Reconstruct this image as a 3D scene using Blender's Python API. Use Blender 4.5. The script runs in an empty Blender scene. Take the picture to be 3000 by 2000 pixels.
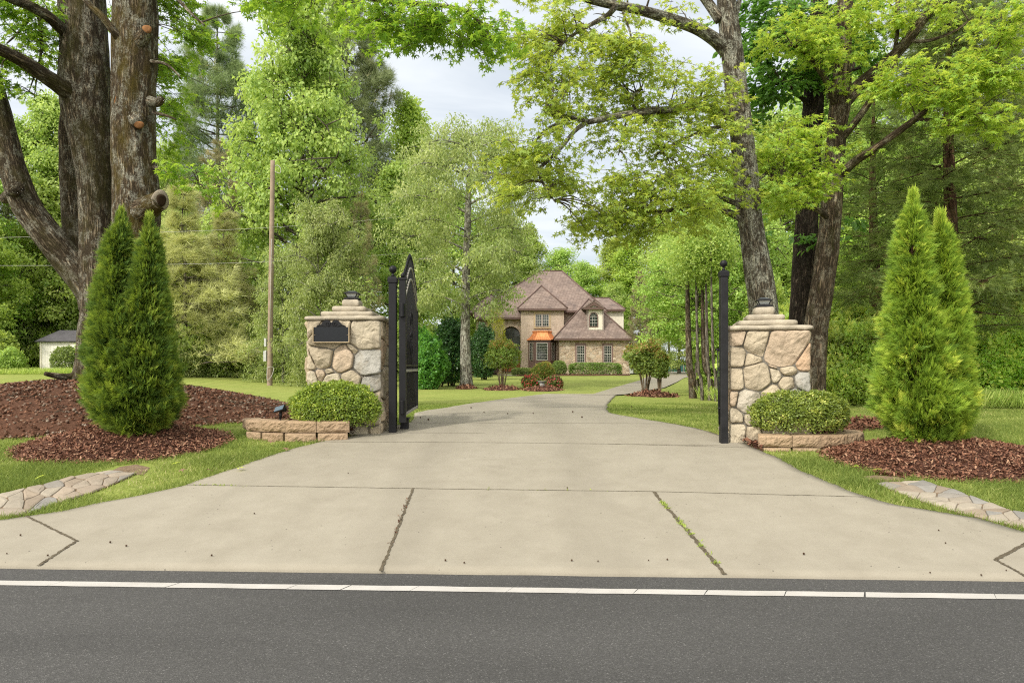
import bpy, math, random
import numpy as np
from mathutils import Vector, Matrix, noise
random.seed(11)
RNG = np.random.default_rng(11)
SC = bpy.context.scene
COL = SC.collection
EYE, F, CX, HY = 1.45, 2000.0, 1500.0, 1075.0     # eye height, focal length and horizon of the photograph

# ------------------------------------------------------------------ terrain
PT = np.array([4.74, 9.0, 10.0, 12.0, 15.0, 20.0, 25.0, 30.0, 45.0, 66.0, 100.0, 200.0, 420.0])
PZ = np.array([0.0, .50, .575, .60, .565, .52, .47, .45, .60, .78, 1.2, 3.0, 5.0])
PM = np.gradient(PZ, PT); PM[0] = .115; PM[1] = .100; PM[2] = .045; PM[3] = .0
def smooth(x):
    x = np.clip(x, 0, 1); return x * x * (3 - 2 * x)
def Gt(t):
    t = np.asarray(t, float)
    i = np.clip(np.searchsorted(PT, t) - 1, 0, len(PT) - 2)
    h = PT[i + 1] - PT[i]; u = np.clip((t - PT[i]) / h, 0, 1)
    z = ((1 + 2*u)*(1-u)**2)*PZ[i] + (u*(1-u)**2)*h*PM[i] + (u*u*(3-2*u))*PZ[i+1] + (u*u*(u-1))*h*PM[i+1]
    return np.where(t < 4.74, 0.0, z)
KT = .042
def G(x, y):
    x = np.asarray(x, float); y = np.asarray(y, float)
    z = Gt(y + KT * x)
    z = z + .5 * smooth((-x - 6) / 18) * smooth((y - 15) / 30)
    return z
def g(x, y): return float(G(x, y))
def P(px, py, d): return Vector(((px - CX) / F * d, d, EYE + (HY - py) / F * d))
def gp(px, py, lift=0.0):
    """ground point seen at a photograph pixel"""
    d = 3.0; k = (px - CX) / F; m = (HY - py) / F
    while d < 250:
        if EYE + m * d <= g(k * d, d): break
        d += .05 + d * .004
    lo, hi = d - (.06 + d * .004), d
    for _ in range(30):
        c = (lo + hi) / 2
        if EYE + m * c <= g(k * c, c): hi = c
        else: lo = c
    d = hi
    return Vector((k * d, d, g(k * d, d) + lift))

# ------------------------------------------------------------------ objects
BASE = {}; LEAFY = set()
def setp(o, label=None, cat=None, group=None, kind=None):
    if label: o['label'] = label
    if cat: o['category'] = cat
    if group: o['group'] = group
    if kind: o['kind'] = kind
    return o
def root(name, loc, label, cat, group=None):
    o = bpy.data.objects.new(name, None); COL.objects.link(o)
    o.empty_display_size = .2
    o.location = loc; BASE[o] = Vector(loc)
    return setp(o, label, cat, group)
def link(name, me, parent=None):
    o = bpy.data.objects.new(name, me); COL.objects.link(o)
    if parent is not None and me.name in LEAFY:
        b = BASE.get(parent)
        if b is not None: me.transform(Matrix.Translation(-b))
    if parent is not None: o.parent = parent; BASE[o] = BASE.get(parent, Vector((0, 0, 0)))
    return o
def copy_tree(src, loc, rz=0.0, scale=1.0, label=None, group=None, zs=None):
    r = src.copy(); COL.objects.link(r); r.location = loc; r.rotation_euler = (0, 0, rz)
    r.scale = (scale, scale, zs if zs else scale)
    if label: r['label'] = label
    if group: r['group'] = group
    for ch in list(src.children):
        c = ch.copy(); COL.objects.link(c); c.parent = r
        for gg in list(ch.children):
            q = gg.copy(); COL.objects.link(q); q.parent = c
    return r

class MB:
    """collects shapes (world coordinates) and links them as ONE mesh object"""
    def __init__(s): s.v = []; s.f = []; s.m = []; s.sm = []; s.bk = []; s.col = []; s.useb = False; s.usec = False
    def add(s, vs, fs, mi=0, smooth=False, bk=None, col=None):
        o = len(s.v); s.v.extend([tuple(p) for p in vs])
        s.bk.extend(bk if bk is not None else [tuple(p) for p in vs])
        if bk is not None: s.useb = True
        if col is not None: s.usec = True
        s.col.extend([col if col is not None else (1, 1, 1)] * len(vs))
        for f in fs: s.f.append(tuple(i + o for i in f)); s.m.append(mi); s.sm.append(smooth)
    def box(s, x0, x1, y0, y1, z0, z1, mi=0, col=None):
        vs = [(x0,y0,z0),(x1,y0,z0),(x1,y1,z0),(x0,y1,z0),(x0,y0,z1),(x1,y0,z1),(x1,y1,z1),(x0,y1,z1)]
        s.add(vs, [(0,3,2,1),(4,5,6,7),(0,1,5,4),(1,2,6,5),(2,3,7,6),(3,0,4,7)], mi, col=col)
    def obox(s, c, ax, ay, az, mi=0, col=None):
        """box about c with half-axis vectors"""
        c, ax, ay, az = Vector(c), Vector(ax), Vector(ay), Vector(az)
        vs = [c + ax*i + ay*j + az*k for k in (-1, 1) for (i, j) in ((-1,-1),(1,-1),(1,1),(-1,1))]
        s.add(vs, [(0,3,2,1),(4,5,6,7),(0,1,5,4),(1,2,6,5),(2,3,7,6),(3,0,4,7)], mi, col=col)
    def prism(s, pts, ext, mi=0, col=None):
        n = len(pts); e = Vector(ext); a = [Vector(p) for p in pts]; b = [p + e for p in a]
        s.add(a + b, [tuple(range(n))[::-1], tuple(range(n, 2*n))] + [(i, (i+1) % n, n + (i+1) % n, n + i) for i in range(n)], mi, col=col)
    def frustum(s, z0, z1, r0, r1, c, rot=0.0, mi=0, n=4):
        """square or round tapered block about c"""
        vs = []
        for z, r in ((z0, r0), (z1, r1)):
            for k in range(n):
                a = rot + math.pi / n + 2 * math.pi * k / n
                q = r * (math.sqrt(2) if n == 4 else 1)
                vs.append((c[0] + q * math.cos(a), c[1] + q * math.sin(a), z))
        s.add(vs, [tuple(range(n))[::-1], tuple(range(n, 2*n))] + [(i, (i+1) % n, n + (i+1) % n, n + i) for i in range(n)], mi)
    def lathe(s, prof, c, n=20, mi=0, smooth=True):
        vs = []; fs = []
        for (r, z) in prof:
            for k in range(n):
                a = 2 * math.pi * k / n; vs.append((c[0] + r * math.cos(a), c[1] + r * math.sin(a), c[2] + z))
        for i in range(len(prof) - 1):
            for k in range(n): fs.append((i*n+k, i*n+(k+1) % n, (i+1)*n+(k+1) % n, (i+1)*n+k))
        fs.append(tuple(range(n))[::-1]); fs.append(tuple(range((len(prof)-1)*n, len(prof)*n)))
        s.add(vs, fs, mi, smooth)
    def tube(s, pts, rad, seg=8, mi=0, sub=1, rough=0.0, cap=True, off=0.0):
        pts = [Vector(p) for p in pts]
        if not hasattr(rad, '__len__'): rad = [rad] * len(pts)
        if sub > 1 and len(pts) > 2:
            q, rr = [], []
            for i in range(len(pts) - 1):
                p0, p1, p2, p3 = pts[max(i-1, 0)], pts[i], pts[i+1], pts[min(i+2, len(pts)-1)]
                for k in range(sub):
                    t = k / sub
                    q.append(.5*((2*p1) + (p2-p0)*t + (2*p0-5*p1+4*p2-p3)*t*t + (3*p1-p0-3*p2+p3)*t*t*t))
                    rr.append(rad[i]*(1-t) + rad[i+1]*t)
            q.append(pts[-1]); rr.append(rad[-1]); pts, rad = q, rr
        vs, bk, fs = [], [], []; nrm = None; L = off
        for i, p in enumerate(pts):
            d = (pts[min(i+1, len(pts)-1)] - pts[max(i-1, 0)]).normalized()
            if nrm is None:
                nrm = d.orthogonal().normalized()
            nrm = (nrm - d * nrm.dot(d)).normalized(); bi = d.cross(nrm)
            if i: L += (p - pts[i-1]).length
            for k in range(seg):
                a = 2 * math.pi * k / seg; c, sn = math.cos(a), math.sin(a); r = rad[i]
                if rough:
                    qv = Vector((c * 2.2, sn * 2.2, L * 1.1 + off))
                    r *= 1 + rough * noise.noise(qv) + rough * .45 * noise.noise(Vector((c*6, sn*6, L*2.6)))
                    r += .012 * (abs(noise.noise(Vector((c * 9, sn * 9, L * 1.6 + 7)))) - .25) * min(1, rad[i] / .15)
                vs.append(p + nrm * (r * c) + bi * (r * sn)); bk.append((c * rad[i], sn * rad[i], L))
        for i in range(len(pts) - 1):
            for k in range(seg): fs.append((i*seg+k, i*seg+(k+1) % seg, (i+1)*seg+(k+1) % seg, (i+1)*seg+k))
        if cap: fs.append(tuple(range(seg))[::-1]); fs.append(tuple(range((len(pts)-1)*seg, len(pts)*seg)))
        s.add(vs, fs, mi, True, bk)
    def build(s, name, mats, parent=None, bevel=0.0, label=None):
        me = bpy.data.meshes.new(name)
        b = BASE.get(parent, Vector((0, 0, 0))) if parent is not None else Vector((0, 0, 0))
        me.from_pydata([(p[0]-b.x, p[1]-b.y, p[2]-b.z) for p in s.v], [], s.f)
        for m in (mats if isinstance(mats, (list, tuple)) else [mats]): me.materials.append(m)
        me.polygons.foreach_set('material_index', s.m); me.polygons.foreach_set('use_smooth', s.sm)
        if s.useb:
            at = me.attributes.new('bk', 'FLOAT_VECTOR', 'POINT'); at.data.foreach_set('vector', np.array(s.bk, np.float32).ravel())
        if s.usec:
            at = me.attributes.new('col', 'FLOAT_VECTOR', 'POINT'); at.data.foreach_set('vector', np.array(s.col, np.float32).ravel())
        me.update()
        o = link(name, me, parent)
        if label: o['label'] = label
        if bevel:
            m = o.modifiers.new('edge', 'BEVEL'); m.width = bevel; m.segments = 2; m.limit_method = 'ANGLE'
        return o

def fast_mesh(name, V, FA, mat, tint=None, smooth=False):
    """numpy arrays (N,3), (M,k) -> mesh"""
    me = bpy.data.meshes.new(name); n, (m, k) = len(V), FA.shape
    me.vertices.add(n); me.vertices.foreach_set('co', np.ascontiguousarray(V, np.float32).ravel())
    me.loops.add(m * k); me.loops.foreach_set('vertex_index', np.ascontiguousarray(FA, np.int32).ravel())
    me.polygons.add(m); me.polygons.foreach_set('loop_start', np.arange(0, m*k, k, dtype=np.int32))
    if smooth: me.polygons.foreach_set('use_smooth', np.ones(m, bool))
    if tint is not None:
        at = me.attributes.new('tint', 'FLOAT', 'POINT'); at.data.foreach_set('value', np.ascontiguousarray(tint, np.float32))
    me.materials.append(mat); me.update(calc_edges=True)
    return me

# ------------------------------------------------------------------ leaf templates: x along the leaf, y across, z its normal
def star_leaf():
    c = [(.42, 0, .0)]; tips = []; notch = []
    for a, l in ((0, .62), (62, .56), (-62, .56), (128, .42), (-128, .42)):
        tips.append((a, l))
    tips.sort()
    an = [t[0] for t in tips]
    V = [(.40, 0, .02)]
    for a, l in tips: V.append((.40 + l*math.cos(math.radians(a)), l*math.sin(math.radians(a)), -.10 * l / .6))
    ns = [-165, -95, -31, 31, 95, 165]
    for a in ns: V.append((.40 + .19*math.cos(math.radians(a)), .19*math.sin(math.radians(a)), .03))
    Fq = [(0, 6+i, 1+i, 7+i) for i in range(5)]
    return np.array(V), np.array(Fq)
def ovate_leaf(w=.28, curl=.08):
    V = [(0,0,0), (.32,w,curl), (.7,w*.75,curl*.6), (1,0,-.1), (.7,-w*.75,curl*.6), (.32,-w,curl), (.32,0,0), (.7,0,-.02)]
    return np.array(V), np.array([(0,6,7,1),(1,7,2,2),(0,5,7,6),(7,5,4,4)][:0] + [(0,1,2,7),(7,2,3,4),(0,7,4,5)][:3])
def quad_leaf(w=.34):
    return np.array([(0,0,0), (.5,w,.09), (1,0,-.08), (.5,-w,.09)]), np.array([(0,1,2,3)])
def fan_spray(n=9, spread=62, w=.055, seed=3):
    r = random.Random(seed); V = []; Fc = []
    for i in range(n):
        u = i / (n - 1) * 2 - 1; a = math.radians(spread * u); b = .32 * (1 - abs(u)); l = (.80 - .30*abs(u)) * r.uniform(.8, 1.1)
        c, s = math.cos(a), math.sin(a); z = r.uniform(-.06, .06); k = len(V)
        V += [(b - w*-s*0, 0 , z), (b + l*.55*c - w*s, l*.55*s + w*c, z + .03), (b + l*c, l*s, z - .03), (b + l*.55*c + w*s, l*.55*s - w*c, z)]
        Fc.append((k, k+1, k+2, k+3))
    return np.array(V), np.array(Fc)
def needle_tuft(n=11, w=.02, cone=55, seed=5):
    r = random.Random(seed); V = []; Fc = []
    for i in range(n):
        a = r.uniform(0, 2*math.pi); e = math.radians(cone) * math.sqrt(r.random()); l = r.uniform(.7, 1.1)
        d = Vector((math.cos(e), math.sin(e)*math.cos(a), math.sin(e)*math.sin(a)))
        q = d.orthogonal().normalized() * w; k = len(V)
        V += [tuple(q), tuple(d*l), tuple(-q)]; Fc.append((k, k+1, k+2))
    return np.array(V), np.array(Fc)
def blade():
    return np.array([(0,-.05,0),(0,.05,0),(.0,.04,.55),(.14,0,1.0),(.0,-.04,.55)]), None
STAR, QUAD, QUADN = star_leaf(), quad_leaf(), quad_leaf(.2)
OVA = (np.array([(0,0,0),(.35,.30,.09),(.75,.2,.05),(1,0,-.1),(.75,-.2,.05),(.35,-.30,.09)]), np.array([(0,1,2,3),(0,3,4,5)]))
FAN, FINE, TUFT = fan_spray(11, 58, .034), fan_spray(7, 50, .035, 8), needle_tuft()

def unit(a): return a / np.maximum(np.linalg.norm(a, axis=-1, keepdims=True), 1e-9)
def rand_dir(n): return unit(RNG.normal(size=(n, 3)))
def leaf_mesh(name, T, pos, fwd, nrm, size, tint, mat):
    tv, tf = T; f = unit(fwd); s = unit(np.cross(nrm, f)); n = np.cross(f, s); N = len(pos); K = len(tv)
    V = pos[:, None] + size[:, None, None] * (tv[None, :, 0, None]*f[:, None] + tv[None, :, 1, None]*s[:, None] + tv[None, :, 2, None]*n[:, None])
    FA = (tf[None] + (np.arange(N)*K)[:, None, None]).reshape(-1, tf.shape[1])
    me = fast_mesh(name, V.reshape(-1, 3), FA, mat, np.repeat(tint, K)); LEAFY.add(me.name)
    return me
# ------------------------------------------------------------------ materials
def nd(t, typ, ins=None, **at):
    n = t.nodes.new(typ)
    for k, v in at.items(): setattr(n, k, v)
    for k, v in (ins or {}).items():
        s = n.inputs[k]
        if isinstance(v, bpy.types.NodeSocket): t.links.new(v, s)
        else: s.default_value = v
    return n
def newmat(name):
    m = bpy.data.materials.new(name); m.use_nodes = True; t = m.node_tree; t.nodes.clear()
    return m, t
def out(t, sh): nd(t, 'ShaderNodeOutputMaterial', {'Surface': sh})
def c4(c): return (c[0], c[1], c[2], 1)
def ramp(t, fac, stops, interp='LINEAR'):
    n = nd(t, 'ShaderNodeValToRGB', {'Fac': fac}); r = n.color_ramp; r.interpolation = interp
    while len(r.elements) < len(stops): r.elements.new(.5)
    for e, (p, c) in zip(r.elements, stops): e.position = p; e.color = c4(c) if len(c) == 3 else c
    return n.outputs['Color']
def mix(t, fac, a, b, mode='MIX'):
    n = nd(t, 'ShaderNodeMix', data_type='RGBA', blend_type=mode)
    for i, v in ((0, fac), (6, a), (7, b)):
        s = n.inputs[i]
        if isinstance(v, bpy.types.NodeSocket): t.links.new(v, s)
        else: s.default_value = c4(v) if i and len(v) == 3 else v
    return n.outputs[2]
def noise_(t, scale, detail=4, rough=.55, vec=None, dist=0.0):
    ins = {'Scale': scale, 'Detail': detail, 'Roughness': rough, 'Distortion': dist}
    if vec is not None: ins['Vector'] = vec
    return nd(t, 'ShaderNodeTexNoise', ins).outputs['Fac']
def objco(t): return nd(t, 'ShaderNodeTexCoord').outputs['Object']
def worldco(t): return nd(t, 'ShaderNodeNewGeometry').outputs['Position']
def mapping(t, v, scale=(1,1,1), rot=(0,0,0), loc=(0,0,0)):
    return nd(t, 'ShaderNodeMapping', {'Vector': v, 'Scale': scale, 'Rotation': rot, 'Location': loc}).outputs[0]
def bump(t, h, strength, dist, nrm=None):
    ins = {'Height': h, 'Strength': strength, 'Distance': dist}
    if nrm is not None: ins['Normal'] = nrm
    return nd(t, 'ShaderNodeBump', ins).outputs[0]
def pbsdf(t, col, rough=.7, spec=.3, metal=0.0, nrm=None, **kw):
    ins = {'Base Color': col if isinstance(col, bpy.types.NodeSocket) else c4(col), 'Roughness': rough, 'Specular IOR Level': spec, 'Metallic': metal}
    if nrm is not None: ins['Normal'] = nrm
    ins.update(kw)
    return nd(t, 'ShaderNodeBsdfPrincipled', ins).outputs[0]
def math_(t, op, a, b=0.0, c=None):
    n = nd(t, 'ShaderNodeMath', operation=op)
    for i, v in enumerate((a, b, c)):
        if v is None: continue
        if isinstance(v, bpy.types.NodeSocket): t.links.new(v, n.inputs[i])
        else: n.inputs[i].default_value = v
    return n.outputs[0]

LK = 2.05
LKN = {'young pine needles': 1.3, 'red cedar foliage': .85, 'fresh undergrowth with added light': 1.45, 'browning pine needles': 1.45, 'pine needles': 1.3, 'sweetgum leaves': .88, 'yellow sun tinted sweetgum leaves': 1.05, 'willow oak leaves': 1.12, 'woodland leaves bright': 1.08, 'arborvitae sprays': .85, 'bright arborvitae sprays': .95}
def m_leaf(name, stops, trans=(.2,.3,.03), tf=.38, rough=.5, spec=.25, vary=.25):
    m, t = newmat(name); lk = LK*LKN.get(name, 1); stops = [(p, tuple(min(.75, x*lk) for x in c)) for p, c in stops]; trans = tuple(min(.85, x*lk) for x in trans); tf = min(.55, tf*1.25)
    a = nd(t, 'ShaderNodeAttribute', attribute_name='tint').outputs['Fac']
    c = ramp(t, a, stops)
    oi = nd(t, 'ShaderNodeObjectInfo').outputs['Random']
    hv = nd(t, 'ShaderNodeHueSaturation', {'Hue': math_(t, 'MULTIPLY_ADD', oi, .03, .485), 'Saturation': math_(t, 'MULTIPLY_ADD', oi, vary*.5, .94 - vary*.25),
            'Value': math_(t, 'MULTIPLY_ADD', oi, vary, 1 - vary/2), 'Color': c}).outputs[0]
    tr = mix(t, .6, hv, trans)
    d = pbsdf(t, hv, rough, spec)
    tl = nd(t, 'ShaderNodeBsdfTranslucent', {'Color': tr}).outputs[0]
    out(t, nd(t, 'ShaderNodeMixShader', {0: tf, 1: d, 2: tl}).outputs[0])
    return m
def m_bark(name, dark, mid, lich=(.36,.37,.30), lich_amt=.5, moss=(.075,.07,.018), moss_amt=.3, fur=1.0, bs=.9):
    m, t = newmat(name)
    v = nd(t, 'ShaderNodeAttribute', attribute_name='bk').outputs['Vector']
    ve = mapping(t, v, (26*fur, 26*fur, 3.6*fur))
    n1 = noise_(t, 1.0, 5, .6, ve, .5)
    rid = math_(t, 'ABSOLUTE', math_(t, 'SUBTRACT', n1, .5))
    hgt = math_(t, 'MINIMUM', math_(t, 'MULTIPLY', rid, 6.0), 1.0)
    fine = noise_(t, 60, 4, .65, v)
    base = ramp(t, hgt, [(0, tuple(x*.35 for x in dark)), (.3, dark), (1, mid)])
    base = mix(t, .32, base, ramp(t, fine, [(.3, tuple(x*.45 for x in mid)), (.75, tuple(min(1, x*1.35) for x in mid))]), 'MIX')
    base = mix(t, math_(t, 'MULTIPLY', math_(t, 'SUBTRACT', 1.0, hgt), .9), base, tuple(x*.3 for x in dark))
    lf = noise_(t, 7, 6, .75, mapping(t, v, (1, 1, .6)))
    lm = ramp(t, lf, [(.56 - .12*lich_amt, (0,0,0)), (.62 - .10*lich_amt, (1,1,1))])
    lm = math_(t, 'MULTIPLY', math_(t, 'MULTIPLY', lm, math_(t, 'MULTIPLY_ADD', hgt, .4, .6)), min(1, lich_amt*1.4))
    lm2 = math_(t, 'MULTIPLY', lm, ramp(t, noise_(t, 34, 4, .7, v), [(.42, (.1,.1,.1)), (.56, (1,1,1))]))
    base = mix(t, lm2, base, lich)
    mf = noise_(t, 2.3, 5, .65, mapping(t, v, (1.4, 1.4, .55), loc=(3, 5, 1)))
    mm = math_(t, 'MULTIPLY', ramp(t, mf, [(.60 - .2*moss_amt, (0,0,0)), (.72 - .15*moss_amt, (1,1,1))]), .85)
    base = mix(t, mm, base, mix(t, fine, moss, tuple(x*.35 for x in moss)))
    h = math_(t, 'ADD', hgt, math_(t, 'MULTIPLY', fine, .35))
    out(t, pbsdf(t, base, .92, .12, nrm=bump(t, h, bs, .03)))
    return m
def m_plain(name, col, rough=.6, spec=.3, metal=0.0, var=.12, nscale=8.0, bs=.1, bd=.01, coord='obj'):
    m, t = newmat(name); v = objco(t)
    n = noise_(t, nscale, 5, .6, v)
    c = ramp(t, n, [(.25, tuple(x*(1-var) for x in col)), (.75, tuple(min(1, x*(1+var)) for x in col))])
    out(t, pbsdf(t, c, rough, spec, metal, bump(t, noise_(t, nscale*6, 3, .6, v), bs, bd)))
    return m
def m_col(name, rough=.85, spec=.2, nscale=14.0, var=.35, bs=.5, bd=.012, nz2=60, streak=None):
    """colour from the 'col' attribute (each stone, chip or block its own tone) broken up with mottling"""
    m, t = newmat(name); v = worldco(t)
    a = nd(t, 'ShaderNodeAttribute', attribute_name='col').outputs['Vector']
    n = noise_(t, nscale, 6, .65, v, .4); n2 = noise_(t, nz2, 4, .7, v)
    k = math_(t, 'MULTIPLY_ADD', math_(t, 'ADD', math_(t, 'MULTIPLY', n, .65), math_(t, 'MULTIPLY', n2, .35)), 2*var, 1 - var)
    c = mix(t, 1.0, a, nd(t, 'ShaderNodeCombineColor', {0: k, 1: k, 2: k}).outputs[0], 'MULTIPLY')
    if streak: c = mix(t, ramp(t, noise_(t, 5, 5, .6, v), [(.5, (0,0,0)), (.68, (.7,.7,.7))]), c, streak)
    h = math_(t, 'ADD', n, math_(t, 'MULTIPLY', n2, .4))
    out(t, pbsdf(t, c, rough, spec, nrm=bump(t, h, bs, bd)))
    return m

def m_concrete():
    m, t = newmat('driveway concrete'); v = worldco(t)
    big = noise_(t, .55, 4, .6, v, .6); mid = noise_(t, 3.5, 5, .65, v); fine = noise_(t, 160, 3, .8, v)
    c = ramp(t, big, [(.3, (0.2317,0.2088,0.1609)), (.55, (0.2618,0.2384,0.1852)), (.75, (0.2859,0.2611,0.2058))])
    c = mix(t, .42, c, ramp(t, mid, [(.3, (0.1926,0.172,0.1319)), (.7, (0.3189,0.2948,0.238))]))
    c = mix(t, .28, c, ramp(t, fine, [(.32, (0.1384,0.1229,0.09327)), (.5, (0.2588,0.2334,0.1833)), (.72, (0.3671,0.3441,0.2895))]))
    # tyre traffic and dirt: long brushed streaks along the drive and dark blotches
    st = noise_(t, 1.0, 5, .6, mapping(t, v, (2.6, .22, 1)), .4)
    c = mix(t, ramp(t, st, [(.5, (0,0,0)), (.75, (0.1324,0.1351,0.1416))]), c, (0.1504,0.1383,0.1126))
    sp = nd(t, 'ShaderNodeTexVoronoi', {'Vector': v, 'Scale': 11.0}).outputs['Distance']
    spn = noise_(t, 2.2, 2, .5, v)
    c = mix(t, math_(t, 'MULTIPLY', math_(t, 'LESS_THAN', sp, .075), math_(t, 'GREATER_THAN', spn, .56)), c, (0.09626,0.086,0.07076))
    xs = nd(t, 'ShaderNodeSeparateXYZ', {0: v}).outputs['X']                 # two dusty tyre tracks worn along the drive
    wob = math_(t, 'ADD', xs, math_(t, 'MULTIPLY_ADD', noise_(t, .5, 2, .5, v), .9, -.33))
    trk = math_(t, 'ABSOLUTE', math_(t, 'SUBTRACT', math_(t, 'ABSOLUTE', wob), .80))
    tm = math_(t, 'MULTIPLY', nd(t, 'ShaderNodeMapRange', {'Value': trk, 'From Min': .34, 'From Max': .05}).outputs[0], math_(t, 'MULTIPLY', noise_(t, 1.0, 4, .65, mapping(t, v, (3.5, .6, 1))), .52))
    c = mix(t, tm, c, (.17,.152,.118))
    c = mix(t, ramp(t, noise_(t, .9, 5, .7, mapping(t, v, loc=(7, 3, 0)), 1.2), [(.60, (0,0,0)), (.68, (.30,.30,.30))]), c, (.19,.17,.13))
    br = noise_(t, 1.0, 3, .6, mapping(t, v, (4, 90, 4)))
    h = math_(t, 'ADD', math_(t, 'MULTIPLY', fine, .7), math_(t, 'ADD', math_(t, 'MULTIPLY', br, .5), mid))
    out(t, pbsdf(t, c, .9, .2, nrm=bump(t, h, .35, .006)))
    return m
def m_asphalt():
    m, t = newmat('worn asphalt'); v = worldco(t)
    vo = nd(t, 'ShaderNodeTexVoronoi', {'Vector': v, 'Scale': 190.0}); cr = nd(t, 'ShaderNodeSeparateColor', {0: vo.outputs['Color']}).outputs[0]
    c = ramp(t, cr, [(0, (0.06186,0.06127,0.05978)), (.55, (0.08495,0.08413,0.08208)), (.88, (0.1083,0.1073,0.1047)), (.975, (0.1469,0.1455,0.1419)), (1, (0.2308,0.2286,0.223))])
    big = noise_(t, .8, 4, .6, mapping(t, v, (.35, 1.6, 1)), .5)
    c = mix(t, 1.0, c, ramp(t, big, [(.3, (0.5824,0.5768,0.5628)), (.7, (0.7814,0.7738,0.7549))]), 'MULTIPLY')
    n = noise_(t, 2.6, 4, .6, mapping(t, v, (1, 2.2, 1)))
    c = mix(t, ramp(t, n, [(.68, (0,0,0)), (.76, (0.3906,0.3869,0.3775))]), c, (0.0367,0.03634,0.03546))
    out(t, pbsdf(t, c, .85, .3, nrm=bump(t, math_(t, 'ADD', vo.outputs['Distance'], noise_(t, 260, 2, .6, v)), .55, .006)))
    return m
def m_paint():
    m, t = newmat('white road paint'); v = worldco(t)
    n = noise_(t, 90, 4, .75, v); n2 = noise_(t, 4, 4, .6, v)
    c = mix(t, ramp(t, n, [(.62, (0,0,0)), (.72, (0.3269,0.3269,0.3269))]), ramp(t, n2, [(.3, (0.3597,0.3433,0.316)), (.7, (0.436,0.4196,0.3923))]), (0.1635,0.158,0.1471))
    out(t, pbsdf(t, c, .6, .3, nrm=bump(t, n, .3, .004)))
    return m
def m_lawn():
    m, t = newmat('lawn grass'); v = worldco(t)
    big = noise_(t, .22, 4, .6, v, .5); mid = noise_(t, 2.2, 5, .65, v, .4); fine = noise_(t, 38, 4, .7, mapping(t, v, (1, .6, 1)))
    c = ramp(t, mid, [(.28, (.125,.165,.034)), (.5, (.185,.225,.048)), (.75, (.255,.275,.070))])
    c = mix(t, .5, c, ramp(t, fine, [(.28, (.075,.105,.022)), (.5, (.185,.225,.05)), (.75, (.315,.34,.10))]))
    c = mix(t, ramp(t, big, [(.5, (0,0,0)), (.72, (.45,.45,.45))]), c, (.27,.26,.085))
    # mower stripes on the lawn before the house
    w = nd(t, 'ShaderNodeTexWave', {'Vector': mapping(t, v, rot=(0, 0, -.95)), 'Scale': .42, 'Distortion': .5, 'Detail': 1.0}, wave_type='BANDS', bands_direction='X').outputs['Fac']
    sy = nd(t, 'ShaderNodeSeparateXYZ', {0: v}).outputs['Y']
    far = nd(t, 'ShaderNodeMapRange', {'Value': sy, 'From Min': 15.0, 'From Max': 24.0}).outputs[0]
    c = mix(t, math_(t, 'MULTIPLY', math_(t, 'MULTIPLY', w, far), .40), c, mix(t, .5, c, (.40,.44,.13)))
    h = math_(t, 'ADD', fine, math_(t, 'MULTIPLY', noise_(t, 12, 3, .6, v), .6))
    out(t, pbsdf(t, c, .9, .1, nrm=bump(t, h, .6, .03)))
    return m
def m_soil(name, a, b, scale=9.0):
    m, t = newmat(name); v = worldco(t); n = noise_(t, scale, 6, .7, v)
    out(t, pbsdf(t, ramp(t, n, [(.3, a), (.7, b)]), .95, .1, nrm=bump(t, noise_(t, scale*4, 4, .7, v), .8, .03)))
    return m
def wallco(t, horiz=(1, 1)):
    s = nd(t, 'ShaderNodeSeparateXYZ', {0: worldco(t)})
    h = math_(t, 'ADD', s.outputs['X'], s.outputs['Y'])
    return nd(t, 'ShaderNodeCombineXYZ', {0: h, 1: s.outputs['Z'], 2: 0.0}).outputs[0]
def m_brick():
    m, t = newmat('tan brick'); v = wallco(t)
    b = nd(t, 'ShaderNodeTexBrick', {'Vector': v, 'Color1': (.42,.325,.25,1), 'Color2': (.50,.40,.315,1), 'Mortar': (.48,.415,.345,1), 'Scale': 1.0,
         'Mortar Size': .010, 'Mortar Smooth': .2, 'Bias': 0.0, 'Brick Width': .24, 'Row Height': .085})
    b2 = nd(t, 'ShaderNodeTexBrick', {'Vector': v, 'Color1': (0,0,0,1), 'Color2': (1,1,1,1), 'Mortar': (0,0,0,1), 'Scale': 1.0, 'Mortar Size': .01, 'Brick Width': .24, 'Row Height': .085, 'Bias': -.86})
    c = mix(t, nd(t, 'ShaderNodeSeparateColor', {0: b2.outputs['Color']}).outputs[0], b.outputs['Color'], (.13,.095,.08))
    c = mix(t, .4, c, mix(t, 1.0, c, ramp(t, noise_(t, 1.7, 5, .65, worldco(t)), [(.3, (.6,.58,.55)), (.7, (1.3,1.25,1.2))]), 'MULTIPLY'))
    out(t, pbsdf(t, c, .9, .15, nrm=bump(t, b.outputs['Fac'], .5, -.01)))
    return m
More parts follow.
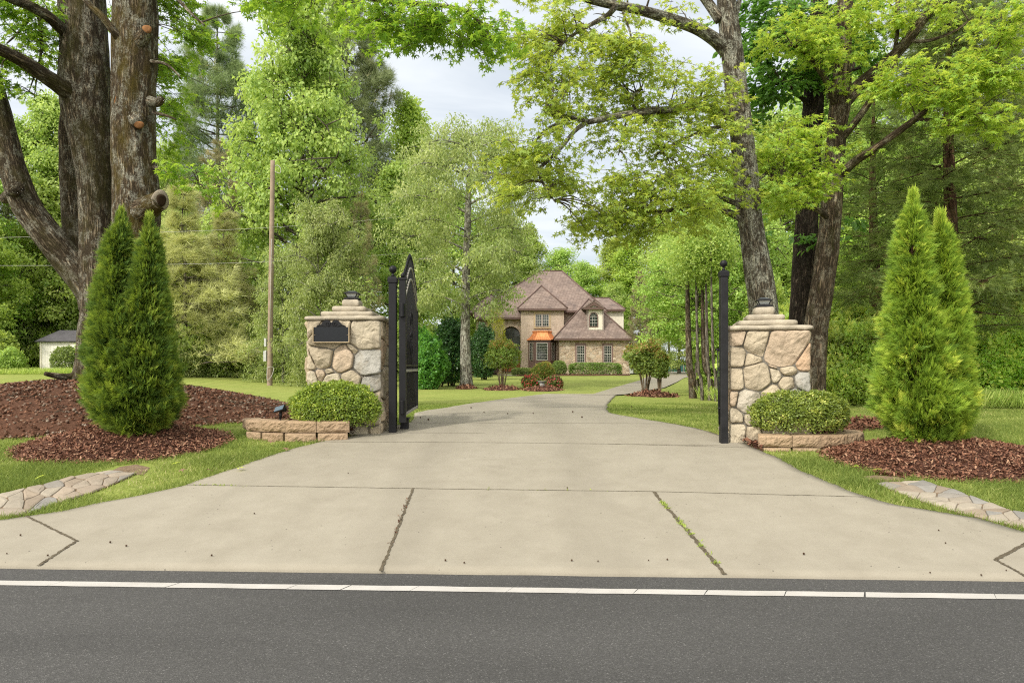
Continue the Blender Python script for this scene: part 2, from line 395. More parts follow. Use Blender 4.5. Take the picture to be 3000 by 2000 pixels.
def m_fieldstone():
    m, t = newmat('field stone veneer'); v = mapping(t, wallco(t), (1, 1.5, 1))
    vo = nd(t, 'ShaderNodeTexVoronoi', {'Vector': v, 'Scale': 2.6, 'Randomness': 1.0}); r = nd(t, 'ShaderNodeSeparateColor', {0: vo.outputs['Color']}).outputs[0]
    ed = nd(t, 'ShaderNodeTexVoronoi', {'Vector': v, 'Scale': 2.6, 'Randomness': 1.0}, feature='DISTANCE_TO_EDGE').outputs['Distance']
    c = ramp(t, r, [(0, (0.2808,0.1998,0.135)), (.35, (0.4104,0.3186,0.2214)), (.6, (0.4968,0.378,0.27)), (.8, (0.3564,0.2862,0.216)), (1, (0.6048,0.5076,0.3888))])
    c = mix(t, .4, c, mix(t, 1.0, c, ramp(t, noise_(t, 9, 5, .7, worldco(t)), [(.3, (0.54,0.54,0.54)), (.7, (1.512,1.512,1.512))]), 'MULTIPLY'))
    c = mix(t, ramp(t, ed, [(.02, (1,1,1)), (.06, (0,0,0))]), c, (0.4536,0.3888,0.3078))
    out(t, pbsdf(t, c, .9, .15, nrm=bump(t, math_(t, 'MINIMUM', ed, .12), .8, .25)))
    return m
def m_shingle():
    m, t = newmat('brown roof shingles')
    s = nd(t, 'ShaderNodeSeparateXYZ', {0: worldco(t)})
    v = nd(t, 'ShaderNodeCombineXYZ', {0: math_(t, 'ADD', s.outputs['X'], math_(t, 'MULTIPLY', s.outputs['Y'], .97)), 1: s.outputs['Z'], 2: 0.0}).outputs[0]
    b = nd(t, 'ShaderNodeTexBrick', {'Vector': v, 'Color1': (.195,.150,.130,1), 'Color2': (.265,.21,.182,1), 'Mortar': (.10,.073,.063,1), 'Scale': 1.0,
         'Mortar Size': .012, 'Mortar Smooth': .3, 'Brick Width': .32, 'Row Height': .115})
    c = mix(t, .55, b.outputs['Color'], mix(t, 1.0, b.outputs['Color'], ramp(t, noise_(t, 1.1, 5, .65, worldco(t)), [(.3, (.6,.6,.62)), (.7, (1.35,1.3,1.25))]), 'MULTIPLY'))
    c = mix(t, ramp(t, noise_(t, 1.0, 3, .6, mapping(t, worldco(t), (.9, .9, .12))), [(.58, (0,0,0)), (.75, (.6,.6,.6))]), c, (.085,.07,.068))
    out(t, pbsdf(t, c, .92, .15, nrm=bump(t, b.outputs['Fac'], .5, -.02)))
    return m
def m_siding(name, col, pitch, axis='Z'):
    m, t = newmat(name)
    s = nd(t, 'ShaderNodeSeparateXYZ', {0: worldco(t)}).outputs[axis]
    f = math_(t, 'FRACT', math_(t, 'DIVIDE', s, pitch))
    c = mix(t, ramp(t, f, [(.0, (1,1,1)), (.09, (0,0,0))]), col, tuple(x*.45 for x in col))
    c = mix(t, .25, c, mix(t, 1.0, c, ramp(t, noise_(t, 5, 5, .65, worldco(t)), [(.3, (.75,.75,.72)), (.7, (1.1,1.1,1.1))]), 'MULTIPLY'))
    out(t, pbsdf(t, c, .7, .25, nrm=bump(t, f, .4, .02)))
    return m
def m_glass(name='dark window glass', col=(.012,.016,.014)):
    m, t = newmat(name); v = worldco(t)
    out(t, pbsdf(t, mix(t, noise_(t, 1.2, 3, .6, v), col, tuple(x*3 for x in col)), .06, .6, nrm=bump(t, noise_(t, 3, 2, .5, v), .04, .02)))
    return m
def m_chips(name, stops, rough=.85, spec=.2):
    m, t = newmat(name)
    a = nd(t, 'ShaderNodeAttribute', attribute_name='tint').outputs['Fac']
    c = ramp(t, a, stops)
    n = noise_(t, 90, 4, .7, worldco(t))
    c = mix(t, .5, c, mix(t, 1.0, c, ramp(t, n, [(.3, (.5,.5,.5)), (.7, (1.4,1.4,1.4))]), 'MULTIPLY'))
    out(t, pbsdf(t, c, rough, spec))
    return m

M = {}
M['sweetgum'] = m_leaf('sweetgum leaves', [(0, (.045,.10,.012)), (.5, (.09,.175,.018)), (.85, (.155,.25,.022)), (1, (.22,.31,.03))], (.30,.40,.03), .42)
M['yellowgum'] = m_leaf('yellow sun tinted sweetgum leaves', [(0, (.070,.140,.017)), (.5, (.132,.225,.024)), (.85, (.205,.305,.032)), (1, (.29,.37,.045))], (.37,.46,.04), .42)  # lighter, yellower sweetgum copy; the sunlit look is put into the colour
M['broad'] = m_leaf('broad dark leaves', [(0, (.030,.085,.014)), (.6, (.06,.145,.022)), (1, (.10,.20,.03))], (.15,.30,.03), .34, .42, .35)
M['bggum'] = m_leaf('woodland leaves bright', [(0, (.078,.130,.026)), (.5, (.148,.208,.042)), (1, (.25,.30,.078))], (.27,.34,.055), .36, .45, .35)
M['tulip'] = m_leaf('tulip tree leaves', [(0, (.10,.16,.025)), (.5, (.165,.24,.035)), (1, (.26,.32,.06))], (.32,.38,.05), .36, .5)
M['oak'] = m_leaf('willow oak leaves', [(0, (.074,.108,.030)), (.5, (.130,.172,.046)), (1, (.225,.252,.090))], (.24,.29,.06), .34, .45, .35)
M['understory'] = m_leaf('understory leaves', [(0, (.075,.12,.020)), (.5, (.15,.215,.032)), (1, (.26,.31,.06))], (.34,.42,.05), .34, .5, .3, .4)
M['fresh'] = m_leaf('fresh undergrowth with added light', [(0, (.07,.135,.022)), (.5, (.14,.225,.034)), (1, (.25,.32,.06))], (.34,.44,.05), .42, .5, .3, .3)  # fresh green, lightened in the colour itself to offset canopy shade
M['darkever'] = m_leaf('dark holly leaves', [(0, (.012,.035,.010)), (.6, (.026,.065,.016)), (1, (.05,.10,.022))], (.06,.12,.02), .2, .35, .45)
M['pine'] = m_leaf('pine needles', [(0, (.045,.066,.028)), (.5, (.088,.112,.046)), (.85, (.13,.15,.07)), (1, (.17,.13,.07))], (.14,.17,.06), .22, .6)
M['paleP'] = m_leaf('young pine needles', [(0, (.12,.12,.055)), (.5, (.20,.20,.085)), (1, (.30,.28,.13))], (.26,.26,.10), .25, .6)
M['brownP'] = m_leaf('browning pine needles', [(0, (.06,.06,.03)), (.5, (.115,.105,.05)), (1, (.18,.14,.075))], (.16,.15,.07), .22, .6)
M['cedar'] = m_leaf('red cedar foliage', [(0, (.05,.08,.020)), (.5, (.105,.145,.036)), (.9, (.17,.20,.05)), (1, (.22,.14,.055))], (.18,.24,.04), .34, .65)
M['arbor'] = m_leaf('arborvitae sprays', [(0, (.022,.055,.010)), (.45, (.058,.120,.016)), (.8, (.15,.225,.016)), (1, (.24,.30,.03))], (.24,.32,.02), .30, .55, .2, .1)
M['arbor2'] = m_leaf('bright arborvitae sprays', [(0, (.046,.092,.010)), (.45, (.112,.190,.014)), (.8, (.20,.275,.020)), (1, (.31,.35,.035))], (.29,.37,.03), .32, .55, .2, .1)
M['box'] = m_leaf('boxwood leaves', [(0, (.05,.085,.012)), (.5, (.11,.165,.018)), (.85, (.20,.26,.026)), (1, (.34,.36,.06))], (.30,.36,.03), .28, .35, .45)
M['hedge'] = m_leaf('clipped hedge leaves', [(0, (.05,.085,.018)), (.6, (.10,.15,.03)), (1, (.18,.23,.05))], (.2,.26,.04), .28, .5, .3, .2)
M['crepe'] = m_leaf('crepe myrtle leaves', [(0, (.045,.080,.014)), (.55, (.095,.145,.024)), (.90, (.13,.165,.03)), (.97, (.20,.12,.04)), (1, (.28,.075,.04))], (.26,.26,.03), .3, .45, .4)
M['rose'] = m_leaf('rose bush leaves', [(0, (.04,.08,.016)), (.45, (.08,.12,.026)), (.58, (.10,.11,.03)), (.62, (.36,.035,.055)), (1, (.42,.06,.085))], (.16,.14,.05), .22, .5)
M['purple'] = m_leaf('loropetalum leaves', [(0, (.022,.012,.018)), (1, (.085,.035,.05))], (.10,.03,.05), .2)
M['yellowbush'] = m_leaf('golden shrub leaves', [(0, (.14,.17,.02)), (1, (.34,.32,.03))], (.4,.36,.03), .3)
M['nandina'] = m_leaf('nandina leaves', [(0, (.045,.075,.014)), (.6, (.10,.13,.022)), (.85, (.2,.11,.03)), (1, (.3,.09,.04))], (.2,.18,.03), .3)
M['grass'] = m_leaf('grass blades', [(0, (.060,.088,.016)), (.45, (.112,.142,.028)), (.75, (.175,.195,.046)), (.93, (.25,.235,.10)), (1, (.32,.27,.15))], (.17,.21,.04), .35, .6, .15, .05)
M['weeds'] = m_leaf('meadow weeds', [(0, (.12,.17,.03)), (.6, (.22,.27,.06)), (1, (.36,.36,.12))], (.3,.34,.06), .35, .6, .15, .1)
M['bark_gum'] = m_bark('sweetgum bark', (.095,.070,.042), (.275,.22,.145), lich=(.44,.43,.34), lich_amt=.56, moss=(.085,.075,.022), moss_amt=.58)
M['bark_moss'] = m_bark('mossy sweetgum bark', (.10,.070,.040), (.27,.21,.135), lich=(.47,.47,.38), lich_amt=.6, moss=(.13,.098,.020), moss_amt=.74)
M['bark_grey'] = m_bark('grey sweetgum bark', (.11,.09,.062), (.32,.275,.20), lich=(.50,.50,.40), lich_amt=.85, moss_amt=.15)
M['bark_dark'] = m_bark('dark oak bark', (.040,.030,.022), (.12,.09,.068), lich=(.2,.19,.14), lich_amt=.25, moss_amt=.05)
M['bark_brown'] = m_bark('brown sweetgum bark', (.095,.070,.045), (.29,.215,.14), lich=(.38,.35,.26), lich_amt=.5, moss_amt=.3, fur=.8)
M['bark_cedar'] = m_bark('red cedar bark', (.12,.065,.038), (.27,.16,.095), lich_amt=.15, moss_amt=.05)
M['bark_bg'] = m_bark('woodland bark', (.13,.11,.085), (.32,.275,.22), lich_amt=.3, moss_amt=.1, fur=.5, bs=.5)
M['bark_oak'] = m_bark('pale oak bark', (.18,.16,.125), (.42,.39,.32), lich=(.58,.58,.49), lich_amt=.75, moss_amt=.02, fur=.6, bs=.6)
M['bark_tan'] = m_bark('smooth tan bark', (.19,.14,.085), (.33,.26,.17), lich_amt=.05, moss_amt=.0, fur=.5, bs=.3)
M['twig'] = m_plain('dark twigs', (.075,.06,.042), .9, .1)
M['cutwood'] = m_plain('fresh cut wood', (.20,.098,.040), .85, .1, var=.45, nscale=18)
M['oldwood'] = m_plain('weathered cut wood', (.27,.23,.175), .9, .1, var=.35, nscale=25, bs=.6, bd=.02)
M['hollow'] = m_plain('rotten hollow wood', (.035,.022,.013), .95, .05, var=.4)
M['concrete'], M['asphalt'], M['paint'], M['lawn'] = m_concrete(), m_asphalt(), m_paint(), m_lawn()
M['joint'] = m_soil('joint dirt', (.075,.062,.043), (.19,.16,.11), 30)
M['soil'] = m_soil('bare soil', (.12,.085,.055), (.24,.175,.115))
M['mulch'] = m_soil('mulch base', (.055,.026,.018), (.12,.060,.042), 22)
M['litter'] = m_soil('leaf litter base', (.060,.029,.017), (.135,.068,.042), 22)
M['chips'] = m_chips('bark mulch chips', [(0, (.085,.036,.022)), (.4, (.165,.074,.044)), (.8, (.25,.125,.076)), (1, (.38,.24,.15))])
M['litterbits'] = m_chips('gum balls and dead leaves', [(0, (.05,.022,.013)), (.35, (.135,.060,.034)), (.65, (.20,.098,.056)), (.88, (.20,.15,.11)), (1, (.36,.29,.22))])
M['stone'] = m_col('pillar field stone', .9, .15, 11, .50, 1.0, .02, 48, streak=(.22,.185,.13))
M['mortar'] = m_soil('mortar', (.15,.138,.115), (.26,.24,.20), 22)
M['cap'] = m_plain('cast stone cap', (.34,.30,.23), .9, .15, var=.28, nscale=9, bs=.6, bd=.012)
M['block'] = m_col('split face block', .92, .12, 30, .42, .9, .02, 110)
M['flag'] = m_col('flagstone', .8, .25, 10, .4, .5, .012)
M['black'] = m_plain('black powder coat', (.010,.010,.0115), .42, .2, var=.3, nscale=5, bs=.08)
M['blackworn'] = m_plain('worn black metal', (.016,.016,.017), .55, .2, var=.5, nscale=7, bs=.15)
M['bronze'] = m_plain('bronze trim', (.30,.235,.145), .5, .4, .35, var=.25)
M['greytrim'] = m_plain('pale grey trim metal', (.27,.255,.225), .5, .4, .1, var=.2)
M['plaque'] = m_plain('black plaque', (.010,.012,.015), .35, .22, var=.2, nscale=3, bs=.03)
M['lampglass'] = m_plain('frosted lamp glass', (.42,.44,.42), .25, .5, var=.15)
M['solar'] = m_plain('solar cell', (.10,.14,.17), .12, .7, var=.2, nscale=4, bs=.0)
M['pole'] = m_plain('weathered pole wood', (.26,.20,.15), .9, .1, var=.25, nscale=3, bs=.4)
M['boxgrey'] = m_plain('grey meter box', (.42,.43,.42), .5, .4)
M['wire'] = m_plain('pale cable', (.42,.41,.38), .5, .3)
M['shedwall'] = m_siding('cream shed boards', (.74,.72,.63), .2, 'X')
M['shedroof'] = m_plain('dark shed shingles', (.085,.082,.088), .9, .15, var=.25, nscale=4, bs=.5)
M['cream'] = m_plain('cream paint', (.72,.68,.56), .6, .3, var=.05)
M['brick'], M['fieldstone'], M['shingle'] = m_brick(), m_fieldstone(), m_shingle()
M['siding'] = m_siding('cream lap siding', (.74,.69,.57), .17)
M['brown'] = m_plain('brown trim paint', (.115,.072,.058), .55, .3, var=.15)
M['mauve'] = m_plain('mauve brown paint', (.19,.115,.10), .55, .3, var=.12)
M['copper'] = m_plain('bright copper', (.78,.30,.115), .42, .5, .65, var=.18, nscale=3, bs=.1)
M['white'] = m_plain('white window paint', (.55,.53,.48), .5, .3, var=.06)
M['greyframe'] = m_plain('taupe window frame', (.36,.31,.27), .55, .3, var=.08)
M['quoin'] = m_plain('sandstone trim', (.43,.33,.20), .85, .2, var=.3, nscale=4)
M['glass'] = m_glass()
M['doorwood'] = m_plain('stained door wood', (.30,.095,.028), .4, .4, var=.3, nscale=6)
M['greenscreen'] = m_plain('green wind screen', (.045,.13,.115), .75, .2, var=.25, nscale=2)
M['stonegrey'] = m_plain('grey cast stone', (.27,.265,.245), .9, .15, var=.25, nscale=8, bs=.4)
M['rope'] = m_plain('tan rope', (.40,.32,.20), .9, .1)
# ------------------------------------------------------------------ ground, road, drive
def sheet(xs, ts, zoff, name, mat):
    X, T = np.meshgrid(xs, ts); Y = T - KT * X; Z = G(X, Y) + zoff(X, T)
    V = np.stack([X, Y, Z], -1).reshape(-1, 3); nx, nt = len(xs), len(ts)
    i = np.arange(nt - 1)[:, None] * nx + np.arange(nx - 1)[None]
    FA = np.stack([i, i + 1, i + 1 + nx, i + nx], -1).reshape(-1, 4)
    return link(name, fast_mesh(name, V, FA, mat, smooth=True))
def und(X, T):
    v = .018*np.sin(X*1.7+T*.9)*np.sin(T*1.3-X*.4) + .012*np.sin(X*4.1+1)*np.sin(T*3.7)
    return np.where(T < 4.75, -.03, v * smooth((T - 5.2) / 2) * .6)
xs = np.unique(np.concatenate([np.linspace(-260, -16, 40), np.arange(-16, 16, .25), np.linspace(16, 260, 40)]))
ts = np.unique(np.concatenate([np.linspace(-30, 4.7, 12), [4.735, 4.745], np.arange(4.9, 14, .15), np.arange(14, 40, .7), np.linspace(40, 420, 60)]))
setp(sheet(xs, ts, und, 'lawn', M['lawn']), 'mown yellow green lawn on both sides of the drive', 'lawn', kind='structure')
road = sheet(np.linspace(-60, 60, 61), np.linspace(-9, 4.755, 24), lambda X, T: .004 + 0*X, 'road', M['asphalt'])
setp(road, 'dark grey worn asphalt road across the front', 'road', kind='structure')
# white edge line, laid in worn lengths parted by thin slanted cracks
mb = MB(); x = -30.0; rr = random.Random(5)
while x < 30:
    L = rr.choice([.45, .8, .62, .36, .5]); sk = rr.uniform(-.05, .09); gap = rr.choice([.004, .007, .012, .003])
    nseg = 4; top = []; bot = []
    for k in range(nseg + 1):
        u = k / nseg; w = rr.uniform(-.0035, .0035)
        xa = x + u * (L - gap); top.append((xa + .05 * (1), 4.475 + w)); bot.append((xa, 4.378 + rr.uniform(-.0035, .0035)))
    vs = [(a, b - KT*a, .0085) for a, b in bot] + [(a, b - KT*a, .0085) for a, b in top]
    mb.add(vs, [(k, k+1, nseg+2+k, nseg+1+k) for k in range(nseg)])
    x += L
setp(mb.build('road_marking', M['paint']), 'solid white edge line painted along the asphalt road', 'road marking', kind='structure')

# ---- driveway: left and right edges read off the photograph's ground
LE = [(-2600,1640),(-1500,1600),(-600,1570),(0,1532),(75,1519),(180,1505),(290,1480),(420,1455),(540,1428),(620,1400),(720,1365),(860,1318),(980,1290),(1090,1268),(1160,1250),(1205,1240),(1214,1228),(1213,1214),(1245,1206),(1300,1198),(1360,1187),(1450,1174),(1540,1162),(1595,1155.5)]
RE = [(5600,1720),(4200,1650),(3600,1610),(3200,1585),(3000,1566),(2870,1526),(2740,1505),(2608,1482),(2480,1441),(2350,1385),(2272,1343),(2170,1300),(2110,1278),(2000,1250),(1920,1237),(1850,1225),(1790,1214),(1778,1205),(1779,1186),(1792,1170),(1803,1160),(1806,1155.5)]
def edge(lst):
    q = [gp(*p) for p in lst]; tt = [p.y + KT*p.x for p in q]; xx = [p.x for p in q]
    o = np.argsort(tt); return np.array(tt)[o], np.array(xx)[o]
LT, LX = edge(LE); RT, RX = edge(RE)
LT[0] = min(LT[0], 4.7); RT[0] = min(RT[0], 4.7)
def xl(t): return np.interp(t, LT, LX)
def xr(t): return np.interp(t, RT, RX)
TEND = float(min(LT[-1], RT[-1]))
def on_drive(x, y, pad=0.0):
    t = y + KT * x
    return (t < TEND) & (x > xl(t) - pad) & (x < xr(t) + pad)
def drive_z(x, y): return G(x, y) + .028
ts = np.unique(np.concatenate([np.arange(4.745, 12, .11), np.arange(12, TEND, .3), [TEND]])); NC = 48
mb = MB(); vs = []
for t in ts:
    a, b = float(xl(t)), float(xr(t)); wob = .012 * math.sin(t*7) + .01 * math.sin(t*17+1)
    a += wob; b -= wob
    for k in range(NC + 1):
        x = a + (b - a) * k / NC; yy = t - KT * x + (.012*noise.noise(Vector((x*3, 0, 0))) if t < 4.75 else 0)
        z = g(x, yy) + .028
        if t < 4.75: z -= .006
        if k in (0, NC): z -= .004
        vs.append((x, yy, z))
nt = len(ts)
fs = [(i*(NC+1)+k, i*(NC+1)+k+1, (i+1)*(NC+1)+k+1, (i+1)*(NC+1)+k) for i in range(nt-1) for k in range(NC)]
n0 = len(vs); sk = []
for i in range(nt): sk += [vs[i*(NC+1)], vs[i*(NC+1)+NC]]
vs2 = vs + [(p[0], p[1], p[2]-.08) for p in sk]
for i in range(nt-1):
    fs.append((i*(NC+1), (i+1)*(NC+1), n0+2*(i+1), n0+2*i)); fs.append(((i+1)*(NC+1)+NC, i*(NC+1)+NC, n0+2*i+1, n0+2*(i+1)+1))
fr = [(p[0], p[1], p[2]-.08) for p in vs[:NC+1]]; n1 = len(vs2); vs2 += fr
for k in range(NC): fs.append((k+1, k, n1+k, n1+k+1))
mb.add(vs2, fs, 0, True)
def joint(p0, p1, w, rag=.3, mi=1, n=60, lift=.032):
    a, b = gp(*p0), gp(*p1); d = (b - a); d.z = 0; L = d.length; d /= L; q = Vector((-d.y, d.x, 0)); v = []
    for k in range(n + 1):
        c = a + d * (L * k / n); s1 = w * (1 + rag * rr.uniform(-1, 1)); s2 = w * (1 + rag * rr.uniform(-1, 1))
        off = .006 * noise.noise(Vector((k*.3, w*90, a.x)))
        for sg, ww in ((-1, s1), (1, s2)):
            e = c + q * (off + sg * ww / 2); v.append((e.x, e.y, g(e.x, e.y) + lift))
    mb.add(v, [(2*k, 2*k+1, 2*k+3, 2*k+2) for k in range(n)], mi)
JT = [((545,1428),(1210,1439)),((1210,1439),(1915,1448)),((1915,1448),(2540,1464)),((870,1300),(1500,1303)),((1500,1303),(2165,1312)),((1780,1306),(2210,1318)),((1010,1273),(1420,1274))]
for a, b in JT: joint(a, b, .008)
joint((1200,1243),(1980,1246), .011); joint((1225,1214),(1800,1216), .014); joint((1330,1194),(1790,1196), .016)
joint((1211,1438),(1116,1684), .022, .5); joint((1914,1448),(2124,1694), .030, .5)
joint((76,1520),(224,1594), .018, .4); joint((226,1594),(112,1668), .024, .5)
joint((3010,1600),(2916,1652), .026, .3); joint((2914,1650),(3010,1702), .022, .5)
drive = mb.build('driveway', [M['concrete'], M['joint']])
setp(drive, 'wide pale concrete driveway flaring out to the road', 'driveway', kind='structure')

# branch of the drive towards the house
BL = [(1700,1158.5),(1738,1156),(1800,1136.5),(1874,1115),(1892,1106),(1905,1100)]
BR = [(1806,1159),(1830,1157.5),(1946,1137),(1985,1119),(2005,1107),(2040,1100.5)]
mb = MB(); v = []
for a, b in zip(BL, BR):
    pa, pb = gp(*a), gp(*b)
    for k in range(9):
        q = pa.lerp(pb, k/8); v.append((q.x, q.y, g(q.x, q.y) + .034))
c0, c1 = gp(1905,1100), gp(2040,1100.5)
for (xa, xb, y) in ((c0.x+1.5, c1.x+5, c0.y+5), (c0.x+2, c1.x+9, c0.y+22)):
    for k in range(9):
        x = xa + (xb-xa)*k/8; v.append((x, y, g(x, y) + .05))
mb.add(v, [(i*9+k, i*9+k+1, (i+1)*9+k+1, (i+1)*9+k) for i in range(len(v)//9-1) for k in range(8)], 0, True)
setp(mb.build('house_driveway', M['concrete']), 'pale concrete branch of the drive curving up to the garage court', 'driveway', kind='structure')
mb = MB(); v = []
for a, b in (((1425,1092),(1425,1096)),((1470,1096.5),(1470,1099.5)),((1500,1098),(1500,1101)),((1540,1098),(1545,1100.5))):
    for q in (gp(*a), gp(*b)): v.append((q.x, q.y, q.z + .03))
mb.add(v, [(2*i, 2*i+1, 2*i+3, 2*i+2) for i in range(3)])
setp(mb.build('front_path', M['concrete']), 'narrow pale path along the front of the house', 'path', kind='structure')

# ---- flagstone strips beside the apron, low and slightly raised
def flag_strip(name, front, back, label):
    fa = [gp(*p) for p in front]; ba = [gp(*p) for p in back]; mb = MB(); n = len(fa)
    def at(u, w):
        s = u * (n - 1); i = min(int(s), n - 2); f = s - i
        return fa[i].lerp(fa[i+1], f).lerp(ba[i].lerp(ba[i+1], f), w)
    rf = random.Random(len(label)); nu, nw = 8, 4
    seeds = [((i + .5 + rf.uniform(-.42, .42)) / nu, (j + .5 + rf.uniform(-.38, .38)) / nw) for i in range(nu) for j in range(nw)]
    asp = sum((fa[i+1]-fa[i]).length for i in range(n-1)) / max(.1, (ba[n//2]-fa[n//2]).length)
    for poly in cells([(s[0]*asp, s[1]) for s in seeds], asp, 1.0):
        cx = sum(p[0] for p in poly)/len(poly); cy = sum(p[1] for p in poly)/len(poly)
        tone = rf.choice([(.255,.215,.165),(.27,.235,.185),(.235,.19,.14),(.205,.195,.175),(.285,.25,.195),(.25,.205,.155),(.225,.205,.175)])
        k = rf.uniform(.85, 1.12); tone = tuple(c*k for c in tone); h = rf.uniform(.026, .032); tx, ty = rf.uniform(-.02,.02), rf.uniform(-.012,.012)
        pts = rounded(poly, .05, 1, (cx, cy), 1, gap=.004); m_ = len(pts); vs = []
        for sc, dz in ((1, -.05), (1, -.012), (.93, 0), (.6, .004)):
            for (u, w) in pts:
                uu, ww = cx + (u-cx)*sc, cy + (w-cy)*sc
                q = at(min(1, max(0, uu/asp)), min(1, max(0, ww)))
                z = g(q.x, q.y) + h + dz + (.012*noise.noise(Vector((q.x*7, q.y*7, 3))) + tx*(uu-cx) + ty*(ww-cy) if dz > -.04 else 0)
                vs.append((q.x, q.y, z))
        fs = [(r*m_+k, r*m_+(k+1) % m_, (r+1)*m_+(k+1) % m_, (r+1)*m_+k) for r in range(3) for k in range(m_)] + [tuple(range(3*m_, 4*m_))]
        mb.add(vs, fs, 0, False, col=tone)
    v = []                                       # mortar bed under the stones
    for i in range(41):
        for w in (.0, .5, 1.0):
            q = at(i/40, w); v.append((q.x, q.y, g(q.x, q.y) + .018))
    for i in range(41):
        q = at(i/40, .0); v.append((q.x, q.y, g(q.x, q.y) - .02))
    mb.add(v, [(i*3+k, i*3+3+k, i*3+4+k, i*3+1+k) for i in range(40) for k in range(2)] + [(123+i, 124+i, (i+1)*3, i*3) for i in range(40)], 1)
    return setp(mb.build(name, [M['flag'], M['soil']]), label, 'path', kind='structure'), fa, ba
def clip(poly, nx, ny, c):
    o = []
    for i in range(len(poly)):
        a, b = poly[i], poly[(i+1) % len(poly)]; da, db = a[0]*nx+a[1]*ny-c, b[0]*nx+b[1]*ny-c
        if da <= 0: o.append(a)
        if da * db < 0:
            f = da / (da - db); o.append((a[0]+(b[0]-a[0])*f, a[1]+(b[1]-a[1])*f))
    return o
def cells(seeds, w, h, x0=0.0, y0=0.0):
    res = []
    for i, s in enumerate(seeds):
        p = [(x0, y0), (w, y0), (w, h), (x0, h)]
        for j, q in enumerate(seeds):
            if i == j: continue
            nx, ny = q[0]-s[0], q[1]-s[1]
            p = clip(p, nx, ny, nx*(s[0]+q[0])/2 + ny*(s[1]+q[1])/2 + ((s[2]**2 if len(s) > 2 else 0) - (q[2]**2 if len(q) > 2 else 0))/2)
            if len(p) < 3: break
        if len(p) >= 3: res.append(p)
    return res
def rounded(poly, step, shrink, c, iters=2, gap=None):
    if gap:
        r = sum(math.hypot(p[0]-c[0], p[1]-c[1]) for p in poly)/len(poly); shrink = max(.6, 1 - gap / r)
    q = []
    for i in range(len(poly)):
        a, b = poly[i], poly[(i+1) % len(poly)]; L = math.hypot(b[0]-a[0], b[1]-a[1]); n = max(1, int(L/step))
        for k in range(n): q.append((a[0]+(b[0]-a[0])*k/n, a[1]+(b[1]-a[1])*k/n))
    for _ in range(iters):
        m = len(q); q = [((q[i-1][0]+2*q[i][0]+q[(i+1) % m][0])/4, (q[i-1][1]+2*q[i][1]+q[(i+1) % m][1])/4) for i in range(m)]
    return [(c[0]+(p[0]-c[0])*shrink, c[1]+(p[1]-c[1])*shrink) for p in q]
LF = [(-700,1640),(-250,1570),(0,1520),(75,1512),(150,1484),(230,1462),(300,1436),(360,1410),(400,1390)]
LB = [(-700,1500),(-300,1470),(0,1452),(60,1438),(120,1425),(170,1412),(215,1400),(270,1391),(330,1386)]
_, lfa, lba = flag_strip('stone_path', LF, LB, 'tan flagstone strip in the grass left of the apron')
RF = [(2565,1420),(2610,1440),(2660,1460),(2720,1480),(2800,1505),(2900,1530),(3000,1553),(3300,1600),(3700,1650)]
RB = [(2690,1414),(2730,1420),(2790,1440),(2850,1462),(2900,1478),(2950,1497),(3000,1510),(3300,1545),(3700,1580)]
_, rfa, rba = flag_strip('stone_path', RF, RB, 'tan flagstone strip in the grass right of the apron')

# ---- mulch mounds (bare soil patches too)
MOUNDS = []
def mound(name, cx, cy, rx, ry, h, mat, label, cat='mulch bed', pw=1.0, sx=0.0, bits=None, nb=0, bmat=None):
    nr, na = 26, 72; vs = []; fs = []
    def hz(u, a):
        k = math.cos(min(1, u) * math.pi / 2) ** (1.25*pw) if u < 1 else 0
        return h * k
    vs.append((cx + sx, cy, g(cx+sx, cy) + h))
    for i in range(1, nr + 1):
        u = i / nr
        for k in range(na):
            a = 2*math.pi*k/na; wob = 1 + .10*noise.noise(Vector((math.cos(a)*1.6, math.sin(a)*1.6, cx)))
            x = cx + sx*(1-u) + rx*u*wob*math.cos(a); y = cy + ry*u*wob*math.sin(a)
            z = g(x, y) + hz(u, a) + .03*noise.noise(Vector((x*3, y*3, 1)))*min(1, 4*(1-u)) + (.014 if u < 1 else -.05)
            vs.append((x, y, z))
    fs = [(0, 1+k, 1+(k+1) % na) for k in range(na)]
    for i in range(nr - 1):
        for k in range(na): fs.append((1+i*na+k, 1+(i+1)*na+k, 1+(i+1)*na+(k+1) % na, 1+i*na+(k+1) % na))
    mb = MB(); mb.add(vs, fs, 0, True); o = mb.build(name, mat)
    MOUNDS.append((cx, cy, rx, ry))
    setp(o, label, cat, kind='stuff')
    def zat(x, y):
        dx, dy = x - cx, y - cy
        u = np.sqrt((dx/rx)**2 + (dy/ry)**2)
        for _ in range(2): u = np.sqrt(((dx - sx*(1-np.clip(u, 0, 1)))/rx)**2 + (dy/ry)**2)
        return G(x, y) + h * np.cos(np.clip(u, 0, 1)*math.pi/2)**(1.25*pw) * (u < 1)
    return o, zat
def scatter_bits(name, parent, zat, cx, cy, rx, ry, n, mat, T, smin, smax, flat=.55, ymax=None, frac=1.04):
    a = RNG.uniform(0, 2*math.pi, n); r = np.sqrt(RNG.uniform(0, 1, n)) * frac
    x = cx + rx*r*np.cos(a); y = cy + ry*r*np.sin(a)
    z = zat(x, y) + RNG.uniform(.012, .040, n)
    f = rand_dir(n); f[:, 2] *= flat; nn = rand_dir(n)*.6 + np.array([0, 0, 1.0])
    me = leaf_mesh(name, T, np.stack([x, y, z], 1), f, nn, RNG.uniform(smin, smax, n), RNG.uniform(0, 1, n), mat)
    o = link(name, me, parent); o['kind'] = 'stuff'; return o
CHIP = (np.array([(0,-.16,0),(.5,-.22,.05),(1,-.12,0),(1,.10,.03),(.5,.2,.07),(0,.14,0)]), np.array([(0,1,4,5),(1,2,3,4)]))
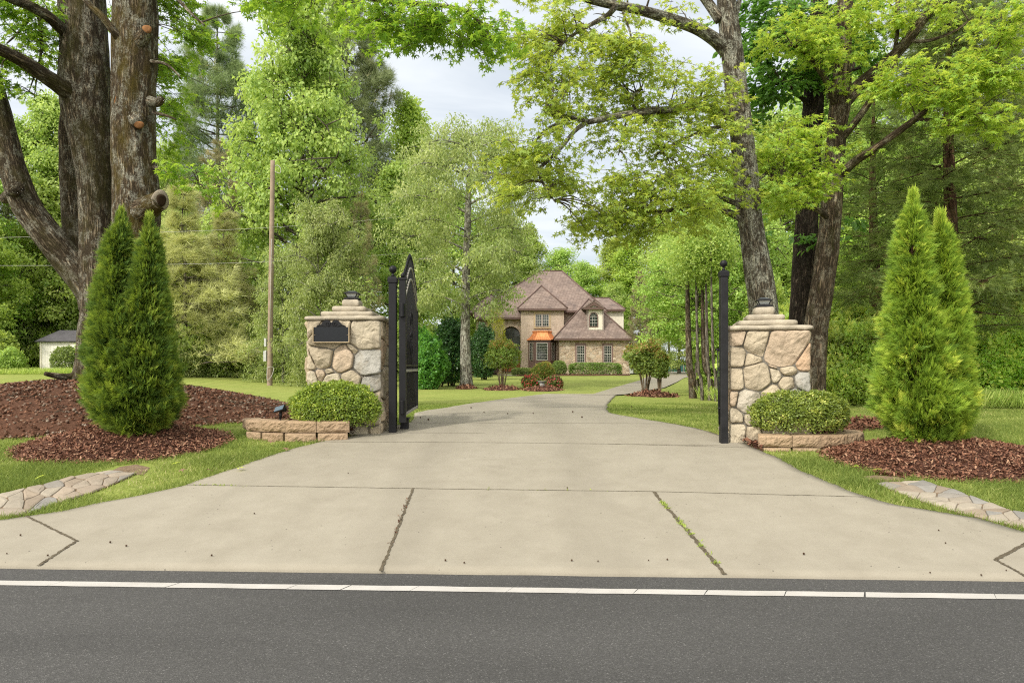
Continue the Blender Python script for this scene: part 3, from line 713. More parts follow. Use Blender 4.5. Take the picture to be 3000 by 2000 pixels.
# ------------------------------------------------------------------ mounds
def mulch(name, px, pyc, d, wl, wd, h, label, nb=5200, smin=.035, smax=.10, pw=1.0, sx=0.0):
    c = P(px, 1000, d); cx, cy = c.x, d
    o, z = mound(name, cx, cy, wl, wd, h, M['mulch'], label, pw=pw, sx=sx)
    if nb: scatter_bits('bark_chips', o, z, cx, cy, wl, wd, nb, M['chips'], CHIP, smin, smax)
    return o, z
ml, zml = mulch('mulch_bed', 368, 0, 8.75, 1.28, 1.02, .25, 'reddish brown bark mulch cone under the left arborvitae', 16000, .016, .048)
mr, zmr = mulch('mulch_bed', 2790, 0, 7.75, 1.40, .92, .22, 'reddish brown bark mulch cone under the right arborvitae', 17000, .016, .048, sx=-.12)
def flatbed(name, pts, label, nb, smin=.03, smax=.085, z0=.02):
    """thin mulch fill over a ground outline"""
    q = [gp(*p) for p in pts]; mb = MB(); c = sum(q, Vector())/len(q)
    vs = [(c.x, c.y, g(c.x, c.y)+z0+.03)]; n = len(q)
    for f in (.5, .85, 1.0):
        for p in q:
            r = c.lerp(p, f); vs.append((r.x, r.y, g(r.x, r.y) + z0 + (.02 if f < 1 else -.03)))
    fs = [(0, 1+k, 1+(k+1) % n) for k in range(n)] + [(1+i*n+k, 1+(i+1)*n+k, 1+(i+1)*n+(k+1) % n, 1+i*n+(k+1) % n) for i in range(2) for k in range(n)]
    mb.add(vs, fs, 0, True); o = setp(mb.build(name, M['mulch']), label, 'mulch bed', kind='stuff')
    xs = []; rq = random.Random(n)
    while len(xs) < nb:
        k = rq.randrange(n); u, v = rq.random(), rq.random()
        if u + v > 1: u, v = 1-u, 1-v
        p = c + (q[k]-c)*u + (q[(k+1) % n]-c)*v; xs.append((p.x, p.y))
    a = np.array(xs); zz = G(a[:, 0], a[:, 1]) + z0 + .02 + RNG.uniform(.0, .03, nb)
    f = rand_dir(nb); f[:, 2] *= .5
    link('bark_chips', leaf_mesh('bark_chips', CHIP, np.column_stack([a, zz]), f, rand_dir(nb)*.6 + np.array([0,0,1.]), RNG.uniform(smin, smax, nb), RNG.uniform(0, .8, nb), M['chips']), o)['kind'] = 'stuff'
    return o
flatbed('mulch_bed', [(1005,1282),(1050,1276),(1110,1262),(1140,1250),(1140,1240),(1000,1235),(800,1238),(760,1245),(770,1252)], 'dark mulch filling the left stone block planter', 1500, z0=.04)
flatbed('mulch_bed', [(2145,1290),(2180,1306),(2225,1325),(2320,1290),(2500,1290),(2530,1270),(2480,1255),(2330,1250),(2200,1262),(2140,1278)], 'dark mulch filling the right stone block planter', 1800, z0=.03)
flatbed('mulch_bed', [(2450,1235),(2560,1232),(2600,1250),(2590,1262),(2480,1265),(2430,1255)], 'brown mulch strip behind the right block planter', 700)
flatbed('mulch_bed', [(2430,1335),(2520,1300),(2560,1320),(2500,1350),(2440,1345)], 'scattered mulch spilling past the right block planter', 420, z0=.0)
# big litter mound round the left multi stemmed tree
TX, TY = P(270, 1000, 12.2).x, 12.2
lit, zlit = mound('leaf_litter_mound', TX, TY - .1, 4.0, 2.98, .60, M['litter'], 'large mound of brown gum balls and dead leaves under the left tree', 'leaf litter', pw=.8)
scatter_bits('dead_leaves', lit, zlit, TX, TY-.1, 3.95, 2.95, 17000, M['litterbits'], STAR, .03, .07, .7)
BALL = (np.array([(1,0,0),(-1,0,0),(0,1,0),(0,-1,0),(0,0,1),(0,0,-1)])*.5, np.array([(0,2,4),(2,1,4),(1,3,4),(3,0,4),(2,0,5),(1,2,5),(3,1,5),(0,3,5)]))
def spiky():
    V, Fc = [], []; r = random.Random(2)
    for i in range(16):
        y = 1 - 2*(i+.5)/16; a = i*2.39996; s = math.sqrt(1-y*y); d = Vector((s*math.cos(a), s*math.sin(a), y)); q = d.orthogonal().normalized()*.22; b = d.cross(q); k = len(V)
        V += [tuple(d*.25+q), tuple(d*.25-q*.5+b*.8), tuple(d*.25-q*.5-b*.8), tuple(d*.55)]; Fc += [(k,k+1,k+3),(k+1,k+2,k+3),(k+2,k,k+3)]
    return np.array(V), np.array(Fc)
SPIKY = spiky()
scatter_bits('gum_balls', lit, zlit, TX, TY-.1, 3.95, 2.95, 6500, M['litterbits'], SPIKY, .035, .055, 1)
mb = MB(); rq = random.Random(8)
for i in range(46):
    a = rq.uniform(-2.9, .3); r = rq.uniform(.35, .98); x, y = TX + 3.9*r*math.cos(a), TY-.1 + 2.9*r*math.sin(a); b = rq.uniform(0, 6.3); L = rq.uniform(.15, .5); pts = []
    for k in range(4):
        xx, yy = x + L*k/3*math.cos(b + .3*k*rq.uniform(-1,1)), y + L*k/3*math.sin(b + .2*k); pts.append((xx, yy, float(zlit(xx, yy)) + .035 + rq.uniform(0, .025)))
    mb.tube(pts, [.006, .005, .004, .002], 5)
setp(mb.build('fallen_twigs', M['twig'], None), 'thin fallen twigs strewn over the leaf litter mound', 'fallen twigs', kind='stuff')
# small soil patches at the ends of the flagstone strips
def patch(name, pts, label):
    q = [gp(*p) for p in pts]; mb = MB(); c = sum(q, Vector())/len(q); n = len(q)
    mb.add([(c.x, c.y, g(c.x, c.y)+.03)] + [(p.x, p.y, g(p.x, p.y)+.004) for p in q], [(0, 1+k, 1+(k+1) % n) for k in range(n)], 0, True)
    setp(mb.build(name, M['soil']), label, 'bare soil', kind='structure')
    MOUNDS.append((c.x, c.y, max(abs(p.x-c.x) for p in q)*.85, max(abs(p.y-c.y) for p in q)*.85))
patch('soil_patch', [(300,1384),(420,1392),(440,1370),(400,1360),(340,1368)], 'bare brown soil at the end of the left flagstone strip')
patch('soil_patch', [(2545,1412),(2690,1414),(2640,1398),(2560,1392),(2520,1398)], 'bare brown soil at the end of the right flagstone strip')
patch('soil_patch', [(40,1335),(110,1350),(140,1340),(90,1322)], 'thin bare soil left of the left mulch cone')

# ------------------------------------------------------------------ stone pillars
TONES = [tuple(c*.92 for c in q) for q in [(.44,.36,.245),(.47,.385,.265),(.40,.335,.24),(.50,.42,.30),(.46,.345,.235),(.37,.33,.27),(.43,.365,.265)]]
def facing(mb, O, U, V, N, w, h, seeds, rs, tones=None, pad=.02):
    polys = cells(seeds, w + pad, h, -pad, 0.0)
    for idx, poly in enumerate(polys):
        cx = sum(p[0] for p in poly)/len(poly); cy = sum(p[1] for p in poly)/len(poly)
        r = sum(math.hypot(p[0]-cx, p[1]-cy) for p in poly)/len(poly)
        tone = tones[idx % len(tones)] if tones else rs.choice(TONES); k = rs.uniform(.9, 1.12); tone = tuple(c*k for c in tone)
        ol = rounded(poly, .022, 1, (cx, cy), 2, gap=.008); m = len(ol); vs = []; tx, ty = rs.uniform(-.16, .16), rs.uniform(-.16, .16); sd = rs.uniform(0, 50); H = rs.uniform(.036, .06)
        cd = Vector((math.cos(sd), math.sin(sd)))
        rings = [(1, -.02), (1.0, .006), (.975, .55*H), (.90, .9*H), (.76, H), (.56, H*1.03), (.34, H*1.05), (.14, H*1.05)]
        for (sc, hh) in rings:
            for (u, v) in ol:
                uu, vv = cx + (u-cx)*sc, cy + (v-cy)*sc; q = 0
                if hh > .02:
                    p3 = Vector((uu*6 + sd, vv*6, sd)); q = .020*noise.noise(p3) + .011*noise.noise(p3*2.7) + .006*noise.noise(p3*6) + tx*(uu-cx) + ty*(vv-cy)
                    fc = (uu-cx)*cd.x + (vv-cy)*cd.y - .18*r                      # a chiselled break across the face
                    if fc > 0: q -= min(.03, fc * .38)
                    q = max(q, -hh + .012)
                wob = .006*noise.noise(Vector((uu*22, vv*22, sd)))
                vs.append(O + U*(uu+wob) + V*(vv+wob) + N*(hh+q))
        vs.append(O + U*cx + V*cy + N*(rings[-1][1]))
        fs = [(i*m+k, i*m+(k+1) % m, (i+1)*m+(k+1) % m, (i+1)*m+k) for i in range(len(rings)-1) for k in range(m)]
        l = (len(rings)-1)*m; fs += [(l+k, l+(k+1) % m, len(vs)-1) for k in range(m)]
        mb.add(vs, fs, 0, False, col=tone)
def rand_seeds(rs, w, h, nx, ny):
    return [((i+.5+rs.uniform(-.35,.35))*w/nx, (j+.5+rs.uniform(-.35,.35))*h/ny) for j in range(ny) for i in range(nx)]
def rough_slab(mb, c, U, W, hw, hd, z0, z1, amp, seed):
    """cast slab with rounded, slightly wavy edges: c centre, U and W its horizontal axes"""
    n = 10; rim = []
    for (a, b) in (((-1,-1),(1,-1)), ((1,-1),(1,1)), ((1,1),(-1,1)), ((-1,1),(-1,-1))):
        for k in range(n): f = k/n; rim.append((a[0]+(b[0]-a[0])*f, a[1]+(b[1]-a[1])*f))
    m = len(rim); vs = []; H = z1 - z0
    for (ins, z) in ((.02, z0), (.004, z0 + .18*H), (0, z0 + .5*H), (.006, z0 + .82*H), (.03, z1), (.12, z1 + .004)):
        for (x, y) in rim:
            cr = 1 - .015*(abs(x) > .95 and abs(y) > .95)
            p = c + U*(x*(hw-ins)*cr) + W*(y*(hd-ins)*cr); q = amp*noise.noise(Vector((p.x*5, p.y*5, seed + z*9)))
            o = (U*x + W*y); vs.append((p.x + o.x*q, p.y + o.y*q, z + q*.8 + amp*.5*noise.noise(Vector((p.x*14, p.y*14, seed)))))
    fs = [(i*m+k, i*m+(k+1) % m, (i+1)*m+(k+1) % m, (i+1)*m+k) for i in range(5) for k in range(m)] + [tuple(range(m))[::-1], tuple(range(5*m, 6*m))]
    mb.add(vs, fs, 0, True)
def pillar(c0, ang, w, ztop, zb, front_seeds, front_tones, label, seed, lamp_label):
    """c0: front corner (left end of the front face) on plan; ang: turn about z"""
    U = Vector((math.cos(ang), math.sin(ang), 0)); W = Vector((-U.y, U.x, 0)); Z = Vector((0, 0, 1)); rs = random.Random(seed)
    ctr = Vector((c0[0], c0[1], 0)) + U*(w/2) + W*(w/2)
    r = root('stone_pillar', (ctr.x, ctr.y, zb), label, 'pillar'); h = ztop - zb + .15; O = Vector((c0[0], c0[1], zb - .15))
    mb = MB()
    mb.obox((ctr.x, ctr.y, (ztop + zb)/2 - .05), U*(w/2+.004), W*(w/2+.004), Z*((ztop-zb)/2 + .06), 0); mb.build('mortar_core', M['mortar'], r)
    mb = MB()
    fs = [(q[0]*w, .15 + q[1]*(ztop-zb), (q[2] if len(q) > 2 else 0)*w) for q in front_seeds]
    facing(mb, O, U, Z, -W, w, h, fs, rs, front_tones, .035)
    facing(mb, O + U*w, W, Z, U, w, h, rand_seeds(rs, w, h, 3, 5), rs, None, .01)
    facing(mb, O + U*w + W*w, -U, Z, W, w, h, rand_seeds(rs, w, h, 3, 5), rs, None, .035)
    facing(mb, O + W*w, -W, Z, -U, w, h, rand_seeds(rs, w, h, 4, 6), rs, None, .01)
    mb.build('stone_facing', M['stone'], r)
    mb = MB(); rough_slab(mb, ctr, U, W, w/2+.068, w/2+.068, ztop, ztop+.058, .012, seed); mb.build('cap_slab', M['cap'], r)
    z = ztop + .060
    for (nm, hw, hh, s) in (('lower_step', .36, .075, 1), ('upper_step', .235, .078, 2)):
        mb = MB(); rough_slab(mb, ctr, U, W, hw, hw, z, z+hh, .010, seed+s); mb.build(nm, M['cap'], r); z += hh + .003
    mb = MB(); rough_slab(mb, ctr, U, W, .122, .122, z, z+.105, .008, seed+4); mb.build('neck_block', M['cap'], r); z += .107
    l = root('solar_lamp', (ctr.x, ctr.y, z), lamp_label, 'lamp'); a0 = ang
    mb = MB(); mb.frustum(z, z+.022, .100, .100, ctr, a0); mb.frustum(z+.022, z+.036, .085, .060, ctr, a0); mb.build('base', M['blackworn'], l, .003)
    mb = MB(); mb.frustum(z+.036, z+.078, .058, .080, ctr, a0); mb.build('lamp_glass', M['lampglass'], l)
    for k in range(4):
        a = a0 + math.pi/4 + k*math.pi/2; d = Vector((math.cos(a), math.sin(a), 0)); mb = MB()
        mb.tube([ctr + d*.083 + Z*(z+.034), ctr + d*.115 + Z*(z+.080)], .007, 5); mb.build('corner_bar', M['blackworn'], l)
    mb = MB(); mb.frustum(z+.078, z+.088, .100, .102, ctr, a0); mb.frustum(z+.088, z+.112, .100, .062, ctr, a0); mb.build('roof', M['blackworn'], l, .003)
    mb = MB(); mb.frustum(z+.1125, z+.117, .052, .050, ctr, a0); mb.build('solar_cell', M['solar'], l)
    return ctr, U, W
# stone centres read from the photograph: (across the face, up the face)
LST = [(922,958,8),(958,985,40),(1000,962,30),(1066,975,44),(1035,1022,12),(950,1035,36),(1003,1044,38),(1070,1054,38),(914,1050,12),(914,1102,20),(943,1092,14),(966,1080,10),(974,1110,30),(1030,1102,32),(1080,1113,26),(1092,1152,14),(1040,1154,20),(985,1162,26),(932,1155,18),(918,1200,14),(970,1212,26),(1032,1205,24),(1088,1205,18),(925,1255,14),(985,1258,24),(1055,1252,24),(1098,1250,12)]
ls = [((x-908)/202, 1-(y-935)/320, w/202) for x, y, w in LST]
GRY = (.30,.29,.255); PCH = (.40,.318,.228); TAN = (.395,.335,.24); LTN = (.44,.385,.285)
lt = [TAN,TAN,TAN,LTN,TAN,TAN,PCH,GRY,TAN,LTN,PCH,TAN,LTN,TAN,GRY,TAN,TAN,LTN,TAN,GRY,TAN,PCH,LTN,TAN,TAN,LTN,TAN]
dl = 9.3; lc = P(908, 1000, dl)
Lc, LU, LW = pillar((lc.x, dl), 0.0, .94, P(0, 938, dl).z, g(lc.x+.4, dl), ls, lt, 'tan field stone gate pillar with the black plaque, left of the drive', 3, 'small black solar lamp on top of the left stone pillar')
RST = [(2161,985,22),(2163,1038,24),(2165,1104,28),(2160,1207,14),(2160,1253,26),(2218,1000,40),(2292,1018,58),(2272,1066,6),(2338,1045,30),(2302,1070,24),(2198,1046,20),(2214,1100,44),(2264,1092,20),(2302,1118,26),(2338,1112,22),(2196,1164,40),(2256,1150,36),(2318,1150,30),(2204,1206,24),(2240,1200,20),(2300,1192,28),(2342,1182,16),(2166,1158,16),(2204,1256,22),(2260,1246,28),(2322,1246,26)]
rs_ = [((x-2144)/214, 1-(y-966)/318, w/214) for x, y, w in RST]
rt = [PCH,TAN,TAN,LTN,LTN,TAN,PCH,PCH,(.43,.305,.20),TAN,TAN,TAN,LTN,TAN,GRY,(.37,.335,.27),TAN,GRY,LTN,LTN,TAN,TAN,PCH,TAN,LTN,TAN]
dr = 8.65; rc = P(2144, 1000, dr)
Rc, RU, RW = pillar((rc.x, dr), -.2, .90, P(0, 968, dr).z, g(rc.x+.4, dr), rs_, rt, 'tan and peach field stone gate pillar right of the drive', 8, 'small black solar lamp on top of the right stone pillar')

# plaque on the left pillar
yq = dl - .105; p0, p1 = P(916, 1004, yq), P(1024, 958, yq)
pq = root('wall_plaque', ((p0.x+p1.x)/2, yq, p0.z), 'blank black plaque with a bronze edge and scroll crest on the left pillar', 'plaque')
mb = MB(); mb.box(p0.x+.012, p1.x-.012, yq+.004, yq+.03, p0.z+.012, p1.z); mb.build('panel', M['plaque'], pq)
mb = MB()
for (a, b, c, d) in ((p0.x, p1.x, p0.z, p0.z+.014), (p0.x, p0.x+.014, p0.z+.014, p1.z), (p1.x-.014, p1.x, p0.z+.014, p1.z)): mb.box(a, b, yq-.012, yq+.05, c, d)
mb.build('frame', M['bronze'], pq, .003)
xm = (p0.x+p1.x)/2; hw = (p1.x-p0.x)/2; zt = p1.z; mb = MB()
prof = [(-.80,0),(-.76,.02),(-.58,.035),(-.44,.075),(-.30,.098),(-.14,.095),(-.04,.07),(0,.062),(.04,.07),(.14,.095),(.30,.098),(.44,.075),(.58,.035),(.76,.02),(.80,0)]
mb.prism([(xm + a*hw, yq+.006, zt - .001 + b) for a, b in prof][::-1], (0, .02, 0)); mb.build('crest', M['black'], pq)
mb = MB()
for sg in (-1, 1):
    sp = [(xm + sg*(.20*hw + (.038 - .0022*k)*math.cos(.6*k + 2.4)), yq-.002, zt + .045 + (.036 - .0021*k)*math.sin(.6*k + 2.4)) for k in range(14)]
    mb.tube(sp, .004, 6)
    mb.tube([(xm+sg*.78*hw, yq-.002, zt+.012), (xm+sg*.6*hw, yq-.004, zt+.03), (xm+sg*.45*hw, yq-.002, zt+.022), (xm+sg*.33*hw, yq-.002, zt+.008)], .004, 6, sub=4)
mb.build('scroll', M['blackworn'], pq)
for sg in (-1, 1): mb = MB(); mb.lathe([(.001,-.003),(.006,-.002),(.006,.004)], (xm+sg*(hw-.03), yq, (p0.z+p1.z)/2), 8); mb.build('screw', M['bronze'], pq)

# ------------------------------------------------------------------ gate posts and gate
def ball_cap(mb, c, z, s):
    mb.frustum(z, z+.075*s, .072*s, .072*s, c); mb.frustum(z+.075*s, z+.105*s, .070*s, .042*s, c)
def finial(mb, c, z, s):
    mb.lathe([(.022*s,0),(.030*s,.012*s),(.018*s,.028*s),(.016*s,.045*s),(.034*s,.056*s),(.052*s,.078*s),(.059*s,.104*s),(.052*s,.132*s),(.034*s,.152*s),(.010*s,.163*s)], (c[0], c[1], z), 20)
def gate_post(px, d, s, zt, label, worn):
    c = P(px, 1000, d); zb = g(c.x, c.y) - .1; ztop = P(0, zt, d).z
    r = root('gate_post', (c.x, c.y, g(c.x, c.y)), label, 'gate post')
    mb = MB(); mb.frustum(zb, ztop, .057*s, .057*s, c); mb.build('post', M[worn], r, .006)
    mb = MB(); ball_cap(mb, c, ztop, .98*s); mb.build('post_cap', M['black'], r, .004)
    mb = MB(); finial(mb, c, ztop+.103*s, s); mb.build('ball_finial', M['black'], r)
    return r, c, ztop
gl, cl, _ = gate_post(1151, 9.4, .9, 829, 'black square steel gate post with ball finial beside the left pillar', 'black')
gr_, cr_, ztr = gate_post(2120, 8.6, .80, 811, 'black square steel gate post with ball finial beside the right pillar', 'blackworn')
mb = MB()
rod = [P(2103, 1022, 8.62), P(2104, 1120, 8.62), P(2107, 1244, 8.62)]
mb.tube(rod, .009, 7)
for py in (1027, 1080, 1195): a = P(2103, py, 8.62); b = P(2114, py, 8.6); mb.tube([a, b], .011, 6)
mb.tube([P(2098,1024,8.62), P(2106,1024,8.62)], .016, 6)
mb.build('latch_rod', M['blackworn'], gr_)

A, B = P(1181, 1000, 9.47), P(1221, 1000, 11.5)           # open leaf, hinge end to free end
A.z = B.z = 0; GU = (B - A); GL = GU.length; GU /= GL; GN = Vector((GU.y, -GU.x, 0))
if GN.x < 0: GN = -GN
gate = root('driveway_gate', (A.x, A.y, EYE - .70), 'tall black arched metal gate leaf standing open by the left post', 'gate')
zB, zM, zE, zP = EYE - .665, EYE - .05, EYE + .945, EYE + 1.34
def arch(u, lo, hi):
    """bell arch: flat shoulders rising to a rounded crown"""
    x = abs(u - .5) * 2; return lo + (hi - lo) * (math.cos(math.pi * min(1, x)) * .5 + .5) ** .8
def gpt(u, z, off=0.0): q = A + GU * (u*GL) + GN*off; return Vector((q.x, q.y, z))
def flatbar(mb, pts, t, hgt):
    for a, b in zip(pts[:-1], pts[1:]):
        d = (b - a); L = d.length / 2 + .002; d.normalize(); up = GN.cross(d).normalized()
        mb.obox((a+b)/2, d*L, GN*t, up*hgt)
mb = MB(); mb.obox(gpt(0, (zB-.10+EYE+1.2)/2) - GU*.045, GU*.045, GN*.045, Vector((0,0,(EYE+1.2-zB+.10)/2))); mb.build('stile', M['black'], gate, .004); mb = MB(); mb.obox(gpt(1, (zB+zE)/2), GU*.022, GN*.022, Vector((0,0,(zE+.06-zB)/2)))
mb.build('stile', M['black'], gate, .004)
mb = MB(); mb.frustum(EYE+1.2, EYE+1.23, .055, .055, gpt(0,0)-GU*.045); mb.lathe([(.02,0),(.03,.03),(.02,.06),(.004,.075)], (gpt(0,0)-GU*.045).to_tuple()[:2] + (EYE+1.23,), 12); mb.build('stile_cap', M['black'], gate)
for z, nm in ((zB, 'rail'), (zM, 'rail')):
    mb = MB(); mb.obox(gpt(.5, z), GU*(GL/2-.022), GN*.02, Vector((0,0,.019))); mb.build(nm, M['greytrim'], gate, .003)
mb = MB(); mb.obox(gpt(.5, zM+.075), GU*(GL/2-.022), GN*.016, Vector((0,0,.010))); mb.build('rail', M['black'], gate)
for lo, hi in ((zE, zP), (zE+.17, zP+.17)):
    mb = MB(); flatbar(mb, [gpt(k/36, arch(k/36, lo, hi)) for k in range(37)], .019, .014); mb.build('arch_rail', M['greytrim'], gate)
mb = MB(); np_ = 21
for i in range(1, np_):
    u = i / np_; zt = arch(u, zE+.30, zP+.30) ; q = gpt(u, 0)
    mb.frustum(zB, zt, .0085, .0085, q, math.atan2(GU.y, GU.x))
    mb.lathe([(.010,0),(.020,.02),(.017,.04),(.003,.095)], (q.x, q.y, zt), 6)
mb.build('pickets', M['black'], gate)
mb = MB()
for sg in (-1, 1):
    for (uc, zc, R0, k0) in ((.5+sg*.045, EYE+.72, .085, 0), (.5+sg*.03, EYE+.45, .06, 2), (.5+sg*.05, EYE+.25, .07, 4)):
        mb.tube([gpt(uc + sg*(R0-.005*k)*math.cos(.55*k)/GL, zc + (R0-.005*k)*1.7*math.sin(.55*k), .014) for k in range(14)], .009, 5)
mb.tube([gpt(.5, EYE+.05, .014), gpt(.49, EYE+.3, .014), gpt(.51, EYE+.6, .014), gpt(.5, EYE+.95, .014)], .009, 6, sub=4)
mb.build('scroll_ornament', M['blackworn'], gate)
for z in (EYE+.78, EYE-.55):
    mb = MB(); mb.lathe([(.035,-.09),(.035,.09)], (gpt(0,0)-GU*.115).to_tuple()[:2] + (z,), 12, smooth=False); mb.obox(gpt(0, z)-GU*.075, GU*.05, GN*.012, Vector((0,0,.05))); mb.build('hinge', M['black'], gate, .003)
c = gpt(.10, 0); zg = g(c.x, c.y)
st = root('gate_stop', (c.x, c.y, zg), 'short black stop post under the open gate leaf', 'gate stop')
mb = MB(); mb.frustum(zg-.05, zB-.07, .055, .055, c); mb.build('post', M['blackworn'], st, .005)
mb = MB(); mb.frustum(zB-.068, zB-.048, .07, .07, c); mb.build('plate', M['black'], st, .003)

# ------------------------------------------------------------------ split face planter blocks
def block(p0, p1, z0, z1, depth, label, group, seed):
    a, b = Vector((p0[0], p0[1], 0)), Vector((p1[0], p1[1], 0)); U = (b-a); w = U.length; U /= w; N = Vector((U.y, -U.x, 0)); rs = random.Random(seed)
    if N.y > 0 and abs(N.y) > .3: pass
    nx, nz = 16, 9; vs = []; fs = []; w2 = w - .008; tone = rs.choice([(.34,.245,.155),(.31,.22,.14),(.365,.265,.17),(.33,.24,.155)])
    for j in range(nz + 1):
        for i in range(nx + 1):
            u, v = i/nx, j/nz; ed = min(1, 6*min(u, 1-u)) * min(1, 5*min(v, 1-v)); q = Vector((u*w*9 + seed, v*(z1-z0)*9 + seed*.7, seed))
            o = (.010 + .020*noise.noise(q) + .012*noise.noise(q*2.6) + .006*rs.uniform(-1,1)) * (.25 + .75*ed) - .014*(1-ed)
            p = a + U*(.004 + w2*u) + N*o; vs.append((p.x, p.y, z0 + (z1-z0-.004)*v - .008*(1-min(1, 5*(1-v)))*(1-ed)))
    n = nx + 1; fs = [(j*n+i, j*n+i+1, (j+1)*n+i+1, (j+1)*n+i) for j in range(nz) for i in range(nx)]
    k0 = len(vs)
    for (uu, zz) in ((.12, z0), (.88, z0), (.88, z1-.004), (.12, z1-.004)):
        p = a + U*(w*uu) - N*depth; vs.append((p.x, p.y, zz))
    fs.append(tuple([j*n for j in range(nz, -1, -1)] + [k0, k0+3])[:] ); fs.append(tuple([j*n+nx for j in range(nz+1)] + [k0+2, k0+1]))
    fs.append(tuple([nz*n+i for i in range(nx, -1, -1)][::-1] + [k0+2, k0+3])); fs.append(tuple([i for i in range(nx, -1, -1)] + [k0, k0+1])); fs.append((k0, k0+3, k0+2, k0+1))
    mb = MB(); mb.add(vs, fs, 0, False, col=tone); o = mb.build('retaining_block', M['block'])
    return setp(o, label, 'block', group)
ORD = ['first', 'second', 'third', 'fourth', 'fifth', 'sixth', 'seventh']
def planter(path, ztop, hgt, side, anchor, seed, lower):
    grp = 'split face blocks of the %s planter' % side
    for i in range(len(path)-1):
        block(path[i], path[i+1], ztop - hgt, ztop, .20, 'tan split face block, %s from the %s in the %s planter upper row' % (ORD[i], anchor, side), grp, seed+i)
    for i in lower:
        a, b = Vector(path[i]+(0,)), Vector(path[i+1]+(0,)); U = (b-a).normalized(); N = Vector((U.y, -U.x, 0))*.016
        f = .0 if i % 2 else .02
        block((a+N+U*f).to_tuple()[:2], (b+N-U*f).to_tuple()[:2], ztop - 2*hgt + .002, ztop - hgt, .20, 'half buried tan block, %s from the %s in the %s planter lower row' % (ORD[i], anchor, side), grp, seed+20+i)
def pd(px, d): q = P(px, 1000, d); return (q.x, q.y)
lz = P(0, 1231, 8.9).z
planter([pd(712,9.45), pd(722,9.15), pd(764,8.98), pd(834,8.90), pd(926,8.88), pd(1024,8.90)], lz, .155, 'left', 'lamp', 40, [1, 2, 3, 4])
rz = P(0, 1273, 8.25).z
planter([pd(2222,8.28), pd(2322,8.25), pd(2407,8.24), pd(2486,8.36), pd(2532,8.62), pd(2520,8.98), pd(2450,9.2)], rz, .150, 'right', 'drive', 60, [0, 1, 2, 3])

# solar spotlight staked in the left planter
sc_ = P(822, 1240, 9.0); sl = root('solar_spotlight', (sc_.x, sc_.y, sc_.z), 'small tilted solar spotlight on a black stake by the left planter', 'spotlight')
mb = MB(); mb.tube([P(822,1262,9.05), P(821,1208,9.05)], .014, 8); mb.tube([P(822,1225,9.05), P(822,1206,9.05)], .020, 8); mb.build('stake', M['black'], sl)
c = P(818, 1196, 9.03); n = Vector((-.35, -.55, .76)).normalized(); u = Vector((1, -.25, .34)); u = (u - n*u.dot(n)).normalized(); v = n.cross(u)
mb = MB(); mb.obox(c - n*.006, u*.072, v*.052, n*.010); mb.build('panel_housing', M['black'], sl, .003)
mb = MB(); mb.obox(c + n*.0055, u*.066, v*.046, n*.001); mb.build('solar_panel', M['solar'], sl)
mb = MB(); mb.lathe([(.030,-.03),(.036,.0),(.030,.035)], P(832, 1199, 9.07).to_tuple(), 12); mb.build('lamp_head', M['black'], sl)
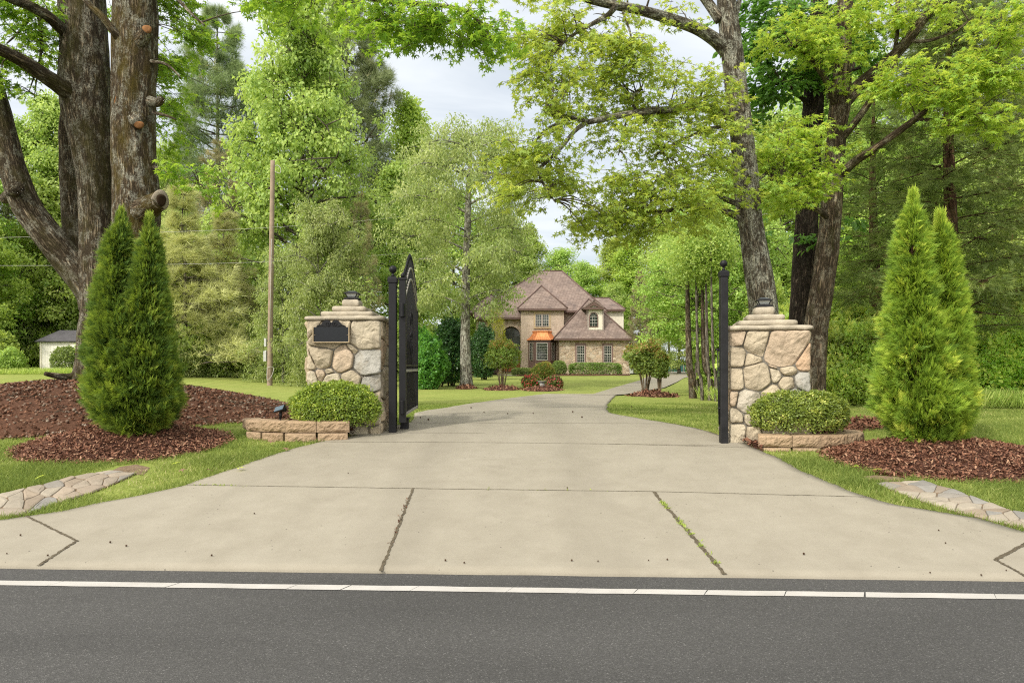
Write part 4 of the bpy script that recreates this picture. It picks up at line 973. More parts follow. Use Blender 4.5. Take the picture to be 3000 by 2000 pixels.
# ------------------------------------------------------------------ clipped and columnar evergreens by the gate
def fbm(p, s): return np.array([noise.noise(Vector((a*s, b*s, c*s))) for a, b, c in p])
def arborvitae(base, axes, n, mat, label, smin=.10, smax=.165, slim=.165):
    """axes: list of (points (z, x centre, radius)) leaders grown together; z above base"""
    r = root('arborvitae', base, label, 'evergreen shrub'); b = Vector(base); P_, D_, N_, S_, T_ = [], [], [], [], []
    tabs = [np.array(a, float) for a in axes]
    for a in tabs: a[:, 2] = np.maximum(.015, a[:, 2]*1.0 - slim*np.clip(a[:, 2]/.4, .25, 1))
    for ai, a in enumerate(tabs):
        nc = 330; m = nc*6; z = RNG.uniform(a[0, 0], a[-1, 0], m); rad = np.interp(z, a[:, 0], a[:, 2])
        z = z[RNG.uniform(0, a[:, 2].max(), m) < rad + .02][:nc]; nc = len(z); caz = RNG.uniform(0, 2*np.pi, nc); ctw = RNG.normal(size=nc)*.5; cup = RNG.uniform(-.1, 1.2, nc); ct = RNG.normal(size=nc)*.22; cpr = RNG.uniform(.9, 1.12, nc)
        for (cnt, lo, hi, inner) in ((n, .0, 1.0, 0), (int(n*.35), .45, .72, 1)):
            m = cnt; k = RNG.integers(0, nc, m); du, dv = RNG.normal(size=m)*.062, RNG.normal(size=m)*.085
            zz = np.clip(z[k] + dv, a[0, 0], a[-1, 0]); rad = np.interp(zz, a[:, 0], a[:, 2]); az = caz[k] + du/np.maximum(rad, .06); cx = np.interp(zz, a[:, 0], a[:, 1])
            dd = (du/.085)**2 + (dv/.11)**2; f = RNG.uniform(lo, hi, m) if inner else (.70 + .34*np.exp(-dd*.9))*cpr[k] + RNG.normal(size=m)*.03
            f = np.where(rad < .12, np.minimum(f, 1.0), f); x = cx + rad*f*np.cos(az); y = rad*f*np.sin(az); ok = np.ones(m, bool)
            for bi, o in enumerate(tabs):
                if bi != ai:
                    ro = np.interp(zz, o[:, 0], o[:, 2], right=0); xo = np.interp(zz, o[:, 0], o[:, 1]); ok &= np.hypot(x - xo, y) > ro * .55
            pos = np.stack([b.x + x, b.y + y, b.z + zz], 1)[ok]; out_ = np.stack([np.cos(az), np.sin(az), 0*az], 1)[ok]; m = len(pos); k = k[ok]
            d = out_ + (cup[k] + RNG.uniform(-.25, .25, m))[:, None]*np.array([0, 0, 1.0]) + RNG.normal(size=(m, 3))*.40
            topk = np.clip((zz[ok] - a[-1, 0]*.9) / (a[-1, 0]*.1), 0, 1); d[:, 2] += topk*2.4
            tang = np.stack([-out_[:, 1], out_[:, 0], 0*out_[:, 0]], 1) + out_*ctw[k][:, None] + RNG.normal(size=(m, 3))*.3
            P_.append(pos); D_.append(d); N_.append(tang); S_.append(RNG.uniform(smin, smax, m)*(1 - .3*topk)); T_.append(np.clip(.52 + ct[k] + RNG.normal(size=m)*.14, 0, 1))
    for a in tabs:
        m = 70; zz = a[-1, 0] - np.abs(RNG.normal(size=m))*.09 + .02; rr2 = np.maximum(.012, np.interp(zz, a[:, 0], a[:, 2])*.7); az = RNG.uniform(0, 6.28, m)
        P_.append(np.stack([b.x + np.interp(zz, a[:, 0], a[:, 1]) + rr2*np.cos(az), b.y + rr2*np.sin(az), b.z + zz], 1)); D_.append(RNG.normal(size=(m, 3))*.16 + np.array([0, 0, 1.0])); N_.append(rand_dir(m)); S_.append(RNG.uniform(.08, .15, m)); T_.append(RNG.uniform(.6, 1, m))
    pos, d, tn = np.concatenate(P_), np.concatenate(D_), np.concatenate(N_)
    link('foliage', leaf_mesh('arborvitae_foliage', FAN, pos, d, tn, np.concatenate(S_), np.concatenate(T_), mat), r)
    mb = MB()
    for a in tabs:
        pts = [(b.x + q[1], b.y, b.z - .1 + q[0]*.93) for q in a]; mb.tube(pts, [.05*(1 - .85*i/(len(pts)-1)) for i in range(len(pts))], 7)
        for k in range(150):
            z = random.uniform(.05, a[-1, 0]*.85); az = random.uniform(0, 6.28); rr_ = float(np.interp(z, a[:, 0], a[:, 2]))*.8; cx = float(np.interp(z, a[:, 0], a[:, 1])); c, s = math.cos(az), math.sin(az)
            mb.tube([(b.x+cx, b.y, b.z+z), (b.x+cx+c*rr_*.5, b.y+s*rr_*.5, b.z+z+rr_*.3), (b.x+cx+c*rr_, b.y+s*rr_, b.z+z+rr_*.75)], [.009, .006, .002], 4)
    mb.build('trunk', M['bark_cedar'], r)
    return r
bl = P(395, 1258, 8.6); k = 8.6/F
def ax(pts, y0, x0, k): return [((y0 - y)*k, (x - x0)*k, r*k) for (y, x, r) in pts]
arborvitae((bl.x, 8.6, bl.z - .02), [
    ax([(1262,400,95),(1235,392,125),(1180,380,148),(1100,372,142),(1000,360,126),(900,350,106),(800,344,78),(700,346,44),(665,354,22),(635,357,5)], 1262, 395, k),
    ax([(1262,410,80),(1235,405,120),(1180,408,142),(1100,412,136),(1000,420,116),(900,430,90),(800,436,62),(720,438,36),(682,438,18),(650,437,5)], 1262, 395, k)],
    10500, M['arbor'], 'dark green arborvitae with two tips in front of the big left trunks', .085, .14, .205)
br_ = P(2720, 1315, 7.95); k = 7.95/F
arborvitae((br_.x, 7.95, br_.z - .02), [
    ax([(1318,2720,45),(1280,2712,110),(1200,2700,148),(1100,2690,142),(1000,2684,126),(900,2680,105),(800,2674,82),(700,2673,54),(640,2675,30),(605,2676,15),(575,2675,4)], 1318, 2720, k),
    ax([(1318,2740,45),(1280,2748,90),(1200,2752,112),(1100,2766,98),(1000,2768,84),(900,2768,66),(800,2765,50),(720,2760,36),(680,2756,20),(640,2754,4)], 1318, 2720, k)],
    10500, M['arbor2'], 'bright yellow green arborvitae with two tips at the right of the drive', .085, .14)

def bush(name, base, rx, ry, h, n, mat, label, cat, T=OVA, smin=.022, smax=.036, flat_top=.0, lump=.14, stems=26, group=None, ls=3.0, z0=.0, boxy=2.0, bottom=.08, stem_mat='twig', tipc=None, seed=0):
    """dense shrub: leaves in a lumpy shell over branching stems"""
    r = root(name, base, label, cat, group); b = Vector(base)
    dr = rand_dir(int(n*1.35)); dr[:, 2] = np.where((dr[:, 2] < 0) & (RNG.random(len(dr)) < .35), -dr[:, 2], dr[:, 2]); dr = unit(dr); m = len(dr)
    # superellipsoid radius
    den = (np.abs(dr[:, 0])**boxy + np.abs(dr[:, 1])**boxy + np.abs(dr[:, 2])**boxy)**(1/boxy)
    L = 1 + lump*fbm(dr + seed, ls) + lump*.6*fbm(dr + seed, ls*2.7)
    f = np.where(RNG.random(m) < .72, RNG.uniform(.86, 1.02, m), RNG.uniform(.45, .86, m))
    q = dr/den[:, None]*(L*f)[:, None]
    hz = h*.56; pos = np.stack([b.x + q[:, 0]*rx, b.y + q[:, 1]*ry, b.z + z0 + h*.46 + q[:, 2]*hz], 1)
    ok = pos[:, 2] > b.z + z0 + bottom*h*RNG.uniform(.4, 1.6, m); pos, dr = pos[ok], dr[ok]; m = len(pos)
    fw = dr*.6 + rand_dir(m) + np.array([0, 0, .25]); nn = dr*.8 + rand_dir(m)*.8 + np.array([0, 0, .5])
    t = np.clip(.45 + .5*fbm(pos, 5.0/max(rx, .3)) + RNG.normal(size=m)*.2, 0, 1)
    if tipc is not None: t = np.where((pos[:, 2] > b.z + z0 + h*tipc) & (RNG.random(m) < .6), RNG.uniform(.85, 1, m), np.minimum(t, .86))
    link('foliage', leaf_mesh(name + '_foliage', T, pos, fw, nn, RNG.uniform(smin, smax, m), t, mat), r)
    if stems:
        mb = MB()
        for k in range(stems):
            a = random.uniform(0, 6.28); u = math.sqrt(random.random())*.9; e = Vector((b.x + rx*u*math.cos(a), b.y + ry*u*math.sin(a), b.z + z0 + h*random.uniform(.5, .9)))
            s = Vector((b.x + rx*.25*u*math.cos(a), b.y + ry*.25*u*math.sin(a), b.z - .05)); mid = s.lerp(e, .5) + Vector((random.uniform(-.1,.1)*rx, random.uniform(-.1,.1)*ry, .0))
            mb.tube([s, mid, e], [.012*h**.5, .008*h**.5, .003], 5)
        mb.build('stems', M[stem_mat], r)
    return r
c = P(978, 1262, 9.12); bush('boxwood_shrub', (c.x+.02, 9.12, c.z+.02), .60, .25, .62, 15000, M['box'], 'rounded boxwood shrub in the left planter before the stone pillar', 'shrub', bottom=.15)
c = P(2338, 1280, 8.55); bush('boxwood_shrub', (c.x, 8.56, c.z+.05), .60, .28, .52, 15000, M['box'], 'flat topped boxwood shrub in the right planter before the stone pillar', 'shrub', bottom=.1, lump=.09, boxy=2.5)

# ------------------------------------------------------------------ grass blades near the road and drive
def inside_strip(x, y, fa, ba):
    lo = np.array([min(p.x for p in fa), min(p.y for p in fa)])
    poly = [(p.x, p.y) for p in fa] + [(p.x, p.y) for p in ba[::-1]]; ins = np.zeros(len(x), bool); j = len(poly) - 1
    for i in range(len(poly)):
        xi, yi = poly[i]; xj, yj = poly[j]
        with np.errstate(divide='ignore', invalid='ignore'):
            ins ^= ((yi > y) != (yj > y)) & (x < (xj - xi)*(y - yi)/(yj - yi) + xi)
        j = i
    return ins
def grass_patch(n, t0, t1, x0, x1, hmin, hmax, w):
    t = RNG.uniform(t0, t1, n); x = RNG.uniform(x0, x1, n); y = t - KT*x
    ok = ~on_drive(x, y, -.015) & (np.abs(x) < 1.0*y + 2.5)
    for (cx, cy, rx, ry) in MOUNDS: ok &= ((x-cx)/rx)**2 + ((y-cy)/ry)**2 > .90 + .16*RNG.random(n)
    for fa, ba in ((lfa, lba), (rfa, rba)): ok &= ~inside_strip(x, y, fa, ba)
    # worn, thinner spots
    pn = fbm(np.stack([x, y, 0*x], 1), .9) + .5*fbm(np.stack([x, y, 0*x+5], 1), 3.0)
    ok &= RNG.random(n) < np.clip(1.05 - 1.4*np.clip(pn - .05, 0, 1), .25, 1)
    x, y, pn = x[ok], y[ok], pn[ok]; m = len(x); z = G(x, y) - .012
    hgt = RNG.uniform(hmin, hmax, m) * (1 + .35*np.clip(-pn, -.6, 1))
    lean = RNG.normal(size=(m, 2))*.38; az = RNG.uniform(0, 2*np.pi, m); cw, sw = np.cos(az)*w/2, np.sin(az)*w/2
    b0 = np.stack([x - cw, y - sw, z], 1); b1 = np.stack([x + cw, y + sw, z], 1)
    mx = np.stack([x + lean[:, 0]*hgt*.35, y + lean[:, 1]*hgt*.35, z + hgt*.6], 1); tp = np.stack([x + lean[:, 0]*hgt*1.2, y + lean[:, 1]*hgt*1.2, z + hgt*.95], 1)
    dw = np.stack([cw, sw, 0*cw], 1)*.8
    V = np.stack([b0, b1, mx + dw, mx - dw, tp], 1)
    FA = np.array([(0, 1, 2, 3), (3, 2, 4, 4)])
    tint = np.clip(.42 + .35*pn + RNG.normal(size=m)*.2, 0, 1)
    return V, tint
GV, GT_ = [], []
for args in ((140000, 4.95, 8.0, -9.0, -2.0, .035, .085, .0065), (140000, 4.95, 8.0, 2.0, 9.0, .035, .085, .0065), (110000, 7.6, 11, -12.5, -1.0, .03, .07, .008), (110000, 7.6, 11, 1.0, 12.5, .03, .07, .008), (90000, 11, 17, -16, 0, .025, .05, .012), (90000, 11, 17, 0, 16, .025, .05, .012)):
    V, tt = grass_patch(*args); GV.append(V); GT_.append(tt)
V = np.concatenate(GV); tt = np.concatenate(GT_); nb = len(V)
FQ = (np.array([[0, 1, 2], [0, 2, 3], [3, 2, 4]])[None] + (np.arange(nb)*5)[:, None, None]).reshape(-1, 3)
setp(link('grass', fast_mesh('grass', V.reshape(-1, 3), FQ, M['grass'], np.repeat(tt, 5))), 'short yellow green grass blades along the drive and road', 'grass', kind='stuff')
# weeds growing in the drive joints
def weeds(p0, p1, n, spread, hmin, hmax, lo=0., hi=1.):
    a, b = gp(*p0), gp(*p1); u = RNG.uniform(lo, hi, n); u = np.clip(u + .03*np.sin(u*37) + .02*np.sin(u*91+1), lo, hi)
    x = a.x + (b.x-a.x)*u + RNG.normal(size=n)*spread; y = a.y + (b.y-a.y)*u + RNG.normal(size=n)*spread*.6
    return np.stack([x, y, G(x, y) + .03], 1)
wp = np.concatenate([weeds((1935,1475),(2105,1670), 520, .012, 0, 0), weeds((1300,1440),(1800,1447), 26, .012, 0, 0), weeds((560,1428),(720,1433), 30, .012, 0, 0)])
m = len(wp); d = rand_dir(m)*.9 + np.array([0, 0, .5])
kk = fbm(wp, 7.0) > -.12; wp, d = wp[kk], d[kk]; m = len(wp)
setp(link('joint_weeds', leaf_mesh('joint_weeds', QUADN, wp, d, rand_dir(m), RNG.uniform(.010, .034, m), RNG.uniform(0, .55, m), M['weeds'])), 'small weeds growing in the cracks of the concrete apron', 'weeds', kind='stuff')
lp = weeds((1200,1450),(1125,1670), 110, .012, 0, 0, .1, .75); m = len(lp)
setp(link('crack_litter', leaf_mesh('crack_litter', CHIP, lp, rand_dir(m), rand_dir(m)*.5+np.array([0,0,1.]), RNG.uniform(.010, .026, m), RNG.uniform(0, 1, m), M['litterbits'])), 'dry brown bits caught in the left apron crack', 'leaf litter', kind='stuff')
# gum balls and stones lying on the drive, fallen leaves on the grass
gb = None; spots = [(1487,1218),(1562,1217),(1678,1213),(1418,1214),(1232,1230),(1850,1197),(1380,1200),(1705,1229),(1255,1237),(1662,1439),(745,1515),(323,1601),(370,1612),(1305,1655),(1360,1662),(1752,1657),(1900,1654),(1955,1652),(2355,1636),(2725,1691),(2770,1603),(2875,1699),(2948,1684),(140,1640),(20,1634),(1675,1655),(620,1640),(1020,1395),(2750,1565),(60,1580)]
rq = random.Random(4)
for i, (px, py) in enumerate(spots):
    q = gp(px, py); s = rq.uniform(.014, .022) if py < 1300 else rq.uniform(.006, .011)
    if gb is None:
        gb = bpy.data.meshes.new('seed_ball'); V, Fc = SPIKY; gb.from_pydata([tuple(v) for v in V], [], [tuple(f) for f in Fc]); gb.materials.append(M['bark_cedar'])
    o = link('seed_ball', gb); o.location = (q.x, q.y, q.z + .030 + s*.8); o.scale = (s*1.7,)*3; o.rotation_euler = (rq.random()*6, rq.random()*6, 0)
    setp(o, 'small dark seed ball lying on the pale concrete drive', 'seed ball', 'seed balls fallen on the concrete drive')
lf = [(800,1310),(850,1283),(620,1392),(690,1388),(830,1330),(100,1418),(910,1300),(505,1372),(2450,1365),(2520,1377),(2130,1288),(2555,1390),(520,1392)]
lme = {}
for i, (px, py) in enumerate(lf):
    q = gp(px, py); col = ['litterbits', 'yellowgum'][i % 2]
    if col not in lme: lme[col] = leaf_mesh('fallen_leaf', STAR, np.zeros((1, 3)), np.array([[1., 0, .12]]), np.array([[0, 0, 1.]]), np.array([1.0]), np.array([.75 if col == 'litterbits' else .95]), M[col])
    o = link('fallen_leaf', lme[col]); o.location = (q.x, q.y, q.z + .055); o.scale = (.11,)*3; o.rotation_euler = (rq.uniform(-.3,.3), rq.uniform(-.3,.3), rq.random()*6)
    setp(o, 'dry brown fallen leaf lying on the verge grass' if i % 2 == 0 else 'pale yellow fallen leaf lying on the verge grass', 'fallen leaf', 'fallen leaves on the verge')

# ------------------------------------------------------------------ big trees at the gate
def wpath(pts, d): return [P(p[0], p[1], (p[2] if len(p) > 2 else d)) for p in pts]
class BigTree:
    def __init__(s, name, base, label): s.r = root(name, base, label, 'tree'); s.limb = MB(); s.pts = []; s.tw = MB(); s.leaf = []
    def stem(s, pts, rad, d, seg=20, rough=.0, sub=5, mb=None, rec=True):
        w = wpath(pts, d); rr_ = [q * (v.y / F) for q, v in zip(rad, w)]
        (mb or s.limb).tube(w, rr_, seg, sub=sub, rough=rough, off=random.uniform(0, 30))
        if rec:
            for a, b in zip(w[:-1], w[1:]):
                for k in range(4): s.pts.append(a.lerp(b, k/4))
    def twig_to(s, c, r0=.012):
        c = Vector(c); j = min(range(len(s.pts)), key=lambda i: (s.pts[i]-c).length_squared + .35*max(0, s.pts[i].z - c.z)); a = s.pts[j]; L = (c-a).length
        m1 = a.lerp(c, .35) + Vector((random.uniform(-.1,.1)*L, random.uniform(-.1,.1)*L, .10*L)); m2 = a.lerp(c, .7) + Vector((random.uniform(-.08,.08)*L, random.uniform(-.08,.08)*L, .08*L))
        s.tw.tube([a, m1, m2, c], [r0*(1+.35*L), r0*.8, r0*.55, r0*.25], 5, sub=3)
        return a
    def blob(s, px, py, rx, ry, d, rd, n, per=9):
        """leafy spray cluster: centre and half sizes as seen, depth and half depth in metres"""
        c0 = P(px, py, d); ax_, az_ = max(.05, rx*d/F - .17), max(.05, ry*d/F - .10)
        for i in range(max(1, n // per)):
            q = rand_dir(1)[0]*RNG.random()**.4; c = c0 + Vector((q[0]*ax_, q[1]*rd, q[2]*az_)); a = s.twig_to(c)
            hd = (c - a); hd.z *= .4; hd = hd.normalized() if hd.length > .01 else Vector((1, 0, 0))
            for k in range(per):
                o = c + Vector((RNG.normal()*.16, RNG.normal()*.16, RNG.normal()*.085)); az = math.atan2(hd.y, hd.x) + RNG.normal()*1.1
                s.leaf.append((o, Vector((math.cos(az), math.sin(az), RNG.normal()*.25 - .18)), RNG.uniform(.22, .42)))
    def finish(s, bark, twig, leafmats, T=STAR, per=11, smin=.085, smax=.135, rnd=.5, join=False):
        groups = {}
        for (o, d, L) in s.leaf:
            e = o + d.normalized()*L + Vector((0, 0, -.10*L)); s.tw.tube([o, o.lerp(e, .5) + Vector((0, 0, .03*L)), e], [.0045, .0035, .0018], 4)
        if join:                                    # fine twigs stay in the trunk's mesh
            o_ = len(s.limb.v); q = s.tw; s.limb.v += q.v; s.limb.f += [tuple(i + o_ for i in f) for f in q.f]; s.limb.m += [1]*len(q.m); s.limb.sm += q.sm; s.limb.bk += q.bk; s.limb.col += q.col
        elif s.tw.v: s.tw.build('twigs', M[twig], s.r)
        s.limb.build('trunk', [M[bark], M[twig]], s.r)
        if s.leaf:
            o = np.array([tuple(q[0]) for q in s.leaf]); d = unit(np.array([tuple(q[1]) for q in s.leaf])); L = np.array([q[2] for q in s.leaf]); n = len(o)
            u = RNG.uniform(.05, 1.05, (n, per)); side = RNG.uniform(-1, 1, (n, per)); dx = np.stack([-d[:, 1], d[:, 0], 0*L], 1)
            pos = o[:, None] + d[:, None]*(u*L[:, None])[..., None] + dx[:, None]*(side*.05)[..., None]; pos[..., 2] -= .10*L[:, None]*u
            pos = pos.reshape(-1, 3) + RNG.normal(size=(n*per, 3))*.018; m = len(pos)
            fw = np.repeat(d, per, 0) + np.repeat(dx, per, 0)*side.reshape(-1, 1)*1.3 + np.array([0, 0, -.38]) + RNG.normal(size=(m, 3))*.4
            nn = np.array([0, 0, 1.0]) + RNG.normal(size=(m, 3))*rnd
            cl = np.repeat(fbm(o, 1.3), per); t = np.clip(.5 + .5*cl + RNG.normal(size=m)*.2, 0, 1)
            sz = RNG.uniform(smin, smax, m)
            if isinstance(leafmats, str): leafmats = [(leafmats, None)]
            for mname, sel in leafmats:
                kk = np.ones(m, bool) if sel is None else sel(pos)
                if kk.any(): link('crown', leaf_mesh('crown', T, pos[kk], fw[kk], nn[kk], sz[kk], t[kk], M[mname]), s.r)
        return s.r

# --- left: four stems from one base
D = 12.0; bp = gp(290, 1120); tl = BigTree('sweetgum_tree', (P(290,1000,12.2).x, 12.2, g(P(290,1000,12.2).x, 12.2)), 'big multi stemmed sweetgum with mossy trunks at the left')
base = [(300,1150,12.2),(292,1080,12.2),(288,1000,12.15),(285,920,12.1)]
tl.stem([(300,1150,12.3),(300,1090,12.25),(300,1000,12.2),(298,900,12.15),(290,820,12.1)], [105,76,60,54,52], D, 40, .10, 6, rec=False)
A_ = [(296,925,12.15),(262,848,12.1),(205,770,12.05),(140,690,11.9),(78,605,11.8),(42,510,11.7),(14,405,11.65),(-14,290,11.6),(-60,150,11.5),(-120,-60,11.4),(-200,-350,11.2)]
tl.stem(A_, [46,42,42,41,39,36,33,31,29,26,20], D, 32, .10, 6)
tl.stem([(285,905,12.15),(262,820,12.3),(232,720,12.4),(214,610,12.5),(206,480,12.5),(206,380,12.5),(210,280,12.45)], [46,42,36,31,29,30,22], D, 28, .10, 6, rec=False)
Bm = [(300,1110,12.1),(298,1000,12.05),(294,900,12),(286,800,12),(284,690,12),(280,560,12),(270,430,12),(256,330,12),(250,230,12),(246,120,12),(240,0,12),(236,-140,12),(232,-400,12),(230,-800,12)]
tl.stem(Bm, [72,62,52,46,45,47,56,64,66,63,60,56,46,30], D, 44, .09, 7)
limbs = [([(235,300),(190,262),(130,222),(70,182),(10,150),(-60,120),(-200,60)], [34,27,22,19,17,16,12]), ([(215,110),(178,82),(140,48),(82,16),(20,-8),(-60,-50)], [22,18,15,14,12,9]),
         ([(15,583),(35,565),(48,550)], [15,17,20])]
for p, r_ in limbs: tl.stem([q + (12 - .35*i,) for i, q in enumerate(p)], r_, D, 16, .10, 5)
for p, r_ in (([(118,45),(118,95),(122,140),(112,195)], [6,5,4,2.5]), ([(112,195),(95,240),(84,272)], [3,2,1]), ([(90,50),(60,90),(20,128)], [5,4,2]), ([(112,195),(105,250),(100,290)], [2.5,1.8,1]), ([(155,65),(130,62),(110,55)], [4,4,3])):
    tl.stem([q + (11.6,) for q in p], r_, D, 7, 0, 4)
root_pts = [(240,1095,12.0),(205,1105,11.9),(170,1101,11.7),(132,1094,11.5)]; tl.stem(root_pts, [22,12,9,6], D, 12, .1, 4, rec=False)
# stem C (mossy, pruned) is built with its own bark
mc = MB(); Cst = [(330,1150,11.9),(335,1050,11.85),(345,960,11.8),(362,860,11.75),(385,760,11.7),(398,680,11.7),(400,620,11.7),(396,540,11.7),(391,420,11.7),(393,300,11.7),(396,170,11.7),(396,50,11.7),(396,-80,11.7),(398,-300,11.7),(400,-700,11.7)]
tl.stem(Cst, [86,72,64,60,60,62,64,61,58,58,60,58,56,46,30], D, 44, .09, 7, mb=mc)
tl.stem([(352,112,11.45),(330,88,11.35),(300,50,11.3),(268,20,11.3),(240,-14,11.3)], [15,11,10,9,8], D, 14, .1, 5, mb=mc)
tl.stem([(440,298,11.5),(462,300,11.45),(474,288,11.4)], [17,12,9], D, 12, .2, 4, mb=mc, rec=False)
tl.stem([(412,622,11.55),(440,606,11.42),(458,594,11.34),(470,587,11.30)], [40,32,27,27], D, 24, .06, 4, mb=mc, rec=False)
tl.stem([(412,122,11.5),(422,104,11.42),(428,88,11.34)], [24,17,13], D, 16, .1, 4, mb=mc, rec=False)
tl.stem([(362,300,11.6),(346,293,11.52),(338,289,11.46)], [26,19,17], D, 16, .1, 4, mb=mc, rec=False)
tl.stem([(356,610,11.6),(346,598,11.52),(342,593,11.46)], [16,11,9], D, 12, .1, 4, mb=mc, rec=False)
tl.stem([(402,352,11.46),(404,364,11.35)], [26,15], D, 14, .05, 2, mb=mc, rec=False)
mc.build('mossy_trunk', M['bark_moss'], tl.r, label='mossy pruned trunk with orange saw cuts')
def disc(px, py, d, rx, ry, nx, nz, mat, name='saw_cut', ring=None):
    c = P(px, py, d); n = Vector((nx, -1, nz)).normalized(); u = n.cross(Vector((0, 0, 1))).normalized(); v = n.cross(u); mb = MB()
    vs = [c + n*.004]; m = 22
    for (f, o) in ((.6, .003), (1.0, .0), (1.06, -.03)):
        for k in range(m):
            a = 2*math.pi*k/m; w = 1 + .06*math.sin(3*a+px); vs.append(c + n*o + u*(rx*d/F*f*w*math.cos(a)) + v*(ry*d/F*f*w*math.sin(a)))
    mb.add(vs, [(0, 1+(k+1) % m, 1+k) for k in range(m)] + [(1+i*m+k, 1+i*m+(k+1) % m, 1+(i+1)*m+(k+1) % m, 1+(i+1)*m+k) for i in range(2) for k in range(m)], 0, True)
    mb.build(name, M[mat], tl.r)
disc(430, 84, 11.31, 12, 11, .25, .12, 'cutwood'); disc(405, 366, 11.33, 14, 10, .0, -.35, 'cutwood'); disc(341, 592, 11.44, 9, 10, -.2, .1, 'cutwood'); disc(336, 288, 11.44, 12, 18, -1.0, .2, 'cutwood')
disc(472, 586, 11.27, 24, 28, 1.3, -.1, 'oldwood'); disc(474, 586, 11.255, 13, 17, 1.3, -.1, 'hollow', 'rotten_hollow')
# limb running right overhead, carrying the leaves along the top edge
tl.stem([(400,-260,11.7),(520,-230,11.2),(700,-160,10.6),(900,-75,10.0),(1060,-12,9.6),(1180,8,9.3),(1300,18,9.1),(1390,36,9.0)], [26,22,18,13,10,8,6,3], D, 12, .06, 5)
tl.stem([(430,-60,11.6),(500,-20,11.2),(560,40,10.9),(600,75,10.8)], [10,6,4,2], D, 8, .05, 4); tl.stem([(440,180,11.6),(490,190,11.3),(530,230,11.2)], [6,4,2], D, 8, 0, 4)
tl.stem([(450,330,11.6),(490,340,11.3),(515,350,11.2)], [6,4,2], D, 8, 0, 4); tl.stem([(450,490,11.6),(530,520,11.2),(600,545,10.9)], [6,4,2], D, 8, 0, 4)
for b in ((60,50,110,75,11.3,.6,95),(20,165,80,100,11.2,.5,70),(30,255,45,50,11.1,.4,28),(150,20,70,40,11.6,.6,36),(130,150,40,30,11.6,.4,14),(318,40,18,70,13.4,.3,22),(322,240,14,60,13.6,.3,12),
          (530,35,70,65,12.4,.6,54),(570,75,80,50,12.0,.6,34),(488,150,42,90,12.6,.5,48),(520,215,46,40,12.4,.5,22),(498,300,44,60,12.6,.5,36),(488,385,34,50,12.7,.4,22),(478,440,26,24,12.8,.3,6),(560,505,70,16,11.0,.4,18),(590,545,50,14,10.9,.3,12),
          (720,-14,110,18,10.4,.6,30),(860,4,110,22,9.9,.6,40),(830,-80,200,50,10.2,.8,40),(1140,28,75,38,9.3,.5,56),(1260,50,85,52,9.2,.5,84),(1385,40,80,55,9.0,.4,62),(1430,105,38,48,8.95,.3,26),(1220,110,22,40,9.2,.3,8),(1450,140,14,18,8.9,.2,6),(1120,100,30,40,9.3,.3,10),(1060,-40,200,40,9.6,.7,60),
          (-100,-150,250,150,11.3,1.2,70),(500,-260,320,170,11.4,1.6,80),(200,-420,400,160,12.2,2.,60)): tl.blob(*b)
tl.finish('bark_gum', 'twig', 'sweetgum')

# --- right: grey sweetgum with long limbs over the drive
D = 12.2; q = P(2242, 1000, D); t1 = BigTree('sweetgum_tree', (q.x, D, g(q.x, D)), 'grey barked sweetgum behind the right pillar with limbs over the drive')
t1.stem([(2252,1210),(2245,1120),(2240,1000),(2233,870),(2212,740),(2196,640),(2184,510),(2172,380),(2156,260),(2144,150),(2132,40),(2122,-80),(2105,-350),(2090,-700)], [62,50,44,40,37,35,34,33,32,31,27,26,22,14], D, 36, .08, 7)
t1.stem([(2130,150,12.2),(2096,118,12.1),(2040,84,11.9),(1950,52,11.6),(1870,30,11.3),(1740,2,11.),(1650,-30,10.7),(1500,-90,10.3)], [22,19,17,15,14,12,10,6], D, 18, .08, 5)
t1.stem([(1803,20,11.1),(1780,46,11.0),(1752,62,10.9),(1690,95,10.7),(1637,138,10.6)], [9,8,7,5,2], D, 9, .06, 4)
t1.stem([(1825,36,11.1),(1848,103,11.0),(1842,140,11.0),(1838,172,10.9)], [4,3,2.4,1.4], D, 7, 0, 4)
t1.stem([(2110,60,12.2),(2075,10,12.2),(2045,-30,12.1)], [16,14,12], D, 12, .06, 4); t1.stem([(2150,60,12.2),(2165,10,12.3),(2170,-40,12.3)], [9,7,6], D, 10, .06, 4)
t1.stem([(2150,350,12.2),(2120,334,12.0),(2040,310,11.6),(1960,322,11.2),(1900,326,10.9),(1800,342,10.6),(1722,358,10.4)], [16,13,11,10.5,10,9,8], D, 16, .08, 5)
t1.stem([(1722,358,10.4),(1680,346,10.25),(1640,340,10.2),(1596,331,10.1)], [7,6.5,6,4.5], D, 10, .06, 4)
t1.stem([(1716,360,10.4),(1682,386,10.3),(1645,432,10.2),(1608,468,10.1),(1580,500,10.1),(1590,535,10.1),(1610,568,10.1),(1628,594,10.1)], [7,6,5.5,5,4.6,3.8,3,1.6], D, 10, .06, 4)
t1.stem([(1668,352,10.3),(1620,368,10.2),(1585,392,10.1),(1555,440,10.1),(1525,480,10.1)], [4,3.5,3,2.2,1.2], D, 8, 0, 4)
t1.stem([(1862,322,10.9),(1850,290,11),(1868,268,11.1),(1880,262,11.1)], [5,5,6,3], D, 8, .06, 4); t1.stem([(1840,340,10.8),(1822,400,10.7),(1812,455,10.7)], [3.4,2.6,1.4], D, 7, 0, 4)
t1.stem([(2170,640,12.2),(2120,616,12.0),(2060,604,11.7),(2007,603,11.5),(1940,622,11.2),(1896,608,11.0)], [11,9,8,7.5,6,4], D, 12, .08, 4); t1.stem([(1908,612,11.1),(1905,580,11.0),(1880,540,11.0)], [4,3,2], D, 7, 0, 3)
